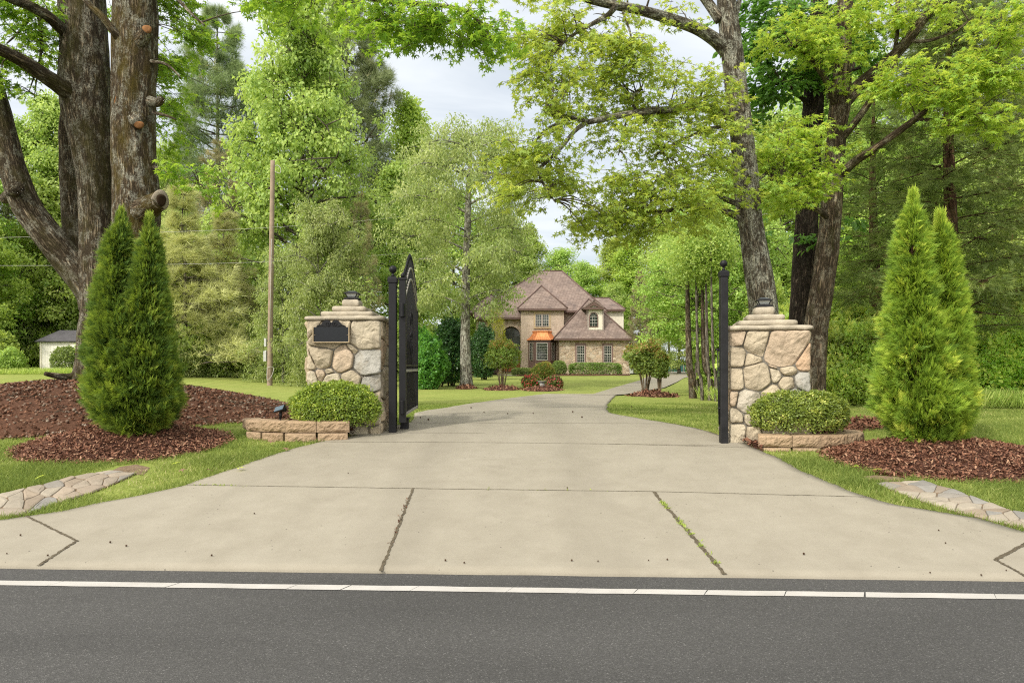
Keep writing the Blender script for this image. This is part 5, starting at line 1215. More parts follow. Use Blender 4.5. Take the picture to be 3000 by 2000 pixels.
t1.stem([(2178,600,12.2),(2140,590,11.9),(2090,566,11.7)], [10,8,6], D, 10, .08, 4); t1.stem([(2168,515,12.2),(2110,490,12.0),(2080,474,11.9),(2100,450,11.8),(2140,420,11.7)], [6,5,4,3,2], D, 8, .05, 4)
t1.stem([(2165,370,12.2),(2090,376,11.7),(2000,408,11.3),(1918,456,11.0)], [7,5,4,2], D, 8, .05, 4); t1.stem([(2185,560,12.3),(2230,520,12.6),(2290,470,12.8)], [7,5,3], D, 8, .05, 4)
for b in ((1680,95,120,70,10.8,.6,84),(1560,120,80,55,10.5,.5,52),(1590,200,70,50,10.4,.5,46),(1660,60,60,40,10.8,.4,22),(1790,130,60,60,10.9,.5,38),(1850,185,60,70,10.9,.5,47),(1760,45,90,40,11,.4,32),(1820,215,105,85,10.8,.5,77),(1880,150,40,50,11,.3,18),
          (1640,230,60,40,10.3,.4,29),(1620,285,65,45,10.2,.4,35),(1660,320,90,25,10.2,.4,29),(1520,470,70,80,10.1,.5,62),(1590,440,95,70,10.1,.5,72),(1640,520,70,60,10.2,.5,46),(1500,560,60,40,10.1,.4,24),(1570,590,60,24,10.1,.3,10),(1750,300,70,30,10.5,.4,18),
          (1800,400,80,60,10.7,.5,41),(1880,270,80,70,11,.5,52),(1960,300,90,70,11.2,.6,71),(2060,280,110,70,11.6,.7,101),(1980,230,60,40,11.2,.4,20),(1930,430,90,80,11,.6,72),(1850,520,90,60,10.8,.6,67),(1760,600,110,70,10.6,.6,92),(1870,610,120,70,10.9,.7,109),(1960,540,110,70,11.1,.7,101),
          (2060,480,90,70,11.5,.6,77),(2090,390,90,50,11.6,.5,55),(2040,620,120,50,11.4,.6,80),(1700,670,70,30,10.6,.4,20),(1900,680,140,28,11,.5,38),(2120,560,60,60,11.6,.4,37),(1990,90,26,70,11.8,.3,13),(2000,30,30,40,11.9,.3,8),(1930,190,30,22,11.1,.2,7),
          (1600,-60,260,60,10.7,.9,50),(2000,-180,350,140,11.8,1.5,59),(2150,-450,450,200,12.4,2.,50)): t1.blob(*b)
t1.finish('bark_grey', 'twig', 'yellowgum', smin=.075, smax=.125)

# --- right: brown sweetgum with spreading limbs
D = 14.0; q = P(2372, 1000, D); t3 = BigTree('sweetgum_tree', (q.x, D, g(q.x, D)), 'brown barked sweetgum with spreading limbs right of the stone pillar')
t3.stem([(2366,1205),(2374,1128),(2390,968),(2408,850),(2427,700),(2439,561),(2444,468),(2452,374),(2464,290),(2468,200),(2470,120),(2476,0),(2480,-150),(2490,-500)], [54,42,34,32,30,29,27.5,26,30,24,22,20,17,10], D, 32, .08, 7)
t3.stem([(2474,300,14),(2520,250,13.8),(2600,182,13.5),(2660,118,13.2),(2720,38,13),(2762,0,12.9),(2820,-60,12.8)], [21,20,17,15,13,11,9], D, 16, .08, 5)
t3.stem([(2470,402,13.9),(2522,337,13.7),(2578,250,13.5),(2640,150,13.4)], [11,10,9,6], D, 12, .08, 5); t3.stem([(2462,512,13.9),(2510,470,13.5),(2556,440,13.2),(2648,374,12.7),(2718,318,12.4),(2766,246,12.2)], [13,12,11,10,8,4], D, 14, .08, 5)
t3.stem([(2446,300,13.9),(2414,224,13.6),(2358,158,13.2),(2320,130,13)], [11,9,7,4], D, 12, .08, 5); t3.stem([(2420,634,13.8),(2390,612,13.5),(2350,606,13.2)], [9,7.5,5], D, 10, .08, 4); t3.stem([(2620,180,13.4),(2630,60,13.3),(2628,-30,13.3)], [7,6,5], D, 9, .06, 4)
t3.stem([(2765,250,12.2),(2830,230,12),(2900,180,11.8),(2940,90,11.7)], [5,4,3,2], D, 8, .05, 4); t3.stem([(2690,350,12.5),(2780,350,12.2),(2880,330,11.9)], [5,4,2], D, 8, .05, 4)
t3.stem([(2352,606,13.2),(2300,560,12.8),(2250,520,12.5)], [5,4,2], D, 8, .05, 4); t3.stem([(2660,120,13.2),(2720,120,13),(2800,90,12.8),(2850,50,12.6)], [6,5,3.5,2], D, 9, .06, 4)
for b in ((2690,200,110,55,12.4,.6,80),(2790,260,120,75,12.1,.6,110),(2880,200,110,70,11.9,.5,100),(2900,110,80,75,11.7,.5,76),(2940,50,60,50,11.7,.5,36),(2860,350,100,55,12,.5,70),(2800,330,70,50,12.1,.4,36),(2640,240,70,50,12.6,.4,34),(2960,250,45,60,11.8,.4,24),
          (2260,470,80,60,12.6,.5,80),(2330,440,90,60,12.9,.6,86),(2360,530,80,50,13,.5,62),(2250,560,70,45,12.5,.5,54),(2400,500,50,50,13.1,.4,30),(2310,590,90,28,12.9,.4,34),(2380,130,100,70,13.1,.6,90),(2300,90,60,60,12.9,.5,46),(2440,60,70,70,13.3,.5,48),(2540,60,100,60,13.4,.6,52),(2640,60,80,60,13.3,.5,44),
          (2480,170,60,40,13.4,.4,22),(2520,420,24,20,13.3,.2,8),(2430,370,30,20,13.3,.3,6),(2500,240,30,30,13.3,.3,8),(2300,370,70,40,12.9,.4,30),(2750,20,80,40,12.8,.5,34),
          (2560,-150,350,130,13.2,1.4,50),(2800,-220,300,160,12.4,1.4,40),(2450,-480,400,160,13.8,1.8,40)): t3.blob(*b)
t3.finish('bark_brown', 'twig', 'yellowgum', smin=.09, smax=.14)

# --- right: dark trunk with big oval leaves
D = 15.0; q = P(2345, 1000, D); t2 = BigTree('oak_tree', (q.x, D, g(q.x, D)), 'dark trunked oak with broad leaves just left of the brown sweetgum')
t2.stem([(2338,1205),(2342,1120),(2346,1000),(2353,850),(2363,650),(2370,520),(2374,444),(2383,300),(2393,160),(2400,0),(2405,-200),(2410,-500)], [52,40,36,34,32,31,30,29,27,24,20,12], D, 26, .08, 6)
t2.stem([(2380,320,15),(2330,270,14.6),(2270,240,14.2)], [8,6,4], D, 9, .06, 4); t2.stem([(2390,180,15),(2320,120,14.7),(2250,60,14.4)], [9,7,4], D, 9, .06, 4); t2.stem([(2396,80,15),(2450,20,14.8),(2520,-10,14.6)], [8,6,4], D, 9, .06, 4)
t2.stem([(2385,260,15),(2440,220,15.3),(2520,200,15.5)], [8,6,4], D, 9, .06, 4)
for b in ((2230,140,75,90,14.4,.6,90),(2270,230,90,70,14.3,.6,92),(2330,190,90,90,14.5,.7,92),(2240,50,80,60,14.4,.6,56),(2360,60,90,80,14.8,.8,66),(2440,140,80,80,15.2,.7,54),(2540,130,80,90,15.5,.7,54),(2400,240,50,40,14.6,.4,24),(2220,340,40,50,14.4,.4,18),(2300,30,80,60,14.5,.6,50),(2480,20,90,70,15,.7,46),(2380,690,26,18,14.7,.2,5),(2480,660,40,50,15.4,.3,8),(2410,390,60,60,15.3,.5,16),(2230,660,40,90,15,.4,22),(2350,-150,300,120,15,1.4,50)): t2.blob(*b)
t2.finish('bark_dark', 'twig', 'broad', OVA, 9, .10, .17, join=True)
# ------------------------------------------------------------------ woodland tree kinds
def woody(kind, H, shape, R, base, nbr, ncl, nl, lsz, T, mat, bark, label, tr=.2, rc=.75, flat=.6, droop=.15, up=(20, 60), seed=0, lean=.02, multi=1, inner=.45, pos0=(0, 0, 0)):
    """one tree about pos0: trunk with branches, and a crown of leaf clumps carried by the branches"""
    rs = random.Random(seed); r = root(kind, pos0, label, 'tree'); o0 = Vector(pos0); mb = MB(); C = []
    for st in range(multi):
        la = rs.uniform(0, 6.28); ln = lean if multi == 1 else rs.uniform(.05, .13); ct = [Vector((0, 0, -.3))]
        for k in range(1, 9):
            h = H*.97*k/8; ct.append(Vector((math.cos(la)*ln*h + .04*H*.25*noise.noise(Vector((seed+st, h*.3, 0))), math.sin(la)*ln*h + .04*H*.25*noise.noise(Vector((seed+st+9, h*.3, 3))), h)))
        tr_ = tr/(multi**.5)
        mb.tube([o0 + p for p in ct], [tr_*1.35 if k == 0 else tr_*(1 - .9*(k/8)**.9) for k in range(9)], 10, sub=3, rough=.06, off=seed)
        def at(h): s = max(0, min(7.99, h/(H*.97)*8)); i = int(s); return ct[i].lerp(ct[i+1], s-i)
        for i in range(nbr//multi):
            u = (i+.5)/(nbr//multi); h = base + (H*.97-base)*u*.985; az = i*2.39996 + rs.uniform(-.5, .5) + st
            L = max(.25, R*shape(u)*rs.uniform(.72, 1.12)); e = math.radians(up[0] + (up[1]-up[0])*u + rs.uniform(-12, 12)); p0 = at(h); d = Vector((math.cos(az), math.sin(az), 0)); pts = [p0]
            for k in (1, 2, 3): f = k/3; pts.append(p0 + d*(L*f*math.cos(e)) + Vector((rs.uniform(-.06,.06)*L, rs.uniform(-.06,.06)*L, L*f*math.sin(e) - droop*L*f*f)))
            br = max(.012, min(tr*.42, .020*L + .01)); mb.tube([o0 + p for p in pts], [br, br*.7, br*.45, .006], 5, sub=2)
            n = max(1, int(round(ncl*(.35 + L/R))))
            for k in range(n):
                f = inner + (1-inner)*rs.random()**.7; s = f*3; j = min(2, int(s)); c = pts[j].lerp(pts[j+1], s-j)
                q = Vector((rs.gauss(0, 1), rs.gauss(0, 1), rs.gauss(0, .6))) * (.20*L*f + .12*rc); c2 = c + q
                if q.length > .35: mb.tube([o0 + c, o0 + c.lerp(c2, .5) + Vector((0,0,.05)), o0 + c2], [br*.4, br*.28, .004], 4)
                C.append((c2, rc*rs.uniform(.65, 1.2), d))
    mb.build('trunk', M[bark], r)
    m = len(C); cc = np.array([tuple(c[0]) for c in C]); cr = np.array([c[1] for c in C]); cd = np.array([tuple(c[2]) for c in C])
    q = rand_dir(m*nl).reshape(m, nl, 3); q *= (RNG.uniform(.25, 1, (m, nl))**.5)[..., None]; pos = cc[:, None] + q*cr[:, None, None]*np.array([1, 1, flat]); pos[..., 2] -= droop*.6*cr[:, None]*(q[..., 0]**2+q[..., 1]**2)
    nn = q*.7 + cd[:, None]*.35 + np.array([0, 0, .9]) + RNG.normal(size=q.shape)*.45; fw = q*1.0 + np.array([0, 0, -.35-droop]) + RNG.normal(size=q.shape)*.6
    t = np.clip(.48 + RNG.normal(size=m)[:, None]*.17 + RNG.normal(size=(m, nl))*.16, 0, 1); pos = pos.reshape(-1, 3)
    link('crown', leaf_mesh(kind + '_crown', T, pos, fw.reshape(-1, 3), nn.reshape(-1, 3), RNG.uniform(.7, 1.25, m*nl)*lsz, t.ravel(), M[mat]), r)
    return r
def pine(kind, H, R, base, nwh, mat, label, tr=.22, seed=0, tuft=.34, per=26, bark='bark_bg', T=TUFT, dens=1.0, conic=.5):
    rs = random.Random(seed); r = root(kind, (0, 0, 0), label, 'tree'); mb = MB(); la = rs.uniform(0, 6.28); A = []; Dd = []
    ct = [Vector((math.cos(la)*.015*H*k/6 + rs.uniform(-.05,.05), math.sin(la)*.015*H*k/6, H*k/6 - (.3 if k == 0 else 0))) for k in range(7)]
    mb.tube(ct, [tr*(1.2 if k == 0 else 1 - .88*k/6) for k in range(7)], 10, sub=3, rough=.05)
    for w in range(nwh):
        u = (w + rs.uniform(.1, .9))/nwh; h = base + (H-base)*u; n = rs.randint(3, 5); a0 = rs.uniform(0, 6.28)
        prof = (1-u)**conic*min(1, .45 + u*2.4) if conic < .9 else (1-u)
        for i in range(n):
            if rs.random() > dens: continue
            az = a0 + 6.28*i/n + rs.uniform(-.4, .4); L = max(.35, R*prof*rs.uniform(.6, 1.15)); s = h/H*6; j = min(5, int(s)); p0 = ct[j].lerp(ct[j+1], s-j); d = Vector((math.cos(az), math.sin(az), 0)); side = Vector((-d.y, d.x, 0))
            pts = [p0, p0 + d*L*.35 + Vector((0, 0, .06*L)), p0 + d*L*.7 + Vector((0, 0, .06*L + .1*u*L)), p0 + d*L + Vector((0, 0, .16*L + .25*u*L))]
            mb.tube(pts, [.014*L+.012, .010*L+.008, .006*L+.006, .006], 5)
            for k in range(int(per*(.3+L/R))):
                f = .35 + .65*rs.random()**.75; s2 = f*3; j2 = min(2, int(s2)); c = pts[j2].lerp(pts[j2+1], s2-j2); v = side*rs.gauss(0, .20)*L*min(1, 1.5-f) + Vector((0, 0, rs.gauss(.04, .07)*L)); A.append(c + v); Dd.append((d + v*(1.2/L) + Vector((0, 0, rs.uniform(.1, .7)))))
    mb.build('trunk', M[bark], r); n = len(A); pos = np.array([tuple(a) for a in A]); fw = np.array([tuple(a) for a in Dd]) + RNG.normal(size=(n, 3))*.3
    t = np.clip(.45 + .45*fbm(pos, .8) + RNG.normal(size=n)*.17, 0, 1)
    link('crown', leaf_mesh(kind + '_crown', T, pos, fw, rand_dir(n), RNG.uniform(.75, 1.2, n)*tuft, t, M[mat]), r); return r
oval = lambda u: .35 + .65*math.sin(math.pi*min(1, (u*.86+.16)))**.8 if u < .97 else .25
cone = lambda u: max(.12, 1 - u*.92)
egg = lambda u: max(.15, math.sin(math.pi*(u**.75*.93+.05))**.7)
dome = lambda u: .55 + .45*math.sin(math.pi*(.3+.6*u))
HID = (0, -900, 0)
PRO = {}
PRO['gumA'] = woody('sweetgum_tree', 20, egg, 5.2, 1.2, 96, 7, 92, .225, QUAD, 'bggum', 'bark_bg', 'x', .28, .85, .55, .18, (5, 62), 1)
PRO['gumB'] = woody('sweetgum_tree', 15, oval, 3.8, 1.6, 58, 6, 80, .20, QUAD, 'bggum', 'bark_bg', 'x', .22, .8, .55, .2, (0, 60), 2)
PRO['gumC'] = woody('sweetgum_tree', 15, oval, 3.9, 4.0, 58, 6, 84, .19, QUAD, 'bggum', 'bark_bg', 'x', .17, .8, .55, .25, (0, 60), 42)
PRO['poplar'] = woody('tulip_tree', 18, egg, 2.7, 3.0, 54, 6, 74, .205, QUAD, 'tulip', 'bark_bg', 'x', .2, .7, .7, .1, (25, 70), 3)
PRO['sapling'] = woody('young_tree', 8, oval, 2.6, .5, 44, 6, 90, .155, QUAD, 'understory', 'bark_bg', 'x', .09, .55, .55, .25, (10, 65), 4, multi=3)
PRO['oakA'] = woody('willow_oak', 9, dome, 3.0, 1.0, 54, 7, 92, .165, QUADN, 'oak', 'bark_oak', 'x', .14, .6, .7, .42, (15, 65), 5, multi=2)
PRO['pine'] = pine('pine_tree', 22, 4.6, 5.5, 34, 'pine', 'x', .26, 6, .55, 105)
PRO['pineB'] = pine('pine_tree', 16, 3.2, 1.5, 28, 'brownP', 'x', .18, 7, .45, 48)
PRO['paleP'] = pine('young_pine', 7.5, 2.5, .4, 24, 'paleP', 'x', .09, 8, .38, 55, conic=.95)
def shrub_proto(name, n, mat, T, smin, smax, lump, seed, stem='twig'):
    return bush(name, HID, 1.0, 1.0, 1.5, n, M[mat], 'x', 'shrub', T, smin, smax, lump=lump, stems=14, ls=1.9, bottom=.02, stem_mat=stem, seed=seed)
PRO['bushA'] = shrub_proto('wild_shrub', 5200, 'understory', QUAD, .07, .13, .34, 3)
PRO['bushB'] = shrub_proto('wild_shrub', 5200, 'bggum', QUAD, .08, .15, .38, 13)
PRO['bushC'] = shrub_proto('wild_shrub', 4600, 'oak', QUADN, .09, .16, .40, 23)
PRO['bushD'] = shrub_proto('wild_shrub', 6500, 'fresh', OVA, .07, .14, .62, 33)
USED = {}
def place(kind, px, d, H0, label, group=None, ztop=None, rz=None, wide=1.0, zoff=0.0):
    """stand a tree of a kind at the depth d where the photograph shows it, its top at photograph row ztop"""
    p = P(px, 1000, d); z = g(p.x, p.y) + zoff; src = PRO[kind]
    s = ((EYE + (HY - ztop)/F*d) - z)/H0 if ztop is not None else 1.0
    rz = random.uniform(0, 6.28) if rz is None else rz
    if kind in USED: o = copy_tree(src, (p.x, p.y, z), rz, s*wide, label, group, zs=s)
    else:
        o = src; USED[kind] = 1; o.location = (p.x, p.y, z); o.rotation_euler = (0, 0, rz); o.scale = (s*wide, s*wide, s); o['label'] = label
        if group: o['group'] = group
    return o
GW = 'trees of the wood round the lawn'
# left wood
place('gumA', 150, 60, 20, 'light green sweetgum seen between the left trunks, behind the shed', GW, 275, wide=.85)
place('gumB', 310, 62, 15, 'sweetgum standing directly behind the mossy left trunk', GW, 330)
place('pine', 20, 60, 22, 'grey green pine at the far left edge of the wood', GW, 410, wide=1.1)
place('gumB', -120, 52, 15, 'sweetgum just beyond the left edge by the grey pine', GW, 350)
place('gumB', 480, 50, 15, 'sweetgum to the right of the mossy left trunk', GW, 430, wide=.6)
place('pine', 640, 64, 22, 'tall pine showing left of the great sweetgum', GW, 45, wide=.9)
place('pineB', 640, 56, 16, 'brownish pine low behind the utility pole', GW, 420)
place('paleP', 545, 40, 7.5, 'pale young pine with upright shoots left of the utility pole', GW, 570, wide=1.35)
place('paleP', 655, 43, 7.5, 'pale young pine close behind the utility pole', GW, 640, wide=1.2)
place('gumA', 885, 47, 20, 'great sweetgum towering behind the left stone pillar', GW, -60, rz=1.1, wide=.78)
place('pine', 1010, 62, 22, 'dark pine leaning out at the right of the great sweetgum', GW, 10, wide=1.05, rz=.5)
place('poplar', 1205, 66, 18, 'narrow tulip tree with its top against the sky right of the great sweetgum', GW, 275, wide=1.0)
place('gumB', 1150, 58, 15, 'green sweetgum low behind the willow oak', GW, 480)
place('oakA', 950, 33, 9, 'pale willow oak behind the left stone pillar', GW, 635, wide=.72)
place('oakA', 830, 37, 9, 'low willow oak just right of the utility pole', GW, 760, wide=.8)
place('pineB', 1055, 46, 16, 'browning pine bough between the great sweetgum and the willow oak', GW, 575, wide=.7)
place('gumB', 760, 52, 15, 'sweetgum filling the gap behind the top of the utility pole', GW, 560, wide=.7)
place('sapling', -90, 50, 8, 'bushy young tree at the far left beyond the lawn', GW, 640)
place('sapling', 200, 58, 8, 'bushy young tree rising behind the cream shed', GW, 560, wide=.9)
place('sapling', 500, 42, 8, 'bushy young tree beside the left arborvitae', GW, 700, wide=.95)
place('sapling', 610, 44, 8, 'bushy young tree left of the utility pole base', GW, 790, wide=1.1)
place('gumB', 400, 60, 15, 'distant sweetgum between the mossy trunk and the pines', GW, 480)
# behind and beside the house
for (k, px, d, h, zt, lab, w) in (('gumB', 1330, 84, 15, 560, 'sweetgum behind the willow oak, left of the house', 1.1), ('gumB', 1480, 92, 15, 630, 'sweetgum rising over the left end of the house roof', 1.1), ('poplar', 1545, 98, 18, 655, 'thin tulip tree just above the main roof ridge', 1.2),
        ('gumB', 1640, 96, 15, 730, 'low round sweetgum behind the main roof', 1.1), ('gumB', 1720, 90, 15, 770, 'low sweetgum behind the dormer end of the house', 1.1), ('poplar', 1790, 96, 18, 690, 'yellow green tulip tree behind the right roof', 1.4), ('poplar', 1850, 88, 18, 690, 'yellow green tulip tree at the right end of the house', 1.5),
        ('poplar', 1930, 92, 18, 620, 'tall pale tulip tree beyond the green screen', 1.2), ('gumB', 1420, 78, 15, 700, 'sweetgum close behind the house entrance', 1.0), ('gumB', 1800, 80, 15, 830, 'green sweetgum beside the cream gable', .9), ('pine', 2060, 70, 22, 560, 'distant pine above the right hand drive', .9),
        ('gumB', 1990, 66, 15, 800, 'dark sweetgum behind the green screen', 1.1), ('gumB', 2090, 60, 15, 700, 'sweetgum beyond the garage court', 1.0)):
    place(k, px, d, h, lab, GW, zt, wide=w)
place('pineB', 1875, 58, 16, 'soft green pine with long needles by the right end of the house', GW, 800, wide=.75)
place('gumC', 2040, 25.5, 15, 'light green sweetgum over the right lawn, left of the black post', GW, 560, wide=1.0, rz=2.0)
place('gumC', 1960, 77, 15, 'light green sweetgum beyond the court fence behind the right crepe myrtles', GW, 700, wide=.9)
place('gumC', 2150, 27, 15, 'sweetgum behind the right black gate post', GW, 500, wide=1.0)
# right wood
for (k, px, d, h, zt, lab, w) in (('gumB', 2290, 31, 15, 330, 'sweetgum seen between the two right trunks', 1.0), ('gumA', 2450, 40, 20, 60, 'tall sweetgum behind the brown sweetgum', .9), ('gumB', 2570, 30, 15, 420, 'sweetgum behind the right arborvitae', 1.1), ('gumB', 2720, 34, 15, 350, 'sweetgum behind the red cedar', 1.1), ('gumB', 2900, 30, 15, 420, 'sweetgum at the right edge of the wood', 1.1),
        ('gumB', 3080, 33, 15, 300, 'sweetgum beyond the right edge', 1.1), ('sapling', 2460, 21, 8, 800, 'bushy young tree right of the stone pillar', .9), ('sapling', 2560, 23, 8, 720, 'bushy young tree left of the right arborvitae', 1.0), ('sapling', 2880, 21, 8, 780, 'bushy young tree right of the right arborvitae', 1.0), ('sapling', 2990, 23, 8, 700, 'bushy young tree at the far right beyond the lawn', 1.0), ('sapling', 2250, 23, 8, 830, 'bushy young tree just behind the right stone pillar', .8), ('pine', 2830, 40, 22, -100, 'pine high behind the red cedar', 1.0)):
    place(k, px, d, h, lab, GW, zt, wide=w)
# wild shrubs along the edge of the wood
SW = 'wild shrubs along the wood edge'; rq = random.Random(21)
SL = [(-60,46,950),(0,57,930),(85,58,905),(20,42,1020),(20,45,1050),(180,58,945),(250,57,930),(330,45,930),(430,43,900),(470,41,1010),(520,41,960),(560,40,1000),(600,41,920),(660,41,990),(700,42,930),(745,42,1010),(790,43,960),(840,42,1000),(880,43,930),(1000,44,960),(1060,45,990),(1120,46,950),(1170,44,1000),
      (1230,50,960),(1300,56,960),(2090,27,1000),(2150,26,980),(2205,21,1000),(2420,17,960),(2470,16,1010),(2530,16.5,1000),(2590,16,1040),(2440,19,880),(2520,19,900),(2820,17,980),(2880,16.2,1020),(2950,16.5,960),(3010,15.8,1030),(3070,16.5,980),(2760,18,940),(2900,19,900),(2640,18,960)]
for i, (px, d, zt) in enumerate(SL):
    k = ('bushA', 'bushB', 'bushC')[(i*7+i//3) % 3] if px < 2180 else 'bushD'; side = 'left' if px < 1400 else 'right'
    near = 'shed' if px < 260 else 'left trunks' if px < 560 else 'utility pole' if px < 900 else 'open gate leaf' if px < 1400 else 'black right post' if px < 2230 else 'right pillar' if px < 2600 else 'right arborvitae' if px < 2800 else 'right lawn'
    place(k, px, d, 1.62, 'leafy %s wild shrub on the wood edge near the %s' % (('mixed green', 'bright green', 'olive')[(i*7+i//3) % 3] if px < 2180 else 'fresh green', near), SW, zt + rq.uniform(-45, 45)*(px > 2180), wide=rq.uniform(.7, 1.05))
# tall weeds where the lawn meets the wood (stuff)
n = 40000; xx = np.concatenate([RNG.uniform(-33, -7, n//2), RNG.uniform(5.5, 14, n//2)]); yy = np.concatenate([41.2 + RNG.uniform(-.9, 1.4, n//2) - .0*xx[:n//2], 15.0 + RNG.uniform(-.6, 1.6, n//2) + np.clip(9.5-xx[n//2:], 0, 9)*.9])
pos = np.stack([xx, yy, G(xx, yy)], 1); d = rand_dir(n)*.55 + np.array([0, 0, 1.0])
setp(link('meadow_weeds', leaf_mesh('meadow_weeds', (np.array([(0,-.025,0),(.6,.02,0),(1,0,0),(.5,-.03,.03)]), np.array([(0,1,2,3)])), pos, d, rand_dir(n), RNG.uniform(.15, .5, n), RNG.uniform(0, 1, n), M['weeds'])), 'tall pale weeds where the lawn meets the wood', 'weeds', kind='stuff')
n = 60000; xx = np.concatenate([RNG.uniform(-45, -4, n//2), RNG.uniform(4, 30, n//2)]); yy = np.concatenate([RNG.uniform(44, 62, n//2), RNG.uniform(18, 40, n//2)]); ok = ((xx < 0) & ~((xx > -38) & (xx < -26) & (yy < 54))) | (yy < 16 + (xx-4)*1.6) | (xx > 9.5*yy/22) ; xx, yy = xx[ok], yy[ok]; n = len(xx)
pos = np.stack([xx, yy, G(xx, yy) + RNG.uniform(.1, 1.3, n)**1.5], 1)
setp(link('undergrowth', leaf_mesh('undergrowth', QUAD, pos, rand_dir(n) + np.array([0,0,-.2]), rand_dir(n)*.6 + np.array([0,0,1.0]), RNG.uniform(.12, .26, n), RNG.uniform(0, 1, n), M['understory'])), 'dense low undergrowth on the floor of the wood', 'undergrowth', kind='stuff')
# thin trunks in the grove by the right post
for i, (px, yb, yt, px2, rr_, lab) in enumerate([(2031,1166,1040,2018,11,'thick dark bare trunk standing alone at the lawn edge of the right grove'), (2059,1171,1050,2044,5,'very thin dark stem second from the lawn in the right grove'), (2080,1172,1030,2072,6,'slim brown stem in the middle of the right grove'), (2091,1170,1040,2062,8,'leaning dark trunk in the right grove'), (2099,1174,1020,2088,5,'slim tan stem beside the black right post')]):
    q = gp(px, yb); r = root('slender_tree', tuple(q), lab, 'tree', 'slender trunks in the right grove'); e = P(px2, yt, q.y); f2 = P(px2-6, yt-330, q.y+.4); mb = MB(); w = rr_*q.y/F
    mb.tube([q - Vector((0,0,.2)), q.lerp(e, .5) + Vector((.02,0,0)), e, f2], [w*1.15, w, w*.9, w*.3], 10, sub=5, rough=.08); mb.build('trunk', M['bark_brown' if i in (0, 3) else 'bark_bg'], r)
    m = 3000; c = np.array(tuple(f2)); o = rand_dir(m)*RNG.uniform(.1, 1, (m, 1))**.5*np.array([.9, .9, .9]) + c + np.array([0, 0, -.4])
    link('crown', leaf_mesh('crown', QUAD, o, rand_dir(m)+np.array([0,0,-.4]), rand_dir(m)*.6+np.array([0,0,1.]), RNG.uniform(.06, .10, m), RNG.uniform(0, 1, m), M['bggum']), r)

# ---- willow oak on the lawn, the pale trunked one by itself
q = gp(1365, 1137); oak = root('willow_oak', tuple(q), 'willow oak with pale lichen trunk alone on the lawn before the house', 'tree'); d = q.y; mb = MB(); tip = []
def ow(l): return [P(a, b, d + (c if c is not None else 0)) for a, b, c in l]
k = d/F
mb.tube(ow([(1366,1150,0),(1366,1120,0),(1365,1080,0),(1363,1010,0),(1364,920,0),(1365,830,0),(1368,740,0),(1370,660,0),(1372,560,0),(1377,480,0),(1384,425,0),(1390,390,0)]), [r*k for r in (26,20,16.5,15,13.5,12.5,11,10,8,5,2.5,1)], 18, sub=5, rough=.08)
rs = random.Random(12); C = []
for (x, y, ln, sg, dz) in [(1366,900,150,-1,.5),(1366,880,160,1,-.6),(1367,850,120,-1,-1.2),(1367,830,190,1,.8),(1368,800,170,-1,.3),(1368,770,210,1,-.3),(1369,735,190,-1,1),(1369,705,215,1,.5),(1370,680,150,-1,-1),(1370,655,170,1,-1.2),(1371,625,210,-1,.2),(1372,600,200,1,.2),(1373,570,150,-1,1.2),(1374,545,190,1,1),(1376,510,140,-1,-.5),(1378,480,130,1,-.6),(1380,450,110,-1,.4),(1384,420,90,1,.4),(1386,410,70,-1,0),(1388,400,75,1,.6),(1380,440,120,-1,-1),(1380,445,130,1,-1),(1378,470,150,-1,1.4),(1375,520,170,-1,-1.6),(1375,515,170,1,1.6),(1388,395,40,-1,.8),(1372,585,110,-1,-2),(1372,640,100,1,2),(1370,700,90,-1,2.2),(1369,760,100,1,-2.2),(1374,530,100,1,-2)]:
    if sg > 0 and y > 630: ln *= .74
    pts = [P(x, y, d), P(x+sg*ln*.33, y-ln*.16, d+dz), P(x+sg*ln*.7, y-ln*.25, d+dz*2), P(x+sg*ln, y-ln*.20, d+dz*2.6)]
    b = max(.012, ln*.02*k); mb.tube(pts, [b, b*.75, b*.5, .008], 7, sub=4)
    for n in range(int(4+ln/10.5)):
        f = .18 + .82*rs.random()**.7; s = f*3; j = min(2, int(s)); c = pts[j].lerp(pts[j+1], s-j); e = c + Vector((rs.gauss(0, .55), rs.gauss(0, .75), rs.gauss(-.12, .35))); C.append(e)
        mb.tube([c, c.lerp(e, .5) + Vector((0,0,.06)), e, e + Vector((rs.uniform(-.1,.1), 0, -.3))], [.014, .010, .007, .003], 4)
mb.build('trunk', M['bark_oak'], oak)
nl = 78; cc = np.array([tuple(c) for c in C]); m = len(cc); qd = rand_dir(m*nl).reshape(m, nl, 3)*(RNG.uniform(.1, 1, (m, nl))**.6)[..., None]
pos = cc[:, None] + qd*np.array([.50, .55, .36]); pos[..., 2] -= .22*(qd[..., 0]**2 + qd[..., 1]**2)
link('crown', leaf_mesh('willow_oak_crown', QUADN, pos.reshape(-1, 3), (qd*.6 + np.array([0,0,-1.0]) + RNG.normal(size=qd.shape)*.55).reshape(-1, 3), (qd*.8 + np.array([0,0,.6]) + RNG.normal(size=qd.shape)*.6).reshape(-1, 3), RNG.uniform(.10, .20, m*nl), np.clip(.5 + RNG.normal(size=m)[:, None]*.17 + RNG.normal(size=(m, nl))*.17, 0, 1).ravel(), M['oak']), oak)

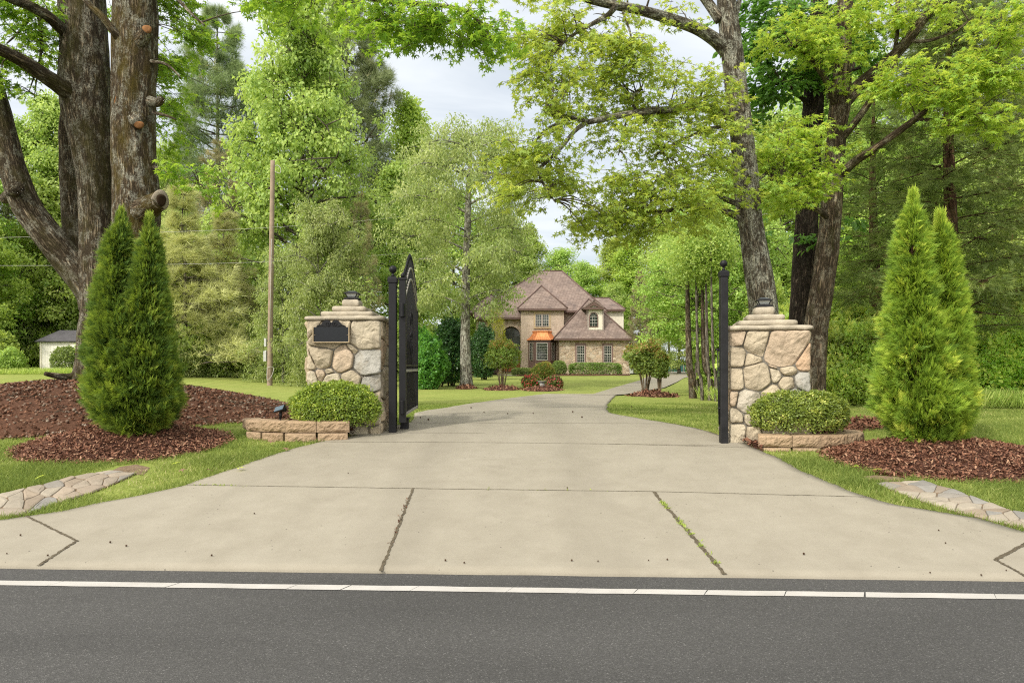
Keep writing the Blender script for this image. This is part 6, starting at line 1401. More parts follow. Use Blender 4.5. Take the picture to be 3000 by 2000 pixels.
# ---- red cedar at the right: long drooping boughs of fine foliage
def cedar(px, d, H, R, label, nb, seed, z_lo=.9, per=19):
    p = P(px, 1000, d); z = g(p.x, p.y); r = root('red_cedar', (p.x, p.y, z), label, 'tree'); rs = random.Random(seed); mb = MB(); tb = MB(); A, Dd = [], []
    mb.tube([(p.x, p.y, z-.2), (p.x+.05, p.y, z+H*.3), (p.x-.03, p.y, z+H*.65), (p.x, p.y, z+H)], [.21, .16, .10, .02], 16, sub=8, rough=.1)
    for i in range(nb):
        u = (i+.5)/nb; h = z_lo + (H-z_lo)*u; az = i*2.39996 + rs.uniform(-.4, .4); L = R*(1-u*.72)*rs.uniform(.65, 1.1); d_ = Vector((math.cos(az), math.sin(az), 0)); sd = Vector((-d_.y, d_.x, 0)); o = Vector((p.x, p.y, z+h)); lift = rs.uniform(-.25, .55)
        pts = [o, o + d_*L*.3 + Vector((0,0,lift*L*.35)), o + d_*L*.65 + Vector((0,0,lift*L*.45)), o + d_*L + Vector((0,0,lift*L*.2))]
        tb.tube(pts, [.018, .013, .008, .003], 6, sub=3)
        for k in range(int(per*(.4 + L/R))):
            f = .15 + .85*rs.random()**.8; s = f*3; j = min(2, int(s)); c = pts[j].lerp(pts[j+1], s-j); w = rs.uniform(.25, .85)*(1.15-f*.6); v = sd*rs.choice((-1, 1))*w + d_*w*.6 + Vector((0,0, rs.uniform(-.55, .40)*w)); e = c + v
            tb.tube([c, c.lerp(e, .5)+Vector((0,0,.04)), e], [.006, .005, .002], 4)
            for q in range(14): g_ = .25 + .75*rs.random(); A.append(tuple(c.lerp(e, g_) + Vector((rs.gauss(0,.06), rs.gauss(0,.06), rs.gauss(-.02,.05))))); Dd.append(tuple(v.normalized() + Vector((rs.gauss(0,.55), rs.gauss(0,.55), rs.gauss(-.15,.4)))))
    mb.build('trunk', M['bark_cedar'], r); tb.build('boughs', M['bark_cedar'], r); n = len(A); pos = np.array(A)
    link('crown', leaf_mesh('cedar_crown', FINE, pos, np.array(Dd), rand_dir(n)*.8 + np.array([0,0,.8]), RNG.uniform(.11, .20, n), np.clip(.45 + .45*fbm(pos, 1.1) + RNG.normal(size=n)*.18, 0, 1), M['cedar']), r); return r
cedar(2782, 15.2, 9.5, 3.1, 'dark feathery red cedar with rust brown trunk behind the right arborvitae', 84, 4, 1.7)
cedar(3080, 17.0, 10.5, 3.2, 'dark red cedar at the right edge of the picture', 60, 9, 2.0, 16)
cedar(2560, 19.0, 8.6, 2.6, 'dark red cedar between the brown sweetgum and the right arborvitae', 44, 14, 2.6, 14)
# ------------------------------------------------------------------ the house
ZB = g(2.5, 66) - .02
def X(px, d): return (px - CX)/F*d
def Zz(py, d): return EYE + (HY - py)/F*d
hs = root('house', (X(1625, 67), 67, ZB), 'two storey brick and stone house with brown hipped roofs and a copper bay roof', 'house')
dw, dt, dm, de = 65.0, 67.2, 69.6, 68.6            # garage wing, tower, main block, entrance wall
def wallbox(name, mat, x0, x1, y0, y1, z1, z0=None):
    mb = MB(); mb.box(x0, x1, y0, y1, (ZB-.4) if z0 is None else z0, z1); return mb.build(name, M[mat], hs)
wx0, wx1 = X(1637, dw), X(1845, dw); wz = Zz(993, dw)
wallbox('garage_wall', 'fieldstone', wx0, wx1, dw, dw+9, wz+.05)
tx0, tx1 = X(1526, dt), X(1652, dt); tz = Zz(906, dt)
wallbox('tower_wall', 'brick', tx0, tx1, dt, dt+6, tz+.05)
mz = Zz(911, dm); wallbox('main_wall', 'brick', X(1400, dm), X(1772, dm), dm, dm+9, mz+.05)
sx0, sx1 = X(1718, 72), X(1826, 72); sz = Zz(908, 72)
wallbox('siding_wall', 'siding', sx0, sx1, 71.8, 80, sz+.05)
# entrance wall with an arched opening
ez = Zz(931, de); ex0, ex1 = X(1396, de), tx0 - .003; ax0, ax1 = X(1472, de), X(1523.5, de); ac = (ax0+ax1)/2; ar = (ax1-ax0)/2; azs = Zz(956, de) - ar
mb = MB(); T_ = .45
def wseg(pts): mb.prism([(a, de, b) for a, b in pts], (0, T_, 0))
wseg([(ex0, ZB-.4), (ax0, ZB-.4), (ax0, ez), (ex0, ez)]); wseg([(ax1, ZB-.4), (ex1, ZB-.4), (ex1, ez), (ax1, ez)])
na = 14
for k in range(na):
    a0, a1 = math.pi*(1-k/na), math.pi*(1-(k+1)/na); p0, p1 = (ac+ar*math.cos(a0), azs+ar*math.sin(a0)), (ac+ar*math.cos(a1), azs+ar*math.sin(a1)); wseg([p0, p1, (p1[0], ez), (p0[0], ez)])
mb.build('entrance_wall', M['fieldstone'], hs)
mb = MB()
for k in range(na):
    a0, a1 = math.pi*(1-k/na), math.pi*(1-(k+1)/na); q = []
    for a, r_ in ((a0, ar-.002), (a1, ar-.002), (a1, ar+.26), (a0, ar+.26)): q.append((ac+r_*math.cos(a), de-.05, azs+r_*math.sin(a)))
    mb.prism(q, (0, .08, 0))
mb.build('arch_surround', M['brick'], hs)
# front door and fanlight inside the arch
yd = dm - .12; fd = MB(); dz1 = ZB + 2.35; fd.box(ac-.95, ac+1.0, yd, yd+.1, ZB+.25, dz1); do = fd.build('door', M['doorwood'], hs)
mb = MB()
for k in (-1, 1): mb.box(ac+k*.45-.26, ac+k*.45+.26, yd-.02, yd-.003, ZB+1.0, dz1-.25)
mb.build('door_pane', M['glass'], do); mb = MB(); mb.lathe([(.03,0),(.03,.1)], (ac+.08, yd-.05, ZB+1.2), 8); mb.build('handle', M['bronze'], do)
def win(x0, x1, z0, z1, y, cols, rows, frame='greyframe', mun='white', sash=True, arched=False, fw=.07, parent=None, name='window', dy=0.0):
    """window in a wall facing -y: casing, glazing bars and pane"""
    m = MB(); h = (x1-x0)/2; c = (x0+x1)/2; zr = z1 - h if arched else z1
    m.box(x0, x0+fw, y-.06, y+.05, z0, zr); m.box(x1-fw, x1, y-.06, y+.05, z0, zr); m.box(x0+fw, x1-fw, y-.06, y+.05, z0, z0+fw)
    if not arched: m.box(x0+fw, x1-fw, y-.06, y+.05, z1-fw, z1)
    else:
        n = 14
        for k in range(n):
            a0, a1 = math.pi*k/n, math.pi*(k+1)/n; m.prism([(c+r_*math.cos(a), y-.06, zr+r_*math.sin(a)) for a, r_ in ((a0, h-fw), (a0, h), (a1, h), (a1, h-fw))], (0, .11, 0))
    o = m.build(name, M[frame], parent or hs)
    p = MB(); pts = [(x0+fw, y-.02, z0+fw), (x1-fw, y-.02, z0+fw), (x1-fw, y-.02, zr-(0 if arched else fw))]
    if arched: pts += [(c+(h-fw)*math.cos(math.pi*k/12), y-.02, zr+(h-fw)*math.sin(math.pi*k/12)) for k in range(1, 12)]
    pts.append((x0+fw, y-.02, zr-(0 if arched else fw))); p.add(pts, [tuple(range(len(pts)))]); p.build('pane', M['glass'], o)
    b = MB(); bw = .011; za, zb_ = z0+fw, zr-(0 if arched else fw)
    for i in range(1, cols): xx = x0+fw+(x1-x0-2*fw)*i/cols; b.box(xx-bw, xx+bw, y-.045, y-.025, za, zb_)
    for j in range(1, rows): zz = za+(zb_-za)*j/rows; w2 = bw*(2 if sash and j == rows//2 else 1); b.box(x0+fw, x1-fw, y-.052, y-.046, zz-w2, zz+w2)
    if arched:
        for k in range(1, 6): a = math.pi*k/6; e = Vector((c+(h-fw)*math.cos(a), y-.036, zr+(h-fw)*math.sin(a))); s_ = Vector((c+.28*h*math.cos(a), y-.036, zr+.28*h*math.sin(a))); b.tube([s_, e], bw, 4)
        b.tube([(c+.28*h*math.cos(math.pi*k/8), y-.036, zr+.28*h*math.sin(math.pi*k/8)) for k in range(9)], bw, 4); b.box(x0+fw, x1-fw, y-.05, y-.03, zr-bw, zr+bw)
    b.build('glazing_bars', M[mun], o); return o
# main arched glazing over the front door
win(ac-1.0, ac+1.02, dz1+.05, azs+ar*.97, yd, 4, 1, 'brown', 'brown', False, True, .08)
# tower window pair with stone trim
for (a, b) in ((1568.5, 1588), (1588.8, 1608.5)): win(X(a, dt), X(b, dt), Zz(957, dt), Zz(920, dt), dt-.003, 3, 4, 'greyframe', 'white')
mb = MB(); mb.box(X(1563, dt), X(1614, dt), dt-.12, dt+.02, Zz(962, dt), Zz(958.5, dt)); mb.build('window_sill', M['quoin'], hs)
mb = MB(); mb.box(X(1564, dt), X(1568, dt), dt-.04, dt+.02, Zz(957.8, dt), Zz(914, dt)); mb.box(X(1609, dt), X(1613, dt), dt-.04, dt+.02, Zz(957.8, dt), Zz(914, dt)); mb.box(X(1568.2, dt), X(1608.8, dt), dt-.04, dt+.02, Zz(919.5, dt), Zz(913, dt)); mb.build('window_surround', M['quoin'], hs)
# wing windows
for (a, b) in ((1689, 1713), (1768, 1792)):
    win(X(a, dw), X(b, dw), Zz(1062.5, dw), Zz(1011, dw), dw-.003, 4, 6, 'greyframe', 'white')
    mb = MB(); mb.box(X(a-3.5, dw), X(a-.3, dw), dw-.03, dw+.02, Zz(1063, dw), Zz(1006, dw)); mb.box(X(b+.3, dw), X(b+3.5, dw), dw-.03, dw+.02, Zz(1063, dw), Zz(1006, dw)); mb.box(X(a-.2, dw), X(b+.2, dw), dw-.03, dw+.02, Zz(1010.7, dw), Zz(1006, dw)); mb.build('window_surround', M['mauve'], hs)
win(X(1402, dm), X(1420, dm), Zz(1062, dm), Zz(1030, dm), dm-.003, 3, 4)
# roofs
def rface(mb, pts, th=.12):
    pts = [Vector(p) for p in pts]; n = (pts[1]-pts[0]).cross(pts[2]-pts[0]).normalized()
    if n.z < 0: pts = pts[::-1]; n = -n
    mb.prism([p - n*th for p in pts], n*th)
RIDGE = MB()
def ridge(*pts): RIDGE.tube([Vector(p) + Vector((0, 0, .03)) for p in pts], .07, 6)
def gutter(x0, x1, y, z, name='gutter'):
    mb = MB(); mb.box(x0, x1, y-.03, y+.14, z-.22, z-.02); mb.build(name, M['brown'], hs, .02)
    mb = MB(); mb.box(x0+.1, x1-.1, y+.142, y+.62, z-.20, z-.14); mb.build('soffit', M['brown'], hs)
# tower: pyramid front running back into the main roof
z = Zz(906, dt)+.06; x0, x1, y0 = X(1516, dt), X(1662, dt), dt-.35; c = (x0+x1)/2; h_ = (x1-x0)/2; zr = Zz(836, dt+1.6)
mb = MB(); ap = (c, y0+h_*.94, zr); bk = (c, y0+8, zr); rface(mb, [(x0,y0,z),(x1,y0,z),ap]); rface(mb, [(x0,y0,z),ap,bk,(x0,y0+8,z)]); rface(mb, [(x1,y0,z),(x1,y0+8,z),bk,ap]); mb.build('tower_roof', M['shingle'], hs)
ridge((x0,y0,z), ap); ridge((x1,y0,z), ap); gutter(x0, x1, y0, z)
# main hip
z = Zz(911, 69)+.05; x0, x1, y0, y1 = X(1396, 69), X(1779, 69), 69.0, 79.6; yr = 73.7; zr = Zz(794, yr); ra, rb = X(1582, yr), X(1646, yr)
mb = MB(); rface(mb, [(x0,y0,z),(x1,y0,z),(rb,yr,zr),(ra,yr,zr)]); rface(mb, [(x1,y0,z),(x1,y1,z),(rb,yr+1,zr),(rb,yr,zr)]); rface(mb, [(x0,y1,z),(x0,y0,z),(ra,yr,zr),(ra,yr+1,zr)]); rface(mb, [(x1,y1,z),(x0,y1,z),(ra,yr+1,zr),(rb,yr+1,zr)]); rface(mb, [(ra,yr,zr),(rb,yr,zr),(rb,yr+1,zr),(ra,yr+1,zr)], .1); mb.build('main_roof', M['shingle'], hs)
ridge((x1,y0,z), (rb,yr,zr)); ridge((x0,y0,z), (ra,yr,zr)); ridge((ra,yr,zr), (rb,yr,zr)); gutter(X(1650, 69), x1, y0, z)
# lower slope over the entrance and a second hip at the left
ze = Zz(931, 68.1)+.05; mb = MB(); xa, xb = X(1390, 68.1), tx0-.02; rface(mb, [(xa,68.1,ze),(xb,68.1,ze),(xb,69.35,z+.50),(xa,69.35,z+.50)]); mb.build('entrance_roof', M['shingle'], hs); gutter(xa, xb, 68.1, ze)
xl0, xl1 = X(1372, 69), X(1500, 69); cx_ = (xl0+xl1)/2; mb = MB(); zl = z - .2; pk = (cx_, 72.2, Zz(862, 72.2)); rface(mb, [(xl0,68.8,zl),(xl1,68.8,zl),pk]); rface(mb, [(xl1,68.8,zl),(xl1,76,zl),(cx_,76,pk[2]),pk]); rface(mb, [(xl0,76,zl),(xl0,68.8,zl),pk,(cx_,76,pk[2])]); mb.build('side_roof', M['shingle'], hs); ridge((xl1,68.8,zl), pk); ridge((xl0,68.8,zl), pk)
# right rear roof over the cream siding
z = sz+.05; x0, x1, y0 = X(1712, 71.4), X(1832, 71.4), 71.4; yr = 74.6; zr = Zz(873, yr); ra, rb = X(1722, yr), X(1783, yr); mb = MB(); rface(mb, [(x0,y0,z),(x1,y0,z),(rb,yr,zr),(ra,yr,zr)]); rface(mb, [(x1,y0,z),(x1,80,z),(rb,77,zr),(rb,yr,zr)]); rface(mb, [(ra,yr,zr),(rb,yr,zr),(rb,77,zr),(ra,77,zr)], .1); mb.build('rear_roof', M['shingle'], hs); ridge((x1,y0,z),(rb,yr,zr)); ridge((ra,yr,zr),(rb,yr,zr)); gutter(X(1770, 71.4), x1, y0, z)
# garage wing: hip
z = wz+.06; x0, x1, y0 = X(1622, dw), X(1851, dw), dw-.4; c = (x0+x1)/2; h_ = (x1-x0)/2; ya = y0+h_; zr = Zz(876, ya); ap = (c, ya, zr); bk = (c, dw+8, zr)
mb = MB(); rface(mb, [(x0,y0,z),(x1,y0,z),ap]); rface(mb, [(x0,y0,z),ap,bk,(x0,dw+8,z)]); rface(mb, [(x1,y0,z),(x1,dw+8,z),bk,ap]); mb.build('garage_roof', M['shingle'], hs); ridge((x0,y0,z), ap); ridge((x1,y0,z), ap); gutter(x0, x1, y0, z)
slope = (zr-z)/h_
# dormer standing on the wing roof
dd = 66.6; dx0, dx1 = X(1717.5, dd), X(1763, dd); dz0, dz1_ = Zz(968, dd), Zz(908, dd); yb = y0 + (dz0 - z)/slope - .04; dd = yb
mb = MB(); mb.box(dx0+.1, dx1-.1, dd, dd+4, dz0, dz1_); mb.build('dormer_wall', M['siding'], hs)
mb = MB(); mb.box(dx0, dx0+.097, dd-.06, dd+4, dz0-.05, dz1_); mb.box(dx1-.097, dx1, dd-.06, dd+4, dz0-.05, dz1_); mb.build('dormer_cheek', M['greyframe'], hs)
xa, xb, cz = X(1708, dd), X(1769.5, dd), Zz(879, dd); xm = (xa+xb)/2; z0 = dz1_+.02
mb = MB(); rface(mb, [(xa,dd-.4,z0+.12),(xm,dd-.4,cz),(xm,dd+4.5,cz),(xa,dd+4.5,z0+.12)]); rface(mb, [(xb,dd-.4,z0+.12),(xb,dd+4.5,z0+.12),(xm,dd+4.5,cz),(xm,dd-.4,cz)]); mb.build('dormer_roof', M['shingle'], hs)
mb = MB(); mb.box(xa+.02, xb-.02, dd-.38, dd+.1, z0-.10, z0+.09); th = .26
for sx, e in ((xa+.05, 1), (xb-.05, -1)): mb.prism([(sx, dd-.37, z0+.095), (sx+e*.50, dd-.37, z0+.095), (xm, dd-.37, cz-.52), (xm, dd-.37, cz-.13)][::e], (0, .3, 0))
mb.build('pediment_trim', M['brown'], hs)
mb = MB(); mb.prism([(xa+.40, dd-.15, z0+.092), (xb-.40, dd-.15, z0+.092), (xm, dd-.15, cz-.4)], (0, .12, 0)); mb.build('pediment', M['siding'], hs)
win(X(1726, dd), X(1752, dd), Zz(957.5, dd), Zz(915, dd), dd-.003, 3, 3, 'mauve', 'white', False, True, .06)
# copper roofed bay on the tower
bx0, bx1 = X(1548, 66.6), X(1630, 66.6); yb0, yb1 = dt, 66.25; zt_, zbm = Zz(996, 66.5), ZB; ca = .62
pl = [(bx0, yb0), (bx0+ca, yb1), (bx1-ca, yb1), (bx1, yb0)]
mb = MB(); mb.prism([(a, b, zbm-.3) for a, b in pl], (0, 0, zt_-zbm+.3)); mb.build('bay_wall', M['mauve'], hs)
mb = MB()
for (za, zb_) in ((zbm+.15, zbm+.72),):
    for (a, b, e) in ((0, .33, 0), (.36, .66, 0), (.69, 1, 0)):
        u = bx0+ca+.1; w = bx1-bx0-2*ca-.2; mb.box(u+w*a, u+w*b-.04, yb1-.025, yb1-.002, za, zb_)
mb.build('bay_panels', M['brown'], hs)
prof = [(0, 1.0), (.06, .995), (.16, .93), (.34, .82), (.60, .72), (.80, .66), (.86, .66), (.88, .70), (1.0, .70)]; mb = MB(); H_ = Zz(969, 66.8) - zt_; rows = []
for (f, s_) in prof:
    ov = .18*(s_-.66)/.34; cxm = (bx0+bx1)/2
    q = [(bx0-ov, yb0), (bx0+ca-ov*.5, yb1-ov), (bx1-ca+ov*.5, yb1-ov), (bx1+ov, yb0)]
    rows.append([(cxm+(a-cxm)*s_, yb0-(yb0-b)*s_, zt_+H_*f) for a, b in q])
v = [p for r_ in rows for p in r_]; mb.add(v, [(i*4+k, i*4+k+1, (i+1)*4+k+1, (i+1)*4+k) for i in range(len(prof)-1) for k in range(3)] + [tuple(range(len(v)-4, len(v)))], 0, False)
for k in range(9):
    f = .2+.6*k/8
    seam = []
    for i in range(len(prof)-2): a, b = Vector(rows[i][1]), Vector(rows[i][2]); seam.append(a.lerp(b, k/8) + Vector((0, -.01, .01)))
    mb.tube(seam, .014, 4)
mb.build('copper_roof', M['copper'], hs)
mb = MB(); mb.prism([(a+(.05 if i == 3 else -.05 if i == 0 else 0), b-(.06 if i in (1, 2) else 0), zt_-.14) for i, (a, b) in enumerate(pl)], (0, 0, .138)); mb.build('bay_cornice', M['brown'], hs)
win(X(1571.5, yb1), X(1604.5, yb1), Zz(1055, yb1), Zz(1003.5, yb1), yb1-.003, 5, 6, 'white', 'white', False)
for sg, (ax_, ay_), (bx_, by_) in ((-1, pl[0], pl[1]), (1, pl[2], pl[3])):
    a, b = Vector((ax_, ay_, 0)), Vector((bx_, by_, 0)); u = (b-a).normalized(); n = Vector((u.y, -u.x, 0)); L = (b-a).length; z0, z1 = Zz(1055, 66.6), Zz(1003.5, 66.6); mm = (a+b)/2
    o = MB()
    for s_ in (-1, 1): o.obox(mm+u*(s_*L*.24)+n*.02+Vector((0,0,(z0+z1)/2)), u*.035, n*.03, Vector((0,0,(z1-z0)/2)))
    for zz in (z0, (z0+z1)/2, z1): o.obox(mm+n*.02+Vector((0,0,zz)), u*(L*.24-.036), n*.028, Vector((0,0,.03)))
    w_ = o.build('window', M['greyframe'], hs); o = MB(); o.obox(mm+n*.008+Vector((0,0,(z0+z1)/2)), u*L*.235, n*.004, Vector((0,0,(z1-z0)/2-.02))); o.build('pane', M['glass'], w_)
    o = MB(); o.obox(mm+n*.022+Vector((0,0,(z0+z1)/2)), u*.012, n*.008, Vector((0,0,(z1-z0)/2)))
    for k in range(1, 6): o.obox(mm+n*.034+Vector((0,0,z0+(z1-z0)*k/6)), u*L*.23, n*.003, Vector((0,0,.012)))
    o.build('glazing_bars', M['white'], w_)
RIDGE.build('ridge_caps', M['brown'], hs)
for px, py, d_ in ((1705, 846, 72.5), (1716, 853, 72.5)): mb = MB(); q = P(px, py+6, d_); mb.lathe([(.06,-.6),(.06,.25)], tuple(q), 8); mb.build('vent_pipe', M['white'], hs)
mb = MB(); mb.tube([(wx0-.06, dw-.3, wz-.1), (wx0-.06, dw-.08, wz-.5), (wx0-.06, dw-.08, ZB)], .05, 6); mb.build('downspout', M['brown'], hs)
mb = MB(); mb.tube([(wx1+.05, dw-.08, wz-.2), (wx1+.05, dw-.08, ZB)], .05, 6); mb.build('downspout', M['brown'], hs)
mb = MB()
for k in (-.16, .16): q = Vector((wx1+.12+k, dw-.2, wz-.35)); mb.lathe([(.03,-.06),(.09,.04),(.09,.08)], tuple(q), 10)
mb.build('floodlight', M['white'], hs)
# ------------------------------------------------------------------ garden in front of the house
def sh(name, px, py, w, h, n, mat, label, cat='shrub', deep=.8, **kw):
    """garden shrub whose foot is seen at px,py, w wide and h high in photograph pixels"""
    q = gp(px, py); s = q.y/F; return bush(name, tuple(q), w*s/2, w*s/2*deep, h*s, n, M[mat], label, cat, kw.pop('T', QUAD), kw.pop('smin', .06), kw.pop('smax', .11), **kw)
HG = 'clipped hedge along the garage wall'
sh('hedge', 1744, 1098.5, 150, 34, 9000, 'hedge', 'long clipped green hedge under the two garage windows', 'hedge', .18, boxy=6.0, lump=.06, bottom=.02)
sh('low_hedge', 1530, 1100, 60, 21, 3500, 'hedge', 'low clipped hedge left of the bay window', 'hedge', .5, boxy=4.0, lump=.06, bottom=.02)
sh('round_shrub', 1638, 1099, 44, 41, 3600, 'hedge', 'rounded green shrub at the right of the bay window', bottom=.02, lump=.2)
sh('round_shrub', 1598, 1097, 40, 36, 3000, 'yellowbush', 'yellow green shrub just below the bay window', bottom=.02, lump=.2)
sh('nandina_shrub', 1592, 1113, 66, 48, 4500, 'nandina', 'reddish tipped spreading shrub before the bay window', bottom=.15, lump=.22, T=QUADN)
sh('rose_bush', 1556, 1137, 54, 38, 3000, 'rose', 'red flowering rose bush left of the birdbath', bottom=.05, lump=.25, smin=.05, smax=.09)
sh('rose_bush', 1622, 1138, 52, 34, 3000, 'rose', 'red flowering rose bush right of the birdbath', bottom=.05, lump=.25, smin=.05, smax=.09)
q = gp(1588, 1141); ub = root('birdbath', tuple(q), 'grey cast stone birdbath between the rose bushes', 'birdbath'); s = q.y/F
mb = MB(); mb.lathe([(11*s,-.05),(11*s,2*s),(8*s,4*s),(9*s,8*s),(10*s,13*s),(8*s,18*s),(6*s,20*s)], tuple(q), 20); mb.build('pedestal', M['stonegrey'], ub)
mb = MB(); mb.lathe([(6*s,20.1*s),(10*s,22*s),(13.5*s,25*s),(12*s,25*s),(3*s,22.5*s)], tuple(q), 22); mb.build('bowl', M['stonegrey'], ub)
sh('golden_shrub', 1306, 1122, 36, 18, 1800, 'yellowbush', 'small golden yellow shrub left of the willow oak', bottom=.02)
sh('loropetalum', 1405, 1100, 62, 34, 3500, 'purple', 'dark purple shrub right of the willow oak trunk', bottom=.02, lump=.2)
sh('loropetalum', 1440, 1098, 40, 26, 2500, 'purple', 'dark purple shrub before the house entrance', bottom=.02, lump=.2)
sh('pittosporum', 1640, 1099, 10, 8, 300, 'hedge', 'tiny green tuft at the foot of the garage wall') if False else None
q = gp(1448, 1094); sh('golden_cypress', 1452, 1096, 60, 190, 6500, 'yellowbush', 'tall golden cypress by the house entrance', 'evergreen tree', .9, bottom=.01, lump=.25, T=QUADN)
def dark_tree(px, py, w, h, label, n=9000, mat='darkever', zlift=.06):
    q = gp(px, py); s = q.y/F; r = bush('holly_tree', tuple(q), w*s/2, w*s/2, h*s*(1-zlift), n, M[mat], label, 'tree', QUAD, .08, .15, lump=.3, ls=2.4, z0=h*s*zlift, stems=0, bottom=.0); mb = MB()
    for k in range(4): a = k*1.7; mb.tube([(q.x+.12*math.cos(a), q.y+.12*math.sin(a), q.z-.1), (q.x+.3*math.cos(a), q.y+.3*math.sin(a), q.z+h*s*.3), (q.x+.5*math.cos(a), q.y+.5*math.sin(a), q.z+h*s*.7)], [.05, .04, .015], 8, sub=3)
    mb.build('trunk', M['bark_dark'], r); return r
dark_tree(1322, 1130, 110, 190, 'dark evergreen holly with bare stems left of the willow oak')
dark_tree(1418, 1112, 78, 150, 'dark evergreen holly behind the willow oak trunk')
dark_tree(1255, 1140, 95, 150, 'round dark green small tree right of the open gate leaf', 7000, 'broad', .03)
dark_tree(1225, 1138, 80, 170, 'dark green small tree just behind the open gate leaf', 7000, 'broad', .03)
dark_tree(1285, 1133, 60, 90, 'small round green tree on a thin stem right of the open gate leaf', 3500, 'broad', .3)
# crepe myrtles: fans of bare stems under a clipped red tipped head
def crepe(px, py, w, h, nst, label, seed, spread=.30):
    q = gp(px, py); s = q.y/F; W, H = w*s, h*s; rs = random.Random(seed)
    r = bush('crepe_myrtle', tuple(q), W/2, W/2*.9, H*.55, 6000, M['crepe'], label, 'small tree', QUAD, .05, .095, lump=.5, ls=2.0, boxy=2.6, z0=H*.435, stems=0, bottom=.0, tipc=.72, seed=seed); mb = MB()
    for k in range(nst):
        a = 6.28*k/nst + rs.uniform(-.3, .3); b = .06*W; e = W*spread*rs.uniform(.5, 1.0)
        mb.tube([(q.x+b*math.cos(a), q.y+b*math.sin(a), q.z-.05), (q.x+(b+e*.35)*math.cos(a), q.y+(b+e*.35)*math.sin(a), q.z+H*.28), (q.x+(b+e)*math.cos(a), q.y+(b+e)*math.sin(a), q.z+H*.62), (q.x+(b+e*1.2)*math.cos(a), q.y+(b+e*1.2)*math.sin(a), q.z+H*.85)], [.024, .019, .014, .006], 7, sub=3)
    mb.build('stems', M['bark_tan'], r); return r
crepe(1471, 1138, 94, 140, 10, 'crepe myrtle with bare fanned stems in front of the house entrance', 3)
crepe(1890, 1159, 90, 150, 13, 'larger crepe myrtle with red tips by the right bend of the drive', 5)
crepe(1932, 1160, 42, 130, 7, 'narrow crepe myrtle just behind the larger one on the right', 7, .2)
def garden_mulch(px, py, w, wd, label):
    q = gp(px, py); s = q.y/F; o, z = mound('mulch_bed', q.x, q.y, w*s/2, wd, .16, M['mulch'], label); scatter_bits('bark_chips', o, z, q.x, q.y, w*s/2, wd, 700, M['chips'], CHIP, .06, .13)
garden_mulch(1472, 1141, 108, 1.5, 'brown mulch ring under the crepe myrtle by the house entrance')
garden_mulch(1914, 1161, 140, 1.1, 'brown mulch ring under the two right crepe myrtles')
garden_mulch(1366, 1138, 60, 1.0, 'brown mulch ring round the willow oak trunk')
garden_mulch(1590, 1143, 122, 1.4, 'brown mulch ring round the birdbath and roses')
b0 = gp(1640, 1099); flat = [(1510,1101.5),(1640,1101),(1846,1100),(1846,1097.5),(1640,1097.5),(1510,1098.5)]
flatbed('mulch_bed', flat, 'dark mulch strip along the foot of the house wall', 500, .06, .14, z0=.05)
# bins beside the garage
for i, (px, lab) in enumerate(((1853, 'grey wheeled bin against the garage corner'), (1861, 'dark wheeled bin next to the grey one by the garage'))):
    q = gp(px, 1096.5); r = root('wheelie_bin', tuple(q), lab, 'bin', 'bins beside the garage'); c = (q.x, q.y); mb = MB(); mb.frustum(q.z+.08, q.z+.95, .24, .29, c); mb.build('body', M['boxgrey' if i == 0 else 'shedroof'], r, .02)
    mb = MB(); mb.frustum(q.z+.955, q.z+1.03, .31, .27, c); mb.build('lid', M['shedroof'], r, .02); mb = MB(); mb.tube([(q.x-.2, q.y+.2, q.z+.09), (q.x+.2, q.y+.2, q.z+.09)], .09, 10); mb.build('wheels', M['black'], r)
# green wind screen on a court fence
fx0, fx1, fy = X(1930, 72), X(2075, 72), 72.0; fz = g((fx0+fx1)/2, fy); fn = root('court_fence', ((fx0+fx1)/2, fy, fz), 'green wind screen fence at the end of the garage court', 'fence')
for k in range(4):
    a = fx0+(fx1-fx0)*k/4; b = fx0+(fx1-fx0)*(k+1)/4; mb = MB(); mb.box(a+.06, b-.06, fy-.02, fy+.02, fz+.1, Zz(1057, fy)); mb.build('screen_panel', M['greenscreen'], fn)
for k in range(5): a = fx0+(fx1-fx0)*k/4; mb = MB(); mb.tube([(a, fy, fz-.2), (a, fy, Zz(1055.5, fy))], .045, 8); mb.build('post', M['greytrim'], fn)
mb = MB(); mb.box(fx0, fx1, fy-.06, fy+.0, fz+.02, fz+.095); mb.build('base_rail', M['white'], fn)
# ------------------------------------------------------------------ utility pole and cables
q = gp(790, 1129); d = q.y; s = d/F; top = P(799, 471, d); up = root('utility_pole', tuple(q), 'weathered brown wooden utility pole on the left lawn', 'utility pole')
mb = MB(); mb.tube([q-Vector((0,0,.3)), q.lerp(top, .33), q.lerp(top, .66), top], [7.9*s, 7.4*s, 6.8*s, 6.2*s], 16, sub=8); mb.build('pole', M['pole'], up)
mb = MB(); c = P(778, 1003, d); mb.obox(c, (3*s,0,0), (0,.08,0), (0,0,12*s)); mb.build('meter_box', M['boxgrey'], up, .01)
mb = MB(); c = P(777.5, 1043, d); mb.obox(c, (4*s,0,0), (0,.1,0), (0,0,15*s)); mb.obox(P(779,1029,d), (2*s,0,0), (0,.06,0), (0,0,3*s)); mb.build('meter_box', M['boxgrey'], up, .01)
mb = MB(); mb.tube([P(783,1077,d-.16), P(792,1074,d-.2), P(801,1077,d-.1), P(800,1090,d-.18), P(793,1105,d-.22), P(783,1113,d-.2), P(782,1095,d-.18), P(783,1077,d-.16)], .014, 5, sub=4); mb.build('cable_loop', M['wire'], up)
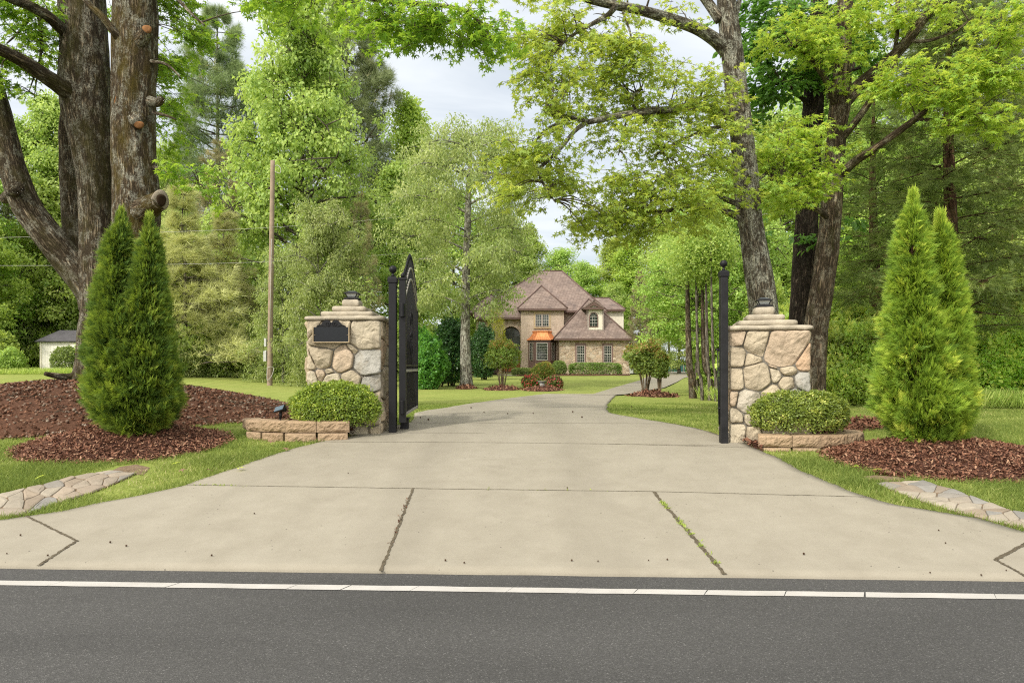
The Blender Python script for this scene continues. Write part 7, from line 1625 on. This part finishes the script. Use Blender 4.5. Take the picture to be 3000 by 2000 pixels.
mb = MB(); mb.tube([P(801,492,d), P(812,484,d), P(822,494,d), P(820,508,d), P(806,503,d)], .014, 5, sub=4); mb.tube([P(795,700,d-.14), P(793,850,d-.145), P(790,1000,d-.15)], .012, 5); mb.build('riser_cable', M['wire'], up)
def cable(pts, label, r=.006):
    w = [P(*p) for p in pts]; o = MB(); o.tube(w, r, 5, sub=8); setp(o.build('power_cable', M['wire']), label, 'cable', 'overhead cables')
cable([(-400,700,30),(0,696,31.5),(400,683,32.5),(796,666,33.2),(1190,633,36),(1700,560,42)], 'upper pale cable crossing behind the left trunks at the utility pole')
cable([(-400,776,30),(0,778,31.5),(400,776,32.5),(796,766,33.2),(1190,742,36),(1450,720,39)], 'lower pale cable crossing behind the left trunks at the utility pole')
cable([(1700,672,30),(1860,662,28),(2060,648,26),(2170,640,25),(2600,560,24)], 'thin pale cable between the right sweetgum trunk and the drive')
# ------------------------------------------------------------------ shed and its shrub
ds = 50.0; zs = g(X(180, ds), ds); sx0, sx1 = X(118, ds), X(330, ds); ze = Zz(997, ds); zr = Zz(967, ds+1.6); shd = root('shed', ((sx0+sx1)/2, ds, zs), 'small cream shed with a dark roof beyond the left lawn', 'shed')
mb = MB(); mb.box(sx0, sx1, ds, ds+3.2, zs-.3, ze); mb.build('wall', M['shedwall'], shd)
mb = MB(); a, b = sx0-.25, sx1+.25; rface(mb, [(a,ds-.25,ze-.05),(b,ds-.25,ze-.05),(b,ds+1.6,zr),(a+.6,ds+1.6,zr)], .08); rface(mb, [(b,ds+3.45,ze-.05),(a,ds+3.45,ze-.05),(a+.6,ds+1.6,zr),(b,ds+1.6,zr)], .08); rface(mb, [(a,ds-.25,ze-.05),(a+.6,ds+1.6,zr),(a,ds+3.45,ze-.05)], .08); mb.build('roof', M['shedroof'], shd)
mb = MB(); mb.box(sx0-.02, sx0+.10, ds-.03, ds+.05, zs-.2, ze-.02); mb.build('corner_board', M['cream'], shd)
mb = MB(); mb.box(X(205, ds), X(250, ds), ds-.04, ds+.02, zs, Zz(1003, ds)); dor = mb.build('door', M['cream'], shd); mb = MB(); mb.box(X(210, ds), X(245, ds), ds-.06, ds-.042, zs+.3, Zz(1008, ds)); mb.build('door_panel', M['shedwall'], dor)
c = P(198, 1086, 44); zz = g(c.x, c.y); bush('clipped_shrub', (c.x, c.y, zz), .98, .8, (EYE+(HY-1018)/F*44)-zz, 5000, M['hedge'], 'sheared green shrub in front of the cream shed', 'shrub', QUAD, .07, .13, lump=.14, bottom=.05)

# ------------------------------------------------------------------ sky, sun, camera
SUN_EL, SUN_AZ = 43.0, 222.0           # azimuth clockwise from +y (the way the camera looks)
w = bpy.data.worlds.new('World'); SC.world = w; w.use_nodes = True; t = w.node_tree; t.nodes.clear()
sky = nd(t, 'ShaderNodeTexSky', sky_type='NISHITA', sun_disc=False, sun_elevation=math.radians(SUN_EL), sun_rotation=math.radians(SUN_AZ), air_density=1.2, dust_density=2.5, ozone_density=1.0)
v = nd(t, 'ShaderNodeTexCoord').outputs['Generated']
sp = nd(t, 'ShaderNodeSeparateXYZ', {0: v}); zc = math_(t, 'MAXIMUM', math_(t, 'ADD', sp.outputs['Z'], .12), .06)
flatv = nd(t, 'ShaderNodeCombineXYZ', {0: math_(t, 'DIVIDE', sp.outputs['X'], zc), 1: math_(t, 'DIVIDE', sp.outputs['Y'], zc), 2: 0.0}).outputs[0]
n1 = noise_(t, 1.1, 6, .55, mapping(t, flatv, (1, 2.2, 1), rot=(0, 0, .35)), .5)
cl = ramp(t, n1, [(.30, (.50,.50,.50)), (.62, (.93,.93,.93))])
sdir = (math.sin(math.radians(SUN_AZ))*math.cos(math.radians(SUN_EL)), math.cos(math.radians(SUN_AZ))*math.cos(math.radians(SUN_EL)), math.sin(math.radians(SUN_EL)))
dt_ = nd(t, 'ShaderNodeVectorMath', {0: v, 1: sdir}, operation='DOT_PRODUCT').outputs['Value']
fill_glow = nd(t, 'ShaderNodeMapRange', {'Value': dt_, 'From Min': -.15, 'From Max': 1.0, 'To Min': 0.0, 'To Max': 1.0}, interpolation_type='SMOOTHSTEP').outputs[0]
cloud = mix(t, fill_glow, (6.9, 7.25, 7.55), (22.0, 21.0, 19.5))       # thin cloud; extra brightness round the sun behind the camera is added fill light
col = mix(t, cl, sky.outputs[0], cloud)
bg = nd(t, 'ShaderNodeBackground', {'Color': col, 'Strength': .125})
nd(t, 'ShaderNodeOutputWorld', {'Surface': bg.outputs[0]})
L = bpy.data.lights.new('sun', 'SUN'); L.energy = 3.0; L.angle = math.radians(3); L.color = (1, .94, .84); so = bpy.data.objects.new('sun', L); COL.objects.link(so)
az, el = math.radians(SUN_AZ), math.radians(SUN_EL); sd = Vector((math.sin(az)*math.cos(el), math.cos(az)*math.cos(el), math.sin(el)))
so.rotation_euler = (-sd).to_track_quat('-Z', 'Y').to_euler(); so.location = sd*50
cam = bpy.data.cameras.new('camera'); cam.lens = 24; cam.sensor_width = 36; cam.shift_y = 75/3000; cam.clip_start = .05; cam.clip_end = 2000
co = bpy.data.objects.new('camera', cam); COL.objects.link(co); co.location = (0, 0, EYE); co.rotation_euler = (math.pi/2, 0, 0); SC.camera = co
SC.view_settings.view_transform = 'Standard'; SC.view_settings.look = 'None'; SC.view_settings.exposure = .2; SC.view_settings.gamma = 1
cy = SC.cycles; cy.max_bounces = 10; cy.diffuse_bounces = 6; cy.glossy_bounces = 2; cy.transmission_bounces = 6; cy.transparent_max_bounces = 4; cy.use_denoising = False; cy.filter_width = 1.15; cy.caustics_reflective = cy.caustics_refractive = False
try: cy.denoiser = 'OPENIMAGEDENOISE'; cy.denoising_input_passes = 'RGB_ALBEDO_NORMAL'
except Exception: pass
